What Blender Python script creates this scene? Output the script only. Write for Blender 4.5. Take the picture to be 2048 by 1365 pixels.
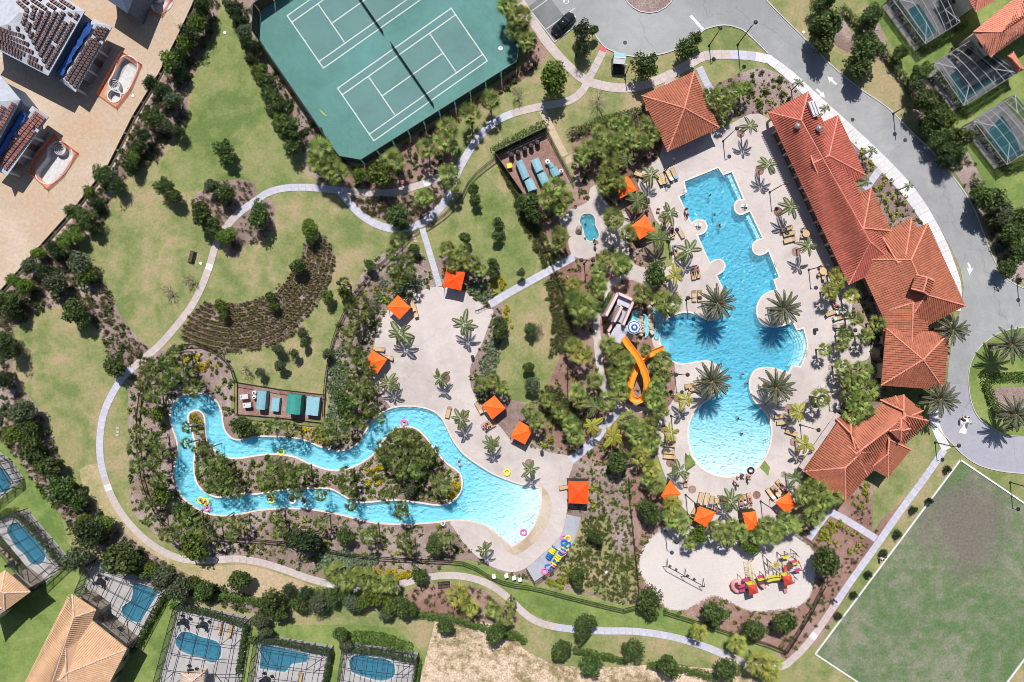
import bpy, bmesh, math, random
from mathutils import Vector, Matrix, Quaternion
from mathutils.geometry import delaunay_2d_cdt
random.seed(7)
R = math.radians
for o in list(bpy.data.objects): bpy.data.objects.remove(o)
SC = bpy.context.scene
COL = SC.collection

# ---------------------------------------------------------------- camera, sky, sun, exposure
CAM_H = 118.0          # metres above the ground
S = 0.0855             # metres on the ground per photo pixel
cam = bpy.data.cameras.new('camera'); co = bpy.data.objects.new('camera', cam); COL.objects.link(co)
co.location = (0, 0, CAM_H); cam.sensor_width = 36; cam.lens = 36 * CAM_H / (2048 * S)
cam.clip_start = 1; cam.clip_end = 6000
SC.camera = co
SUN_EL = R(57); SHX, SHY = 0.10, -1.0
W = bpy.data.worlds.new('World'); SC.world = W; W.use_nodes = True
nt = W.node_tree; nt.nodes.clear()
sky = nt.nodes.new('ShaderNodeTexSky'); sky.sky_type = 'NISHITA'; sky.sun_disc = False
sky.sun_elevation = SUN_EL; sky.sun_rotation = math.atan2(-SHX, -SHY)
bg = nt.nodes.new('ShaderNodeBackground'); bg.inputs[1].default_value = 0.072
wo = nt.nodes.new('ShaderNodeOutputWorld')
nt.links.new(sky.outputs[0], bg.inputs[0]); nt.links.new(bg.outputs[0], wo.inputs[0])
sl = bpy.data.lights.new('sun', 'SUN'); sl.energy = 4.9; sl.angle = R(0.53); sl.color = (1.0, 0.96, 0.90)
so = bpy.data.objects.new('sun', sl); COL.objects.link(so)
sd = Vector((SHX, SHY, -math.hypot(SHX, SHY) * math.tan(SUN_EL)))
so.rotation_euler = sd.to_track_quat('-Z', 'Y').to_euler()
SC.view_settings.view_transform = 'Standard'; SC.view_settings.look = 'None'
SC.view_settings.exposure = 0.16; SC.view_settings.gamma = 1.0; SC.view_settings.use_curve_mapping = False
SC.render.engine = 'CYCLES'
SC.cycles.transparent_max_bounces = 24
SC.cycles.max_bounces = 6
SC.cycles.filter_width = 0.9

# ---------------------------------------------------------------- helpers
def G(x, y, h=0.0):
    """map point of the site plan; h = height of the surveyed point above ground"""
    k = 1 - h / CAM_H
    return Vector(((x - 1024) * S * k, (682.5 - y) * S * k))
def G3(x, y, h=0.0, z=None):
    p = G(x, y, h); return Vector((p.x, p.y, h if z is None else z))

def me(name, vs, fs, mats=None, idx=None, smooth=False):
    m = bpy.data.meshes.new(name); m.from_pydata([tuple(v) for v in vs], [], fs)
    if mats is not None:
        for k in (mats if isinstance(mats, (list, tuple)) else [mats]): m.materials.append(k)
    if idx: m.polygons.foreach_set('material_index', idx)
    if smooth: m.polygons.foreach_set('use_smooth', [True] * len(m.polygons))
    m.update(); return m
def ob(name, mesh, parent=None, loc=None, rz=0, sc=None):
    o = bpy.data.objects.new(name, mesh); COL.objects.link(o)
    if parent is not None: o.parent = parent
    if loc is not None: o.location = loc
    if rz: o.rotation_euler = (0, 0, rz)
    if sc is not None: o.scale = sc if hasattr(sc, '__len__') else (sc, sc, sc)
    return o
def empty(name, loc=(0, 0, 0), rz=0, sc=None):
    return ob(name, None, None, loc, rz, sc)
def tag(o, label=None, cat=None, group=None, kind=None):
    if label: o['label'] = label
    if cat: o['category'] = cat
    if group: o['group'] = group
    if kind: o['kind'] = kind
    return o
REG = []
def reg(o, phrase, cat, x, y, group):
    REG.append((o, phrase, x, y)); o['category'] = cat; o['group'] = group; return o
def copy_tree(o, parent=None):
    c = o.copy(); COL.objects.link(c); c.parent = parent
    for ch in o.children: copy_tree(ch, c)
    return c

class MB:
    """collects plain shapes into one mesh"""
    def __init__(s): s.v = []; s.f = []; s.m = []
    def add(s, vs, fs, mi=0):
        b = len(s.v); s.v += [tuple(v) for v in vs]; s.f += [tuple(i + b for i in f) for f in fs]; s.m += [mi] * len(fs); return s
    def box(s, cx, cy, cz, sx, sy, sz, rz=0, mi=0, M=None):
        c, n = math.cos(rz), math.sin(rz); vs = []
        for dz in (-.5, .5):
            for dx, dy in ((-.5, -.5), (.5, -.5), (.5, .5), (-.5, .5)):
                a, b = dx * sx, dy * sy; p = Vector((a * c - b * n, a * n + b * c, dz * sz))
                if M: p = M @ p
                vs.append(p + Vector((cx, cy, cz)))
        return s.add(vs, [(3, 2, 1, 0), (4, 5, 6, 7), (0, 1, 5, 4), (1, 2, 6, 5), (2, 3, 7, 6), (3, 0, 4, 7)], mi)
    def bar(s, a, b, w, d=None, mi=0):
        a = Vector(a); b = Vector(b); d = d or w; ax = (b - a); L = ax.length
        if L < 1e-6: return s
        ax /= L; up = Vector((0, 0, 1)) if abs(ax.z) < .95 else Vector((1, 0, 0))
        u = ax.cross(up).normalized(); v = u.cross(ax)
        vs = []
        for p in (a, b):
            for i, j in ((-1, -1), (1, -1), (1, 1), (-1, 1)): vs.append(p + u * i * w / 2 + v * j * d / 2)
        return s.add(vs, [(0, 1, 2, 3), (7, 6, 5, 4), (0, 4, 5, 1), (1, 5, 6, 2), (2, 6, 7, 3), (3, 7, 4, 0)], mi)
    def tube(s, pts, rads, n=6, mi=0, cap=True):
        pts = [Vector(p) for p in pts]; rings = []
        for i, p in enumerate(pts):
            t = (pts[min(i + 1, len(pts) - 1)] - pts[max(i - 1, 0)]).normalized()
            up = Vector((0, 0, 1)) if abs(t.z) < .9 else Vector((1, 0, 0))
            u = t.cross(up).normalized(); v = u.cross(t); r = rads[i] if hasattr(rads, '__len__') else rads
            rings.append([p + (u * math.cos(2 * math.pi * k / n) + v * math.sin(2 * math.pi * k / n)) * r for k in range(n)])
        vs = [q for r_ in rings for q in r_]; fs = []
        for i in range(len(pts) - 1):
            for k in range(n):
                a = i * n + k; b = i * n + (k + 1) % n; fs.append((a, b, b + n, a + n))
        if cap: fs.append(tuple(range(n - 1, -1, -1))); fs.append(tuple(range((len(pts) - 1) * n, len(pts) * n)))
        return s.add(vs, fs, mi)
    def lathe(s, c, prof, n=12, mi=0):
        c = Vector(c); vs = []; fs = []
        for r, z in prof:
            for k in range(n): vs.append(c + Vector((r * math.cos(2 * math.pi * k / n), r * math.sin(2 * math.pi * k / n), z)))
        for i in range(len(prof) - 1):
            for k in range(n):
                a = i * n + k; b = i * n + (k + 1) % n; fs.append((a, b, b + n, a + n))
        return s.add(vs, fs, mi)
    def torus(s, c, R_, r, n=16, m=8, M=None, mi=0):
        vs = []; fs = []; c = Vector(c)
        for i in range(n):
            for j in range(m):
                a = 2 * math.pi * i / n; b = 2 * math.pi * j / m
                p = Vector(((R_ + r * math.cos(b)) * math.cos(a), (R_ + r * math.cos(b)) * math.sin(a), r * math.sin(b)))
                if M: p = M @ p
                vs.append(p + c)
                i2 = (i + 1) % n; j2 = (j + 1) % m; fs.append((i * m + j, i2 * m + j, i2 * m + j2, i * m + j2))
        return s.add(vs, fs, mi)
    def mesh(s, name, mats, smooth=False):
        return me(name, s.v, s.f, mats, s.m, smooth)
    def obj(s, name, mats, parent=None, smooth=False, loc=None, rz=0):
        return ob(name, s.mesh(name, mats, smooth), parent, loc, rz)

def smooth_ring(pts, closed=True, sub=4):
    """Catmull-Rom through the points; a point with a third value is a sharp corner"""
    n = len(pts)
    P = [Vector((p[0], p[1])) for p in pts]; sh = [len(p) > 2 for p in pts]
    out = []
    rng = range(n) if closed else range(n - 1)
    for i in rng:
        p1 = P[i]; p2 = P[(i + 1) % n]
        p0 = p1 if (sh[i] or (not closed and i == 0)) else P[(i - 1) % n]
        p3 = p2 if (sh[(i + 1) % n] or (not closed and i == n - 2)) else P[(i + 2) % n]
        if sh[i] and sh[(i + 1) % n]: out.append(p1); continue
        for k in range(sub):
            t = k / sub
            out.append(0.5 * ((2 * p1) + (p2 - p0) * t + (2 * p0 - 5 * p1 + 4 * p2 - p3) * t * t + (3 * p1 - p0 - 3 * p2 + p3) * t ** 3))
    if not closed: out.append(P[-1])
    return [(p.x, p.y) for p in out]
def inside(p, ring):
    x, y = p[0], p[1]; c = False; n = len(ring); j = n - 1
    for i in range(n):
        xi, yi = ring[i]; xj, yj = ring[j]
        if (yi > y) != (yj > y) and x < (xj - xi) * (y - yi) / (yj - yi) + xi: c = not c
        j = i
    return c
def bbox(r): return (min(p[0] for p in r), min(p[1] for p in r), max(p[0] for p in r), max(p[1] for p in r))
def over(a, b): return not (a[2] < b[0] or b[2] < a[0] or a[3] < b[1] or b[3] < a[1])
def area(r): return .5 * sum(r[i][0] * r[(i + 1) % len(r)][1] - r[(i + 1) % len(r)][0] * r[i][1] for i in range(len(r)))
HOLES = []      # (ring, [island rings]) in photo px
def tri(outer, holes, grid=0):
    """triangulate outer minus holes (px), holes = list of (ring, islands)"""
    pts = []; edges = []
    def addring(r):
        b = len(pts); n = len(r)
        pts.extend(Vector((p[0], p[1])) for p in r); edges.extend((b + i, b + (i + 1) % n) for i in range(n))
    addring(outer); bo = bbox(outer); hs = []
    for ring, isl in holes:
        bh = bbox(ring)
        if over(bo, bh):
            hs.append((ring, isl, bh)); addring(ring)
            for k in isl: addring(k)
    if grid:
        x = bo[0] + grid / 2
        while x < bo[2]:
            y = bo[1] + grid / 2
            while y < bo[3]:
                if inside((x, y), outer): pts.append(Vector((x, y)))
                y += grid
            x += grid
    v, e, f, *_ = delaunay_2d_cdt(pts, edges, [], 0, 1e-4)
    keep = []
    for t in f:
        cx = sum(v[i][0] for i in t) / len(t); cy = sum(v[i][1] for i in t) / len(t)
        if not inside((cx, cy), outer): continue
        bad = False
        for ring, isl, b in hs:
            if b[0] <= cx <= b[2] and b[1] <= cy <= b[3] and inside((cx, cy), ring) and not any(inside((cx, cy), k) for k in isl): bad = True; break
        if not bad: keep.append(tuple(t))
    return v, keep
def sheet(name, ring, z, mat, holes=None, grid=0, zf=None, parent=None):
    v, f = tri(ring, HOLES if holes is None else holes, grid)
    vs = []
    for p in v:
        q = G(p[0], p[1]); vs.append((q.x, q.y, z if zf is None else zf(p[0], p[1])))
    f2 = []
    for t in f:
        a, b, c = (Vector(vs[i]) for i in t[:3])
        f2.append(t if (b - a).cross(c - a).z > 0 else tuple(reversed(t)))
    return ob(name, me(name, vs, f2, mat), parent)
def offs(ring, d, closed=True):
    """offset ring outward (d in px), ring in px"""
    n = len(ring); sg = 1 if area(ring) > 0 else -1; out = []
    if not closed: sg = 1
    for i in range(n):
        a = Vector(ring[(i - 1) % n] if closed or i > 0 else ring[i]); b = Vector(ring[i]); c = Vector(ring[(i + 1) % n] if closed or i < n - 1 else ring[i])
        t1 = (b - a); t2 = (c - b)
        t1 = t1.normalized() if t1.length > 1e-6 else Vector((0, 0)); t2 = t2.normalized() if t2.length > 1e-6 else Vector((0, 0))
        n1 = Vector((t1.y, -t1.x)); n2 = Vector((t2.y, -t2.x)); m = n1 + n2
        if m.length < 1e-6: m = n1 if n1.length else n2
        m.normalize(); k = max(.5, m.dot(n1 if n1.length else n2))
        out.append(tuple(b + m * sg * d / k))
    return out
def ribbon(name, ringA, ringB, z0, z1, mat, closed=True, parent=None):
    """raised band between two rings: top at z1, sides to z0"""
    n = len(ringA); vs = []
    for r, z in ((ringA, z0), (ringA, z1), (ringB, z1), (ringB, z0)):
        for p in r:
            q = G(*p); vs.append((q.x, q.y, z))
    fs = []
    for k in range(3):
        for i in range(n if closed else n - 1):
            j = (i + 1) % n; fs.append((k * n + i, k * n + j, (k + 1) * n + j, (k + 1) * n + i))
    m = me(name, vs, fs, mat); bm = bmesh.new(); bm.from_mesh(m); bmesh.ops.recalc_face_normals(bm, faces=bm.faces); bm.to_mesh(m); bm.free()
    return ob(name, m, parent)

# ---------------------------------------------------------------- materials
def node_mat(name):
    m = bpy.data.materials.new(name); m.use_nodes = True
    b = m.node_tree.nodes['Principled BSDF']; b.inputs['Specular IOR Level'].default_value = 0.3
    return m, m.node_tree, b
def plain(name, col, rough=.7, metal=0, jitter=0.06, scale=2.0, bump=0, isl=0, obr=0, trans=0):
    """procedural: noise mottling, optional variation per mesh island or per object"""
    m, t, b = node_mat(name); N = t.nodes.new; L = t.links.new
    b.inputs['Roughness'].default_value = rough; b.inputs['Metallic'].default_value = metal
    tc = N('ShaderNodeTexCoord'); no = N('ShaderNodeTexNoise'); no.inputs['Scale'].default_value = scale; no.inputs['Detail'].default_value = 4
    L(tc.outputs['Object'], no.inputs['Vector'])
    mr = N('ShaderNodeMapRange'); mr.inputs[1].default_value = .3; mr.inputs[2].default_value = .7
    mr.inputs[3].default_value = 1 - jitter; mr.inputs[4].default_value = 1 + jitter; L(no.outputs['Fac'], mr.inputs[0])
    last = mr.outputs[0]
    def mulby(src, amt):
        nonlocal last
        r2 = N('ShaderNodeMapRange'); r2.inputs[3].default_value = 1 - amt; r2.inputs[4].default_value = 1 + amt; L(src, r2.inputs[0])
        mm = N('ShaderNodeMath'); mm.operation = 'MULTIPLY'; L(last, mm.inputs[0]); L(r2.outputs[0], mm.inputs[1]); last = mm.outputs[0]
    if isl: ge = N('ShaderNodeNewGeometry'); mulby(ge.outputs['Random Per Island'], isl)
    if obr: oi = N('ShaderNodeObjectInfo'); mulby(oi.outputs['Random'], obr)
    vm = N('ShaderNodeVectorMath'); vm.operation = 'SCALE'; vm.inputs[0].default_value = col[:3]; L(last, vm.inputs['Scale'])
    L(vm.outputs[0], b.inputs['Base Color'])
    if bump:
        bp = N('ShaderNodeBump'); bp.inputs['Strength'].default_value = bump; bp.inputs['Distance'].default_value = .05
        L(no.outputs['Fac'], bp.inputs['Height']); L(bp.outputs[0], b.inputs['Normal'])
    if trans:
        tr = N('ShaderNodeBsdfTranslucent'); L(vm.outputs[0], tr.inputs[0]); mx = N('ShaderNodeMixShader'); mx.inputs[0].default_value = trans
        out = t.nodes['Material Output']; L(b.outputs[0], mx.inputs[1]); L(tr.outputs[0], mx.inputs[2]); L(mx.outputs[0], out.inputs[0])
    return m
def ground(name, cols, big=.06, mid=.5, fine=5, rough=.95, bump=.4, fine_amt=.35, mid_amt=.3, patch=None, stain=None, cracks=0, tracks=0):
    """layered noise: cols = 3 colours blended by broad noise, mottled by mid and fine noise"""
    m, t, b = node_mat(name); N = t.nodes.new; L = t.links.new
    b.inputs['Roughness'].default_value = rough; b.inputs['Specular IOR Level'].default_value = .12
    ge = N('ShaderNodeNewGeometry'); pos = ge.outputs['Position']
    def noise(s, d=3, ro=.55, dist=0):
        n = N('ShaderNodeTexNoise'); n.inputs['Scale'].default_value = s; n.inputs['Detail'].default_value = d; n.inputs['Roughness'].default_value = ro
        n.inputs['Distortion'].default_value = dist; L(pos, n.inputs['Vector']); return n.outputs['Fac']
    cr = N('ShaderNodeValToRGB'); e = cr.color_ramp.elements; e[0].position = .36; e[1].position = .64
    e[0].color = (*cols[0], 1); e[1].color = (*cols[-1], 1)
    if len(cols) > 2: x = cr.color_ramp.elements.new(.5); x.color = (*cols[1], 1)
    a = noise(big, 5, .6, .6); b2 = noise(mid, 4, .6)
    ad = N('ShaderNodeMath'); ad.operation = 'MULTIPLY_ADD'; L(b2, ad.inputs[0]); ad.inputs[1].default_value = mid_amt; L(a, ad.inputs[2])
    sb = N('ShaderNodeMath'); sb.operation = 'SUBTRACT'; L(ad.outputs[0], sb.inputs[0]); sb.inputs[1].default_value = mid_amt / 2; L(sb.outputs[0], cr.inputs[0])
    f = noise(fine, 3, .7); mr = N('ShaderNodeMapRange'); mr.inputs[1].default_value = .3; mr.inputs[2].default_value = .7
    mr.inputs[3].default_value = 1 - fine_amt; mr.inputs[4].default_value = 1 + fine_amt; L(f, mr.inputs[0])
    col = cr.outputs[0]
    if stain:
        (sx, sy, sr, sc_) = stain
        q = G(sx, sy); vd = N('ShaderNodeVectorMath'); vd.operation = 'DISTANCE'; vd.inputs[1].default_value = (q.x, q.y, 0); L(pos, vd.inputs[0])
        dn = N('ShaderNodeMath'); dn.operation = 'MULTIPLY_ADD'; L(noise(.12, 5, .7, 1), dn.inputs[0]); dn.inputs[1].default_value = -sr * 2.2; L(vd.outputs['Value'], dn.inputs[2])
        rg = N('ShaderNodeMapRange'); rg.inputs[1].default_value = -sr * .6; rg.inputs[2].default_value = sr * .15; rg.inputs[3].default_value = .85; rg.inputs[4].default_value = 0; L(dn.outputs[0], rg.inputs[0])
        mc = N('ShaderNodeMix'); mc.data_type = 'RGBA'; L(rg.outputs[0], mc.inputs[0]); L(col, mc.inputs[6]); mc.inputs[7].default_value = (*sc_, 1); col = mc.outputs[2]
    sc = mr.outputs[0]
    if cracks:      # sealed cracks and broad wheel-worn streaks
        wn = N('ShaderNodeTexNoise'); wn.inputs['Scale'].default_value = .5; wn.inputs['Detail'].default_value = 4; L(pos, wn.inputs['Vector'])
        w2 = N('ShaderNodeVectorMath'); w2.operation = 'MULTIPLY_ADD'; L(wn.outputs['Color'], w2.inputs[0]); w2.inputs[1].default_value = (3, 3, 0); L(pos, w2.inputs[2])
        vo = N('ShaderNodeTexVoronoi'); vo.feature = 'DISTANCE_TO_EDGE'; vo.inputs['Scale'].default_value = .055; L(w2.outputs[0], vo.inputs['Vector'])
        cm = N('ShaderNodeMapRange'); cm.inputs[1].default_value = 0; cm.inputs[2].default_value = .006; cm.inputs[3].default_value = 1 - cracks; cm.inputs[4].default_value = 1; L(vo.outputs['Distance'], cm.inputs[0])
        c2 = N('ShaderNodeMath'); c2.operation = 'MULTIPLY'; L(sc, c2.inputs[0]); L(cm.outputs[0], c2.inputs[1])
        sm = N('ShaderNodeMapRange'); sm.inputs[1].default_value = .35; sm.inputs[2].default_value = .7; sm.inputs[3].default_value = 1.0; sm.inputs[4].default_value = .88; L(noise(.16, 5, .7, 2.5), sm.inputs[0])
        c3 = N('ShaderNodeMath'); c3.operation = 'MULTIPLY'; L(c2.outputs[0], c3.inputs[0]); L(sm.outputs[0], c3.inputs[1]); sc = c3.outputs[0]
    if tracks:      # wheel ruts: bands bent by noise, only in patches
        wa = N('ShaderNodeTexWave'); wa.inputs['Scale'].default_value = .55; wa.inputs['Distortion'].default_value = 40; wa.inputs['Detail'].default_value = 2; wa.inputs['Detail Scale'].default_value = .25; L(pos, wa.inputs['Vector'])
        mk = N('ShaderNodeMapRange'); mk.inputs[1].default_value = .48; mk.inputs[2].default_value = .6; L(noise(.07, 2), mk.inputs[0])
        wr = N('ShaderNodeMapRange'); wr.inputs[1].default_value = .75; wr.inputs[2].default_value = 1; wr.inputs[3].default_value = 0; wr.inputs[4].default_value = tracks; L(wa.outputs['Fac'], wr.inputs[0])
        m3 = N('ShaderNodeMath'); m3.operation = 'MULTIPLY'; L(mk.outputs[0], m3.inputs[0]); L(wr.outputs[0], m3.inputs[1]); m4 = N('ShaderNodeMath'); m4.operation = 'SUBTRACT'; m4.inputs[0].default_value = 1; L(m3.outputs[0], m4.inputs[1])
        m5 = N('ShaderNodeMath'); m5.operation = 'MULTIPLY'; L(sc, m5.inputs[0]); L(m4.outputs[0], m5.inputs[1]); sc = m5.outputs[0]
    vm = N('ShaderNodeVectorMath'); vm.operation = 'SCALE'; L(col, vm.inputs[0]); L(sc, vm.inputs['Scale']); L(vm.outputs[0], b.inputs['Base Color'])
    if bump:
        bp = N('ShaderNodeBump'); bp.inputs['Strength'].default_value = bump; bp.inputs['Distance'].default_value = .08; L(f, bp.inputs['Height']); L(bp.outputs[0], b.inputs['Normal'])
    return m
def leafmat(name, col, col2, isl=.35, obr=.2, trans=.25):
    m, t, b = node_mat(name); N = t.nodes.new; L = t.links.new
    b.inputs['Roughness'].default_value = .55; b.inputs['Specular IOR Level'].default_value = .35
    ge = N('ShaderNodeNewGeometry'); oi = N('ShaderNodeObjectInfo')
    mx = N('ShaderNodeMix'); mx.data_type = 'RGBA'; mx.inputs[6].default_value = (*col, 1); mx.inputs[7].default_value = (*col2, 1)
    L(ge.outputs['Random Per Island'], mx.inputs[0])
    a = N('ShaderNodeMapRange'); a.inputs[3].default_value = 1 - obr; a.inputs[4].default_value = 1 + obr; L(oi.outputs['Random'], a.inputs[0])
    hs = N('ShaderNodeHueSaturation'); L(mx.outputs[2], hs.inputs['Color']); L(a.outputs[0], hs.inputs['Value'])
    h2 = N('ShaderNodeMapRange'); h2.inputs[3].default_value = .485; h2.inputs[4].default_value = .515; L(oi.outputs['Random'], h2.inputs[0]); L(h2.outputs[0], hs.inputs['Hue'])
    L(hs.outputs[0], b.inputs['Base Color'])
    tr = N('ShaderNodeBsdfTranslucent'); L(hs.outputs[0], tr.inputs[0]); ms = N('ShaderNodeMixShader'); ms.inputs[0].default_value = trans
    out = t.nodes['Material Output']; L(b.outputs[0], ms.inputs[1]); L(tr.outputs[0], ms.inputs[2]); L(ms.outputs[0], out.inputs[0])
    return m
def screenmat(name, col, alpha):
    m, t, b = node_mat(name); N = t.nodes.new; L = t.links.new
    b.inputs['Base Color'].default_value = (*col, 1); b.inputs['Roughness'].default_value = .8
    tr = N('ShaderNodeBsdfTransparent'); ms = N('ShaderNodeMixShader'); ms.inputs[0].default_value = alpha
    L(tr.outputs[0], ms.inputs[1]); L(b.outputs[0], ms.inputs[2]); L(ms.outputs[0], t.nodes['Material Output'].inputs[0]); return m
def watermat(name, absorb, scale=1.0, bump=.5, scat=(.16, .55, .66), amt=.30):
    m, t, b = node_mat(name); N = t.nodes.new; L = t.links.new; t.nodes.remove(b); out = t.nodes['Material Output']
    ge = N('ShaderNodeNewGeometry')
    n1 = N('ShaderNodeTexNoise'); n1.inputs['Scale'].default_value = .9 * scale; n1.inputs['Detail'].default_value = 3; n1.inputs['Distortion'].default_value = 1.4
    n0 = N('ShaderNodeTexNoise'); n0.inputs['Scale'].default_value = .22 * scale; n0.inputs['Detail'].default_value = 2
    n2 = N('ShaderNodeTexVoronoi'); n2.feature = 'SMOOTH_F1'; n2.inputs['Scale'].default_value = 1.55 * scale; n2.inputs['Smoothness'].default_value = .35
    L(ge.outputs['Position'], n1.inputs['Vector']); L(ge.outputs['Position'], n0.inputs['Vector'])
    mv = N('ShaderNodeVectorMath'); mv.operation = 'ADD'; L(ge.outputs['Position'], mv.inputs[0]); L(n1.outputs['Color'], mv.inputs[1]); L(mv.outputs[0], n2.inputs['Vector'])
    a1 = N('ShaderNodeMath'); a1.operation = 'MULTIPLY_ADD'; L(n1.outputs['Fac'], a1.inputs[0]); a1.inputs[1].default_value = .6; L(n2.outputs['Distance'], a1.inputs[2])
    k = N('ShaderNodeMapRange'); k.inputs[1].default_value = .35; k.inputs[2].default_value = .65; k.inputs[3].default_value = .8; k.inputs[4].default_value = 1.0; L(n0.outputs['Fac'], k.inputs[0])
    bs = N('ShaderNodeMath'); bs.operation = 'MULTIPLY'; L(k.outputs[0], bs.inputs[0]); bs.inputs[1].default_value = bump
    bp = N('ShaderNodeBump'); bp.inputs['Distance'].default_value = .42; L(bs.outputs[0], bp.inputs['Strength']); L(a1.outputs[0], bp.inputs['Height'])
    tr = N('ShaderNodeBsdfTransparent'); gl = N('ShaderNodeBsdfGlossy'); gl.inputs['Roughness'].default_value = .16; L(bp.outputs[0], gl.inputs['Normal'])
    df = N('ShaderNodeBsdfDiffuse'); df.inputs[0].default_value = (*scat, 1); L(bp.outputs[0], df.inputs['Normal'])
    m1 = N('ShaderNodeMixShader'); m1.inputs[0].default_value = amt; L(tr.outputs[0], m1.inputs[1]); L(df.outputs[0], m1.inputs[2])
    fr = N('ShaderNodeFresnel'); fr.inputs[0].default_value = 1.33; L(bp.outputs[0], fr.inputs['Normal'])
    ms = N('ShaderNodeMixShader'); L(fr.outputs[0], ms.inputs[0]); L(m1.outputs[0], ms.inputs[1]); L(gl.outputs[0], ms.inputs[2]); L(ms.outputs[0], out.inputs[0])
    va = N('ShaderNodeVolumeAbsorption'); va.inputs['Density'].default_value = 1.0; va.inputs['Color'].default_value = (*absorb, 1)
    L(va.outputs[0], out.inputs['Volume']); return m

M = {}
M['grass'] = ground('lawn_grass', [(.33, .265, .155), (.235, .24, .105), (.15, .19, .065)], big=.09, mid=.42, fine=2.2, fine_amt=.16, mid_amt=.55, bump=.7)
M['grass_mid'] = ground('upper_lawn_grass', [(.25, .245, .11), (.185, .22, .08), (.12, .17, .052)], big=.09, mid=.42, fine=2.2, fine_amt=.16, mid_amt=.55, bump=.7)
M['grass_green'] = ground('green_lawn_grass', [(.225, .265, .09), (.165, .225, .065), (.115, .175, .048)], big=.09, mid=.42, fine=2.2, fine_amt=.16, mid_amt=.55, bump=.7)
M['grass_dry'] = ground('dry_lawn_grass', [(.43, .33, .22), (.39, .31, .19), (.30, .28, .14)], big=.09, mid=.42, fine=2.2, fine_amt=.20, mid_amt=.8, bump=.7)
M['field'] = ground('field_grass', [(.095, .155, .065), (.140, .175, .10), (.20, .205, .145)], big=.05, mid=.5, fine=2.5, fine_amt=.22, mid_amt=.8, stain=(1930, 1050, 8, (.15, .13, .115)))
M['mulch'] = ground('bark_mulch', [(.205, .145, .13), (.27, .20, .18), (.35, .275, .265)], big=.12, mid=1.2, fine=7, fine_amt=.55, bump=1.0)
M['mulch_red'] = ground('red_brown_mulch', [(.215, .12, .098), (.28, .17, .145), (.335, .225, .20)], big=.12, mid=1.2, fine=7, fine_amt=.45, bump=1.0)
M['dirt'] = ground('sandy_building_dirt', [(.46, .325, .22), (.45, .35, .265), (.50, .40, .32)], big=.05, mid=.3, fine=1.6, fine_amt=.10, bump=.8, tracks=.07)
M['dry'] = ground('bare_dry_soil', [(.24, .19, .10), (.44, .34, .24), (.58, .44, .33)], big=.12, mid=.9, fine=2.8, fine_amt=.42, mid_amt=.9, bump=1.0)
M['sand'] = ground('playground_sand', [(.50, .46, .445), (.54, .49, .475), (.56, .51, .49)], big=.1, mid=.8, fine=4, fine_amt=.08, bump=.5)
M['deck'] = ground('pool_deck_concrete', [(.455, .40, .385), (.52, .46, .445), (.56, .50, .48)], big=.08, mid=.5, fine=3, fine_amt=.05, bump=.15, rough=.85, cracks=.12)
M['deck_tan'] = ground('wet_sandy_deck', [(.38, .28, .19), (.46, .37, .28), (.51, .44, .38)], big=.15, mid=.6, fine=3, fine_amt=.1, bump=.15)
M['pad'] = ground('grey_concrete_pad', [(.30, .31, .36), (.35, .36, .41), (.38, .38, .42)], big=.15, mid=.8, fine=3, fine_amt=.08, bump=.15)
M['lanai'] = ground('patio_pavers', [(.42, .40, .40), (.47, .45, .45), (.50, .48, .48)], big=.2, mid=.8, fine=4, fine_amt=.08, bump=.15)
M['asphalt'] = ground('grey_asphalt', [(.27, .275, .285), (.305, .31, .32), (.345, .35, .355)], big=.06, mid=.4, fine=6, fine_amt=.08, bump=.3, rough=.9, cracks=.16)
M['asphalt_lilac'] = ground('bluish_paving', [(.31, .305, .355), (.34, .335, .39), (.365, .36, .405)], big=.06, mid=.4, fine=6, fine_amt=.08, bump=.3, rough=.9, cracks=.16)
M['asphalt_dark'] = ground('dark_asphalt', [(.10, .105, .11), (.16, .165, .17), (.20, .205, .21)], big=.1, mid=.4, fine=6, fine_amt=.1, bump=.3)
M['court'] = ground('court_green', [(.088, .205, .19), (.10, .23, .215), (.11, .255, .24)], big=.07, mid=.35, fine=3, fine_amt=.04, bump=.1, rough=.8, cracks=.10)
M['court_in'] = ground('court_inner', [(.10, .195, .19), (.112, .215, .21), (.118, .228, .222)], big=.07, mid=.35, fine=3, fine_amt=.04, bump=.1, rough=.8)
for k, c in dict(slab_pink=(.46, .395, .385), slab_lilac=(.45, .44, .52), slab_white=(.58, .57, .58), slab_tan=(.46, .36, .26), curb=(.50, .49, .50), coping=(.62, .54, .49), white=(.80, .80, .80), plaster=(.70, .78, .80), cream=(.62, .55, .45), stucco=(.36, .30, .24), pinkwall=(.62, .45, .45), grey=(.30, .30, .32), lightgrey=(.5, .5, .52), rock=(.34, .26, .22), rock_pale=(.52, .42, .34)).items():  # stucco tone darkened to stand in for patio shade on the house walls
    M[k] = plain(k, c, rough=.85, jitter=.1, scale=1.5, bump=.15, obr=.06)
for k, c in dict(black=(.015, .015, .018), dark=(.04, .035, .033), brown=(.10, .065, .045), silt=(.018, .018, .02)).items(): M[k] = plain(k, c, rough=.6, jitter=.1)
M['court_line'] = plain('court_line', (.80, .80, .78), jitter=.04)
M['road_paint'] = plain('road_paint', (.62, .62, .62), jitter=.2, scale=4)
M['yellow_paint'] = plain('yellow_paint', (.75, .38, .03), jitter=.1); M['red_paint'] = plain('red_paint', (.52, .10, .11), jitter=.1)
M['canopy'] = plain('orange_canvas', (.90, .135, .018), rough=.75, jitter=.04, obr=.04); M['canopy_dark'] = plain('red_orange_canvas', (.85, .075, .008), rough=.75, jitter=.04)
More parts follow.
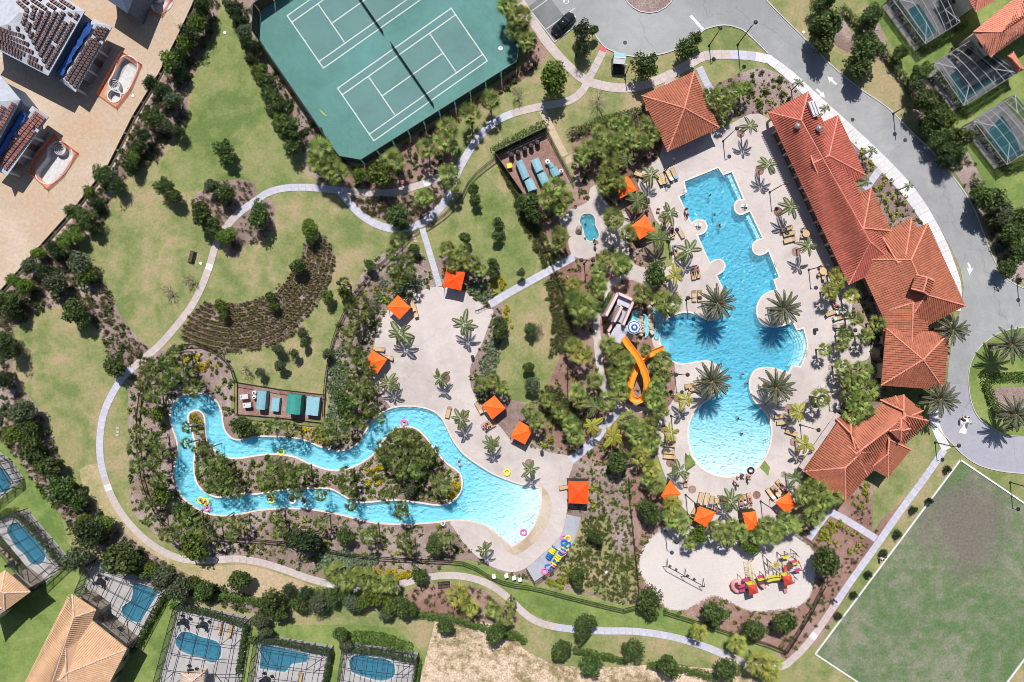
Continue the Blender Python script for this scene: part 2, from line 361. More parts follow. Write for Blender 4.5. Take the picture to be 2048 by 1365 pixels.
M['tile_red'] = plain('red_clay_tile', (.39, .108, .078), rough=.75, jitter=.10, scale=.7, isl=.20)
M['tile_orange'] = plain('orange_clay_tile', (.345, .118, .070), rough=.75, jitter=.12, scale=.7, isl=.20)
M['tile_salmon'] = plain('salmon_clay_tile', (.56, .215, .145), rough=.75, jitter=.08, scale=.7, isl=.14)
M['tile_peach'] = plain('peach_clay_tile', (.53, .33, .20), rough=.75, jitter=.08, scale=.7, isl=.12)
M['tile_tan'] = plain('tan_clay_tile', (.44, .34, .28), rough=.75, jitter=.08, scale=.7, isl=.15)
M['ridge_red'] = plain('ridge_cap', (.62, .24, .17), rough=.75, isl=.15); M['ridge_peach'] = plain('pale_ridge_cap', (.55, .40, .32), rough=.75, isl=.15)
M['felt'] = plain('grey_roof_felt', (.40, .42, .47), rough=.9, jitter=.12, scale=1.2); M['felt_dark'] = plain('dark_roof_felt', (.12, .15, .22), jitter=.15)
M['bundle'] = plain('tile_bundle_brown', (.10, .062, .058), isl=.4, obr=.3); M['bundle_red'] = plain('tile_bundle_red', (.24, .10, .085), isl=.3, obr=.3)
M['blue_tarp'] = plain('blue_tarp', (.03, .09, .33), rough=.5, jitter=.25)
M['netting'] = screenmat('orange_safety_net', (.80, .22, .09), .38)
M['gunite'] = plain('grey_gunite', (.50, .49, .50), jitter=.15, bump=.3); M['porch_wall_shaded'] = plain('shade_darkened_porch_wall', (.22, .22, .24), jitter=.2, bump=.5)  # second grey is for porch walls, darkened to paint in the porch shade
M['teal'] = plain('teal_metal', (.04, .26, .23), rough=.5, jitter=.12); M['bluegrey'] = plain('blue_grey_cover', (.20, .38, .45), rough=.6, jitter=.12, obr=.08)
M['slide'] = plain('orange_fibreglass', (.85, .28, .025), rough=.3, jitter=.05); M['steel'] = plain('steel', (.5, .5, .52), rough=.35, metal=.8)
M['lounger'] = plain('tan_sling', (.50, .36, .21), rough=.8, obr=.15); M['lframe'] = plain('bronze_frame', (.10, .075, .055), rough=.5)
M['towel_blue'] = plain('blue_towel', (.12, .35, .62)); M['towel_white'] = plain('white_towel', (.75, .75, .76)); M['towel_navy'] = plain('navy_towel', (.03, .04, .15)); M['towel_pink'] = plain('pink_towel', (.6, .22, .42))
for k, c in dict(t_yellow=(.85, .72, .02), t_blue=(.02, .16, .50), t_pink=(.78, .16, .42), t_white=(.8, .8, .8), t_black=(.02, .02, .025), play_yellow=(.52, .44, .05), play_pink=(.75, .30, .30), play_magenta=(.45, .05, .14), play_red=(.62, .07, .045), play_brown=(.10, .06, .05), blue_stripe=(.02, .09, .42), bin_yellow=(.9, .55, .02)).items(): M[k] = plain(k, c, rough=.45, jitter=.05)
M['skin'] = plain('skin', (.50, .29, .20), rough=.6, obr=.25)
for k, c in dict(c_red=(.55, .03, .04), c_navy=(.03, .04, .12), c_black=(.02, .02, .02), c_white=(.8, .8, .8), c_green=(.03, .30, .12), c_orange=(.8, .22, .08), hair=(.05, .03, .02), hair_l=(.30, .18, .08)).items(): M[k] = plain(k, c)
M['screen'] = screenmat('insect_screen', (.02, .022, .03), .30); M['screen_roof'] = screenmat('insect_screen_roof', (.03, .035, .05), .12)
M['screen_shaded'] = screenmat('shade_darkened_screen', (.008, .010, .018), .50)  # screen colour darkened to stand in for the house shadow on the cages
M['windscreen'] = screenmat('court_windscreen', (.008, .022, .025), .86)
M['picket'] = plain('black_aluminium', (.02, .018, .016), rough=.4)
M['beam_white'] = plain('white_aluminium', (.42, .44, .48), rough=.5); M['beam_dark'] = plain('bronze_aluminium', (.035, .035, .045), rough=.4)
M['glass'] = plain('window_glass', (.02, .03, .04), rough=.08)
M['trunk'] = plain('grey_brown_bark', (.17, .125, .095), rough=.9, jitter=.25, scale=4, bump=.5); M['trunk_pale'] = plain('pale_palm_trunk', (.30, .26, .23), rough=.9, jitter=.2, scale=3, bump=.3)
M['oak'] = leafmat('oak_leaves', (.030, .060, .014), (.125, .18, .045)); M['oak_b'] = leafmat('bright_leaves', (.07, .12, .013), (.15, .21, .032))
M['oak_g'] = leafmat('greyish_leaves', (.065, .088, .045), (.13, .155, .08)); M['pine'] = leafmat('dark_needles', (.024, .046, .015), (.062, .095, .034))
M['sabal'] = leafmat('fan_fronds', (.055, .095, .020), (.36, .42, .12)); M['sabal_y'] = leafmat('yellow_fan_fronds', (.15, .19, .03), (.46, .46, .11))  # second material is a yellow-green palm's own leaf colour
M['queen'] = leafmat('feather_fronds', (.07, .11, .026), (.17, .21, .065), obr=.15); M['queen_y'] = leafmat('yellow_feather_fronds', (.26, .27, .025), (.42, .40, .05), obr=.1)
M['phoenix'] = leafmat('date_fronds', (.065, .08, .045), (.22, .225, .145), obr=.1); M['phoenix_c'] = plain('orange_fruit_stalks', (.50, .22, .03), jitter=.2)
M['shrub'] = leafmat('shrub_leaves', (.06, .10, .018), (.17, .22, .045)); M['shrub_d'] = leafmat('dark_shrub_leaves', (.03, .06, .014), (.07, .105, .028))
M['shrub_y'] = leafmat('yellow_flower_shrub', (.30, .27, .01), (.72, .58, .015), obr=.1); M['shrub_l'] = leafmat('lime_shrub_leaves', (.20, .23, .02), (.38, .40, .045))
M['tuft'] = leafmat('ornamental_grass', (.13, .11, .05), (.34, .28, .15)); M['tuft_g'] = leafmat('green_ornamental_grass', (.075, .095, .028), (.17, .175, .065))
M['cover'] = leafmat('grey_green_cover', (.11, .16, .085), (.25, .32, .20)); M['rust'] = leafmat('rusty_shrub_leaves', (.13, .055, .03), (.24, .12, .06)); M['hedge'] = leafmat('hedge_leaves', (.03, .065, .009), (.09, .15, .018))
M['twig'] = plain('bare_twigs', (.24, .19, .18), rough=.9)
M['water'] = watermat('pool_water', (.22, .79, .90), 1.1, .6, (.18, .62, .76), .26); M['water_r'] = watermat('river_water', (.34, .87, .95), 1.1, .55, (.24, .64, .76), .28)
M['cas'] = plain('cascade_water', (.20, .50, .58), rough=.15, jitter=.3, scale=3)
M['water_b'] = watermat('blue_pool_water', (.14, .60, .76), 1.0, .4, (.06, .27, .38), .5)
M['water_s'] = watermat('small_pool_water', (.10, .66, .74), 1.0, .4, (.05, .42, .46), .5)
M['basin'] = plain('pool_plaster', (.82, .86, .88), rough=.8, jitter=.05, scale=.8); M['basin_t'] = plain('teal_plaster', (.12, .42, .48), rough=.8, jitter=.08)
# ---------------------------------------------------------------- outlines (photo px on the site plan)
POOL = [(1369,364,1),(1436,337,1),(1446,352,1),(1463,345,1),(1486,399,1),(1474,400),(1467,413),(1471,426),(1482,431),(1494,426),(1499,424,1),(1524,477,1),
 (1510,482),(1503,494),(1507,507),(1519,512),(1531,508),(1536,503,1),(1557,555,1),(1546,560,1),(1552,579,1),(1536,584),(1521,595),(1512,615),(1514,635),(1524,649),(1540,655),(1558,655),(1575,649),(1583,643,1),
 (1593,662,1),(1606,658,1),(1613,688),(1609,712),(1600,733,1),(1583,730,1),(1576,745,1),(1556,738),(1536,734),(1511,739),(1499,757),(1499,782),(1511,808),(1530,826),(1540,850),(1541,875),(1536,897),(1528,915),(1512,934),(1486,947),(1449,953),(1414,942),(1391,920),(1379,887),(1378,855),(1386,832),(1403,811),(1424,796),(1441,775),(1445,752),(1438,735),(1424,724),(1409,721),(1389,724),(1366,727),(1350,724),(1333,712),(1322,692),(1321,670),(1326,652),(1339,637),(1359,628),(1381,627),(1401,636),(1421,642),(1436,638),(1446,622,1),(1450,597),(1446,577),(1434,552,1),(1447,543),(1451,530),(1443,519),(1430,519),(1420,525,1),(1396,472,1),(1410,466),(1415,452),(1408,441),(1394,439),(1383,446,1),(1359,394,1),(1374,386,1)]
RIV = [(834,815),(862,822),(882,837),(894,860),(907,885),(927,910),(957,932),(987,950),(1024,965),(1049,972),(1080,978,1),(1081,1002),(1078,1020),(1072,1038),(1062,1058),(1047,1076),(1024,1091,1),(992,1064),(967,1048),(929,1040),(904,1039),(866,1044),(815,1047),(765,1046),(727,1040),(689,1030),(650,1022),(612,1017),(562,1016),(512,1020),(480,1027),(440,1030),(406,1022),(375,1002),(357,980),(350,950),(352,925),(357,905),(355,880),(346,855),(342,835),(347,810),(362,795),(387,788),(412,790),(430,802),(441,822),(445,850),(452,867),(467,880),(487,881),(512,875),(549,875),(587,877),(617,885),(642,896),(674,904),(699,900),(719,885),(732,865),(744,845),(764,827),(787,817),(812,814)]
ISL = [(812,852),(834,857),(854,875),(872,900),(894,925),(917,942),(926,960),(922,985),(902,1007),(874,1012),(837,1007),(787,1002),(724,1007),(699,1000),(682,990),(662,980),(637,978),(587,980),(549,984),(512,990),(487,989),(450,996),(425,994),(402,980),(390,960),(386,930),(389,892),(382,860),(375,842),(377,827),(390,820),(402,822),(411,835),(412,865),(422,890),(445,910),(472,916),(512,910),(549,907),(587,912),(617,925),(644,935),(674,940),(707,932),(737,915),(757,895),(769,875),(789,857)]
TUB = [(1163,432),(1172,428),(1182,429),(1189,437),(1190,450),(1196,463),(1197,473),(1190,481),(1178,482),(1170,474),(1167,460),(1160,445)]
pool_r = smooth_ring(POOL); riv_r = smooth_ring(RIV, sub=3); isl_r = smooth_ring(ISL, sub=3); tub_r = smooth_ring(TUB)
def kid(cx, cy, L_, W_, a, waist=.25, n=28):
    out = []
    for i in range(n):
        t = 2 * math.pi * i / n; r = 1 - waist * math.cos(2 * t) * 0 - waist * (math.sin(t) > 0) * abs(math.sin(t)) ** 3
        x, y = L_ / 2 * math.cos(t), W_ / 2 * math.sin(t) * r; out.append((cx + x * math.cos(a) - y * math.sin(a), cy + x * math.sin(a) + y * math.cos(a)))
    return out
SMALL = {  # neighbours' pools inside screen cages
 'pool_a': smooth_ring([(20,1050),(35,1046),(52,1058),(70,1075),(88,1100),(90,1118),(78,1130),(60,1126),(50,1110),(35,1098),(22,1078),(15,1062)]),
 'pool_b': [(268,1167),(288,1170),(318,1184),(280,1245),(262,1243),(246,1232),(244,1214),(262,1202),(266,1188)],
 'pool_c': smooth_ring([(362,1266),(380,1265),(402,1274),(425,1280),(437,1286),(443,1300),(440,1315),(425,1326),(405,1317),(385,1312),(362,1302),(351,1285)]),
 'pool_d': [(523,1289),(618,1308),(614,1325),(584,1328),(570,1345),(520,1338)],
 'pool_e': smooth_ring([(702,1316),(720,1309),(745,1315),(770,1318),(788,1330),(788,1352),(765,1362),(735,1356),(705,1345),(699,1330)]),
 'pool_f': [(1816,20),(1836,8),(1872,64),(1849,82)],
 'pool_g': [(1898,152),(1911,143),(1936,176),(1984,150),(1990,162),(1926,206)],
 'pool_h': [(1976,262),(2003,232),(2022,258),(2044,310),(2013,322),(1982,280)],
 'pool_i': smooth_ring([(-30,940),(0,935),(18,950),(22,972),(8,985),(-30,980)]),
}
SHELL = {'shell_a': smooth_ring([(238,122),(252,113),(268,118),(275,132),(272,150),(262,170),(250,186),(236,184),(222,176),(219,164),(226,152),(231,140)]),
 'shell_b': smooth_ring([(98,296),(114,285),(132,288),(143,303),(142,325),(130,345),(112,362),(95,368),(78,360),(73,345),(84,330),(94,316)]),
 'shell_c': smooth_ring([(302,-20),(345,-20),(345,5),(335,20),(320,26),(306,18),(300,0)])}
SPA = {'spa_a': (229,192,12), 'spa_c': (254,1195,12), 'spa_b': (103,1118,10), 'spa_d': (447,1290,10), 'spa_e': (801,1337,10)}
def circ(x, y, r, n=20): return [(x + r * math.cos(2 * math.pi * i / n), y + r * math.sin(2 * math.pi * i / n)) for i in range(n)]
HOLES += [(pool_r, []), (riv_r, [isl_r]), (tub_r, [])] + [(r, []) for r in SMALL.values()] + [(r, []) for r in SHELL.values()]
RBT = smooth_ring([(2120,650),(2048,656),(2011,662),(1976,680),(1950,708),(1938,742),(1938,780),(1946,815),(1961,840),(1986,857),(2011,869),(2048,872),(2120,868)])
HOLES.append((circ(229,192,12), []))

# ---------------------------------------------------------------- ground
BIG = [(-1800,-1500),(3900,-1500),(3900,2900),(-1800,2900)]
tag(sheet('lawn', BIG, 0, M['grass']), kind='structure')
ZC = [0]
def zone(name, pts, z, mat, sm=True, sub=3):
    ZC[0] += 1; z += .0007 * (ZC[0] % 14 if z < .02 else ZC[0] - 6)
    o = sheet(name, smooth_ring(pts, sub=sub) if sm else pts, z, M[mat]); return tag(o, kind='structure')
zone('building_site_ground', [(-900,-900),(900,-900),(440,-60),(404,0),(369,79),(331,154),(280,239),(230,341),(168,417),(95,499),(46,552),(0,600),(-900,1200)], .010, 'dirt', 0)
zone('green_lawn', [(0,870),(40,895),(80,980),(120,1030),(150,1110),(250,1180),(330,1190),(500,1255),(640,1250),(840,1300),(840,1700),(-400,1700),(-400,870)], .010, 'grass_green')
zone('green_lawn', [(1690,-200),(1735,0),(1790,100),(1850,190),(1900,270),(1940,360),(1990,430),(2060,520),(2400,500),(2400,-200)], .010, 'grass_green')
zone('green_lawn', [(372,250),(385,165),(402,120),(430,60),(448,20),(480,80),(530,170),(580,260),(600,330),(560,380),(480,400),(400,380),(310,390),(330,310)], .008, 'grass_mid')
zone('green_lawn', [(860,560),(850,470),(900,430),(950,350),(1000,380),(1070,500),(1060,560),(1000,590)], .008, 'grass_mid')
zone('dry_lawn', [(205,930),(215,985),(240,1035),(280,1078),(330,1112),(400,1132),(480,1130),(540,1142),(625,1172),(640,1190),(560,1205),(450,1178),(400,1160),(330,1125),(270,1085),(215,1040),(175,985),(160,940)], .018, 'grass_dry')
zone('bare_soil', [(870,1245),(940,1235),(1010,1262),(1050,1300),(1120,1330),(1230,1335),(1330,1330),(1480,1350),(1560,1420),(1500,1700),(850,1700)], .012, 'dry')
MUL = dict(
 site_belt=[(398,0),(440,-30),(440,0),(428,60),(402,120),(382,165),(375,210),(372,250),(335,290),(318,320),(258,350),(222,400),(212,440),(165,480),(158,500),(185,540),(222,585),(240,630),(290,690),(312,700),(262,735),(240,740),(215,700),(190,650),(165,640),(120,615),(85,620),(40,650),(0,655),(0,600),(95,500),(165,415),(228,335),(278,235),(326,155)],
 west_belt=[(-60,600),(0,620),(28,660),(22,700),(40,770),(88,830),(108,880),(130,940),(180,1000),(235,1055),(330,1125),(400,1160),(560,1210),(560,1235),(400,1200),(300,1165),(220,1110),(150,1060),(60,950),(0,880),(-60,860)],
 court_bed=[(440,-40),(520,-40),(506,70),(600,210),(690,325),(660,365),(620,350),(600,300),(560,240),(540,150),(490,80),(455,20)],
 court_bed_south=[(690,325),(735,330),(900,225),(1040,140),(1052,60),(1040,0),(1090,85),(1085,125),(1030,170),(960,215),(905,262),(900,330),(850,362),(790,378),(690,372),(655,360)],
 path_bed=[(692,390),(790,395),(862,372),(905,345),(890,395),(850,432),(800,448),(745,432),(708,408)],
 knoll_bed=[(385,400),(430,365),(500,362),(515,395),(480,415),(445,455),(420,470),(395,440)],
 knoll_bed_east=[(462,450),(500,412),(545,400),(545,460),(520,482),(490,492),(465,520),(452,480)],
 grass_crescent=[(625,458),(645,470),(665,500),(670,530),(650,580),(600,650),(560,685),(500,697),(430,702),(372,680),(366,662),(388,628),(410,605),(480,606),(540,588),(580,552),(605,510),(612,475)],
 river_bed=[(262,748),(310,708),(370,688),(440,697),(465,740),(478,845),(648,850),(655,760),(680,640),(735,530),(790,500),(840,500),(878,574),(900,600),(1000,600),(995,700),(1000,860),(1145,880),(1180,890),(1260,850),(1262,950),(1272,1080),(1285,1160),(1275,1210),(1180,1190),(1060,1162),(990,1140),(920,1118),(830,1158),(700,1160),(640,1155),(560,1130),(480,1115),(400,1118),(340,1090),(290,1050),(262,1010),(258,880)],
 cabana_bed=[(870,520),(930,500),(975,540),(985,600),(960,600),(940,590),(890,575)],
 east_bed=[(985,610),(1010,612),(1025,650),(1000,700),(980,760),(1020,800),(1090,810),(1110,860),(1060,905),(940,800),(950,700)],
 slide_bed=[(1085,570),(1130,520),(1210,505),(1340,555),(1330,640),(1350,720),(1350,820),(1312,860),(1330,1000),(1430,1060),(1560,1060),(1620,1010),(1660,1010),(1640,1100),(1660,1180),(1600,1310),(1560,1300),(1480,1270),(1330,1225),(1280,1195),(1265,1080),(1255,960),(1190,930),(1120,900),(1075,830),(1100,760),(1120,690)],
 plaza_bed=[(1140,260),(1200,250),(1290,215),(1330,310),(1300,340),(1340,400),(1310,430),(1300,520),(1220,520),(1130,520),(1095,470),(1060,420),(1045,380),(1150,375)],
 north_bed=[(1405,170),(1440,165),(1500,140),(1540,140),(1610,190),(1540,225),(1480,235),(1430,235)],
 club_bed=[(1650,230),(1690,250),(1730,300),(1785,350),(1840,430),(1850,450),(1780,470),(1700,340)],
 club_bed_south=[(1680,580),(1720,575),(1770,640),(1770,790),(1700,860),(1655,860),(1690,790),(1675,740),(1730,720),(1735,660),(1700,640)],
 playground_bed=[(1640,1020),(1680,1000),(1740,960),(1745,1010),(1740,1075),(1700,1160),(1600,1300),(1560,1310),(1570,1250),(1640,1150)],
 road_bed=[(1680,35),(1700,60),(1715,100),(1700,105),(1670,90),(1660,60)], road_bed_mid=[(1735,10),(1760,50),(1775,110),(1755,120),(1725,60)],
 road_bed_south=[(1820,180),(1850,140),(1880,190),(1910,260),(1950,330),(1990,420),(2040,500),(2048,560),(2010,560),(1970,450),(1900,330),(1850,270)],
 hedge_bed_se=[(1745,1065),(1785,1020),(1810,1010),(1700,1180),(1640,1285),(1625,1280),(1690,1170)],
 roundabout_bed=[(1962,745),(2048,740),(2048,845),(2000,840),(1972,815),(1958,780)],
 bottom_bed=[(830,1175),(900,1168),(960,1178),(1000,1205),(1040,1240),(1000,1250),(940,1240),(850,1225),(810,1200)],
)
for k, p in MUL.items():
    zone('mulch_bed', p, .022, 'mulch_red' if k in ('slide_bed', 'plaza_bed', 'playground_bed', 'hedge_bed_se', 'bottom_bed', 'court_bed_south') else 'mulch')
# lawns lying inside the planted zones
zone('lawn', [(1010,612),(1060,575),(1095,565),(1100,640),(1090,700),(1060,760),(1030,780),(1000,760),(985,720),(1000,660)], .034, 'grass')
zone('long_grass', [(1150,1050),(1200,1030),(1222,1045),(1225,1110),(1270,1115),(1272,1190),(1230,1200),(1150,1170),(1110,1150),(1140,1110)], .034, 'grass')
zone('lawn', [(905,1130),(960,1128),(1000,1145),(1060,1168),(1150,1190),(1260,1215),(1300,1205),(1420,1250),(1520,1290),(1545,1330),(1500,1320),(1400,1282),(1300,1258),(1150,1248),(1060,1225),(1000,1170),(940,1146)], .034, 'grass_green')
SAND = smooth_ring([(1279,1126),(1289,1093),(1307,1073),(1340,1052),(1420,1060),(1500,1080),(1560,1062),(1584,1065),(1612,1088),(1627,1108),(1629,1140),(1627,1161),(1619,1192),(1600,1210),(1574,1217),(1540,1221),(1504,1222),(1479,1214),(1454,1199),(1423,1192),(1390,1209),(1365,1219),(1335,1217),(1315,1192),(1299,1171),(1282,1146)])
pg = tag(sheet('playground_sand', SAND, .046, M['sand']), kind='structure')
# rough stones round the sand
mb = MB(); rr = random.Random(3)
for i in range(0, len(SAND)):
    a = Vector(SAND[i]); b = Vector(SAND[(i + 1) % len(SAND)]); d = (b - a).length; k = 0
    while k < d:
        p = a + (b - a) * (k / d); q = G(p.x, p.y); s = rr.uniform(.12, .26); mb.box(q.x + rr.uniform(-.15, .15), q.y + rr.uniform(-.15, .15), .08, s * 1.4, s, .12, rr.uniform(0, 3)); k += 4
tag(mb.obj('edging_stones', M['sand']), 'pale edging stones ringing the playground sand', kind='stuff')

DECK1 = smooth_ring([(874,574),(922,580),(952,600),(974,617),(987,622),(977,652),(962,692),(942,730),(940,755),(944,780),(960,806),(985,838),(1004,858),(1030,888),(1061,892),(1099,905),(1136,912),(1146,928),(1139,950),(1134,980),(1134,1017),(1125,1063),(1107,1088),(1080,1113),(1052,1136),(1029,1144),(1005,1141),(979,1131),(954,1113),(929,1088),(909,1058),(902,1041),(940,1010),(945,975),(935,945),(905,915),(880,880),(860,845),(820,832),(790,832),(782,816),(762,790),(749,762),(745,730),(751,677),(762,647),(774,622),(797,605),(824,590),(850,579)])
tag(sheet('river_beach_deck', DECK1, .060, M['deck']), kind='structure')
tag(sheet('beach_edge', smooth_ring([(1075,972),(1095,985),(1103,1005),(1100,1035),(1085,1068),(1062,1092),(1030,1110),(1000,1090),(975,1060),(1020,1095),(1050,1075),(1070,1040)]), .068, M['deck_tan']), kind='structure')
tag(sheet('tube_pad', smooth_ring([(1133,1029,1),(1162,1035,1),(1153,1070),(1135,1103),(1112,1131),(1069,1164,1),(1052,1137,1),(1080,1114),(1107,1089),(1125,1064)]), .072, M['pad']), kind='structure')
DECK2 = smooth_ring([(1316,318),(1325,290),(1340,250),(1400,240),(1440,258),(1481,237),(1519,228),(1560,262),(1595,330),(1640,420),(1680,500),(1712,560),(1705,600),(1706,640),(1733,662),(1740,700),(1733,720),(1690,735),(1683,762),(1688,800),(1673,830),(1655,860),(1628,905),(1612,932),(1606,960),(1598,990),(1585,1020),(1560,1045),(1520,1052),(1480,1040),(1440,1050),(1400,1045),(1365,1015),(1345,985),(1334,962),(1319,922),(1311,892),(1314,860),(1321,835),(1346,800),(1350,760),(1348,726),(1330,720),(1306,690),(1300,650),(1310,610),(1335,590),(1328,568),(1300,575),(1264,560),(1238,566),(1214,590),(1218,610),(1200,640),(1204,690),(1208,740),(1222,785),(1245,806),(1290,815),(1296,826),(1245,822),(1215,812),(1200,780),(1193,740),(1188,690),(1186,640),(1206,600),(1204,580),(1224,558),(1262,540),(1240,515),(1231,500),(1209,500),(1184,517),(1159,517),(1144,510),(1137,490),(1134,465),(1117,441),(1124,425),(1146,417),(1174,405),(1180,378),(1196,370),(1200,390),(1222,415),(1252,425),(1262,450),(1256,480),(1262,520),(1285,535),(1335,535),(1345,520),(1335,470),(1310,440),(1295,400),(1275,370),(1290,335)], sub=2)
tag(sheet('pool_deck', DECK2, .060, M['deck']), kind='structure')
def bed(p, mat='mulch', z=.072, h=0):
    ZC[0] += 1; z += .0005 * (ZC[0] % 9); return tag(sheet('mulch_bed', p, z, M[mat]), kind='structure')
bed(circ(1228,440,20)); bed(circ(1568,616,8)); bed(smooth_ring([(1275,492),(1300,478),(1322,498),(1318,518),(1298,524),(1279,516)])); 
bed(smooth_ring([(1370,905,1),(1388,925),(1391,930,1),(1372,944,1),(1369,930)]), 'tuft_g'); 
# grass squares by the beach entry and round planted discs
for p in ([(1378,908),(1391,926),(1372,938),(1370,925)], [(1529,921),(1540,935),(1536,952),(1519,935)]): tag(sheet('grass_patch', p, .078, M['grass_green']), kind='structure')
DISCS = [(1481,268,8),(1556,424,9),(1592,504,9),(1519,342,9),(1290,357,9),(1325,436,9),(1361,514,9),(1354,797,8),(1328,859,8),(1341,926,9),(1446,1000,9),(1577,817,9),(1588,884,9),(1567,949,6),(1384,979,8),(1513,990,8),(1661,735,6),(787,763,7),(892,757,9),(929,830,9),(986,888,9),(1058,926,8),(972,1091,7),(893,825,0)]
for x, y, r in DISCS:
    if r: tag(ob('tree_pit', MB().lathe((0, 0, 0), [(r * S, .0), (r * S, .05), (r * S - .08, .05), (r * S - .1, .02), (.01, .025)], 20).mesh('tree_pit', M['mulch_red' if r > 6 else 'mulch']), None, G3(x, y, 0, .062)), kind='structure')

# ---------------------------------------------------------------- roads
ROAD = [(1045,-300),(1010,-40),(1045,0),(1056,15),(1109,85),(1146,57),(1165,50),(1186,65),(1198,82),(1211,96),(1236,107),(1269,114),(1311,111),(1351,100),(1385,80),(1406,62),(1424,55),(1449,51),(1474,56),(1494,67),(1536,108),(1611,172),(1686,238),(1748,297),(1793,340),(1836,390),(1873,445),(1898,490),(1921,540),(1927,577),(1921,620),(1908,660),(1898,720),(1893,770),(1880,800),(1862,835),(1880,862),(1908,892),(1926,910),(1956,930),(1998,942),(2048,947),(2300,940),(2300,560),(2100,590),(2048,577),(2016,560),(1993,530),(1976,492),(1963,457),(1946,415),(1923,377),(1893,338),(1861,300),(1823,265),(1776,217),(1718,177),(1661,130),(1613,82),(1536,5),(1500,-40),(1440,-300)]
road_r = ROAD
tag(sheet('road', road_r, .040, M['asphalt']), kind='structure')
tag(sheet('roundabout_paving', smooth_ring([(1893,770,1),(1880,800),(1862,835,1),(1880,862),(1908,892),(1926,910),(1956,930),(1998,942),(2048,947),(2300,940,1),(2300,800,1),(1960,790,1),(1930,770)]), .044, M['asphalt_lilac']), kind='structure')
tag(sheet('parking_bay', [(1056,15),(1109,84),(1146,56),(1092,-14)], .044, M['asphalt_dark']), kind='structure')
def curb(pts, w=1.8, name='kerb', h=.14, z0=.0, sm=True, mat='curb'):
    p = smooth_ring(pts, closed=False, sub=3) if sm else pts
    return tag(ribbon(name, offs(p, w / 2, False), offs(p, -w / 2, False), z0, z0 + h, M[mat], closed=False), kind='structure')
curb([(2060,578),(2048,577),(2016,560),(1993,530),(1976,492),(1963,457),(1946,415),(1923,377),(1893,338),(1861,300),(1823,265),(1776,217),(1718,177),(1661,130),(1613,82),(1536,5),(1500,-40)])
curb([(1045,0),(1056,15,1),(1109,85,1),(1146,57),(1165,50),(1186,65),(1198,82),(1211,96),(1236,107),(1269,114),(1311,111),(1351,100),(1385,80),(1406,62),(1424,55),(1449,51),(1474,56),(1494,67),(1536,108)])
curb([(1862,835),(1880,862),(1908,892),(1926,910),(1956,930),(1998,942),(2048,947),(2100,945)])
isl_curb = RBT; tag(ribbon('kerb', offs(RBT, 1.4), RBT, 0, .18, M['curb']), kind='structure')
tag(sheet('roundabout_lawn', RBT, .10, M['grass_green']), kind='structure')
tag(sheet('mulch_bed', smooth_ring([(1983,780),(2048,775),(2100,790),(2100,850),(2048,850),(2010,838),(1990,815)]), .115, M['mulch']), kind='structure')
isl2 = circ(1298,-28,54); tag(ribbon('kerb', offs(isl2, 1.6), isl2, 0, .18, M['curb']), kind='structure'); tag(sheet('mulch_bed', isl2, .1, M['mulch']), kind='structure')
# broad pale pavement along the road
swc = smooth_ring([(1536,118),(1580,152),(1630,200),(1686,252),(1740,303),(1780,343),(1824,393),(1857,444),(1880,487),(1900,535),(1913,577),(1912,622)], False, 8)
swc = None or swc
def slabs(parent, A, B, mats, z=.05, t=.06, gap=.012, prob=None, rnd=None):
    for i in range(len(A) - 1):
        a0, a1, b0, b1 = Vector(A[i]), Vector(A[i + 1]), Vector(B[i]), Vector(B[i + 1])
        q = [a0 + (a1 - a0) * gap, a1 - (a1 - a0) * gap, b1 - (b1 - b0) * gap, b0 + (b0 - b0)]
        q[3] = b0 + (b1 - b0) * gap
        c = sum(((v) for v in q), Vector((0, 0))) / 4; cg = G(c.x, c.y)
        vs = [(G(v.x, v.y).x - cg.x, G(v.x, v.y).y - cg.y, zz) for zz in (0, t) for v in q]
        fs = [(4, 5, 6, 7), (0, 1, 5, 4), (1, 2, 6, 5), (2, 3, 7, 6), (3, 0, 4, 7)]
        if area([(v[0], v[1]) for v in vs[:4]]) < 0: fs = [tuple(reversed(f)) for f in fs]
        ob('slab', me('slab', vs, fs, mats(i)), parent, (cg.x, cg.y, z - t + (rnd.uniform(0, .006) if rnd else 0)))
prnd = random.Random(11)
def resample(p, step):
    out = [p[0]]; acc = 0
    for a, b in zip(p, p[1:]):
        a = Vector(a); b = Vector(b); L_ = (b - a).length
        while acc + L_ >= step:
            k = (step - acc) / L_; a = a + (b - a) * k; out.append(tuple(a)); L_ = (b - a).length; acc = 0
        acc += L_
    if acc > step * .4: out.append(tuple(p[-1]))
    return out
def path(pts, w=17, step=17, tone=None, z=.052, sm=True):
    c = resample(smooth_ring(pts, False, 6) if sm else pts, step)
    A = offs(c, w / 2, False); B = offs(c, -w / 2, False)
    base = tag(ribbon('path', A, B, .012, z - .03, M['grey'], closed=False), kind='structure')
    tn = tone or (lambda i: M['slab_pink'])
    slabs(base, A, B, tn, z=z + .006, rnd=prnd); return base
def runs(*r):
    """(index to, material) runs"""
    def f(i):
        for k, m in r:
            if i < k: return M[m]
        return M[r[-1][1]]
    return f
swc = resample(swc, 22); nW = len(swc)
so_ = []; si_ = []
for (x, y), (ax, ay), (bx, by) in zip(swc, offs(swc, 1, False), offs(swc, -1, False)):
    k = (y - 118) / 504; wl_ = 8.5 + 5 * math.sin(min(1, max(0, k)) * math.pi)
    so_.append((x + (ax - x) * wl_, y + (ay - y) * wl_)); si_.append((x + (bx - x) * wl_, y + (by - y) * wl_))
base = tag(ribbon('pavement', so_, si_, .012, .03, M['grey'], closed=False), kind='structure')
slabs(base, so_, si_, runs((30, 'slab_white'), (200, 'slab_white')), z=.09, rnd=prnd)
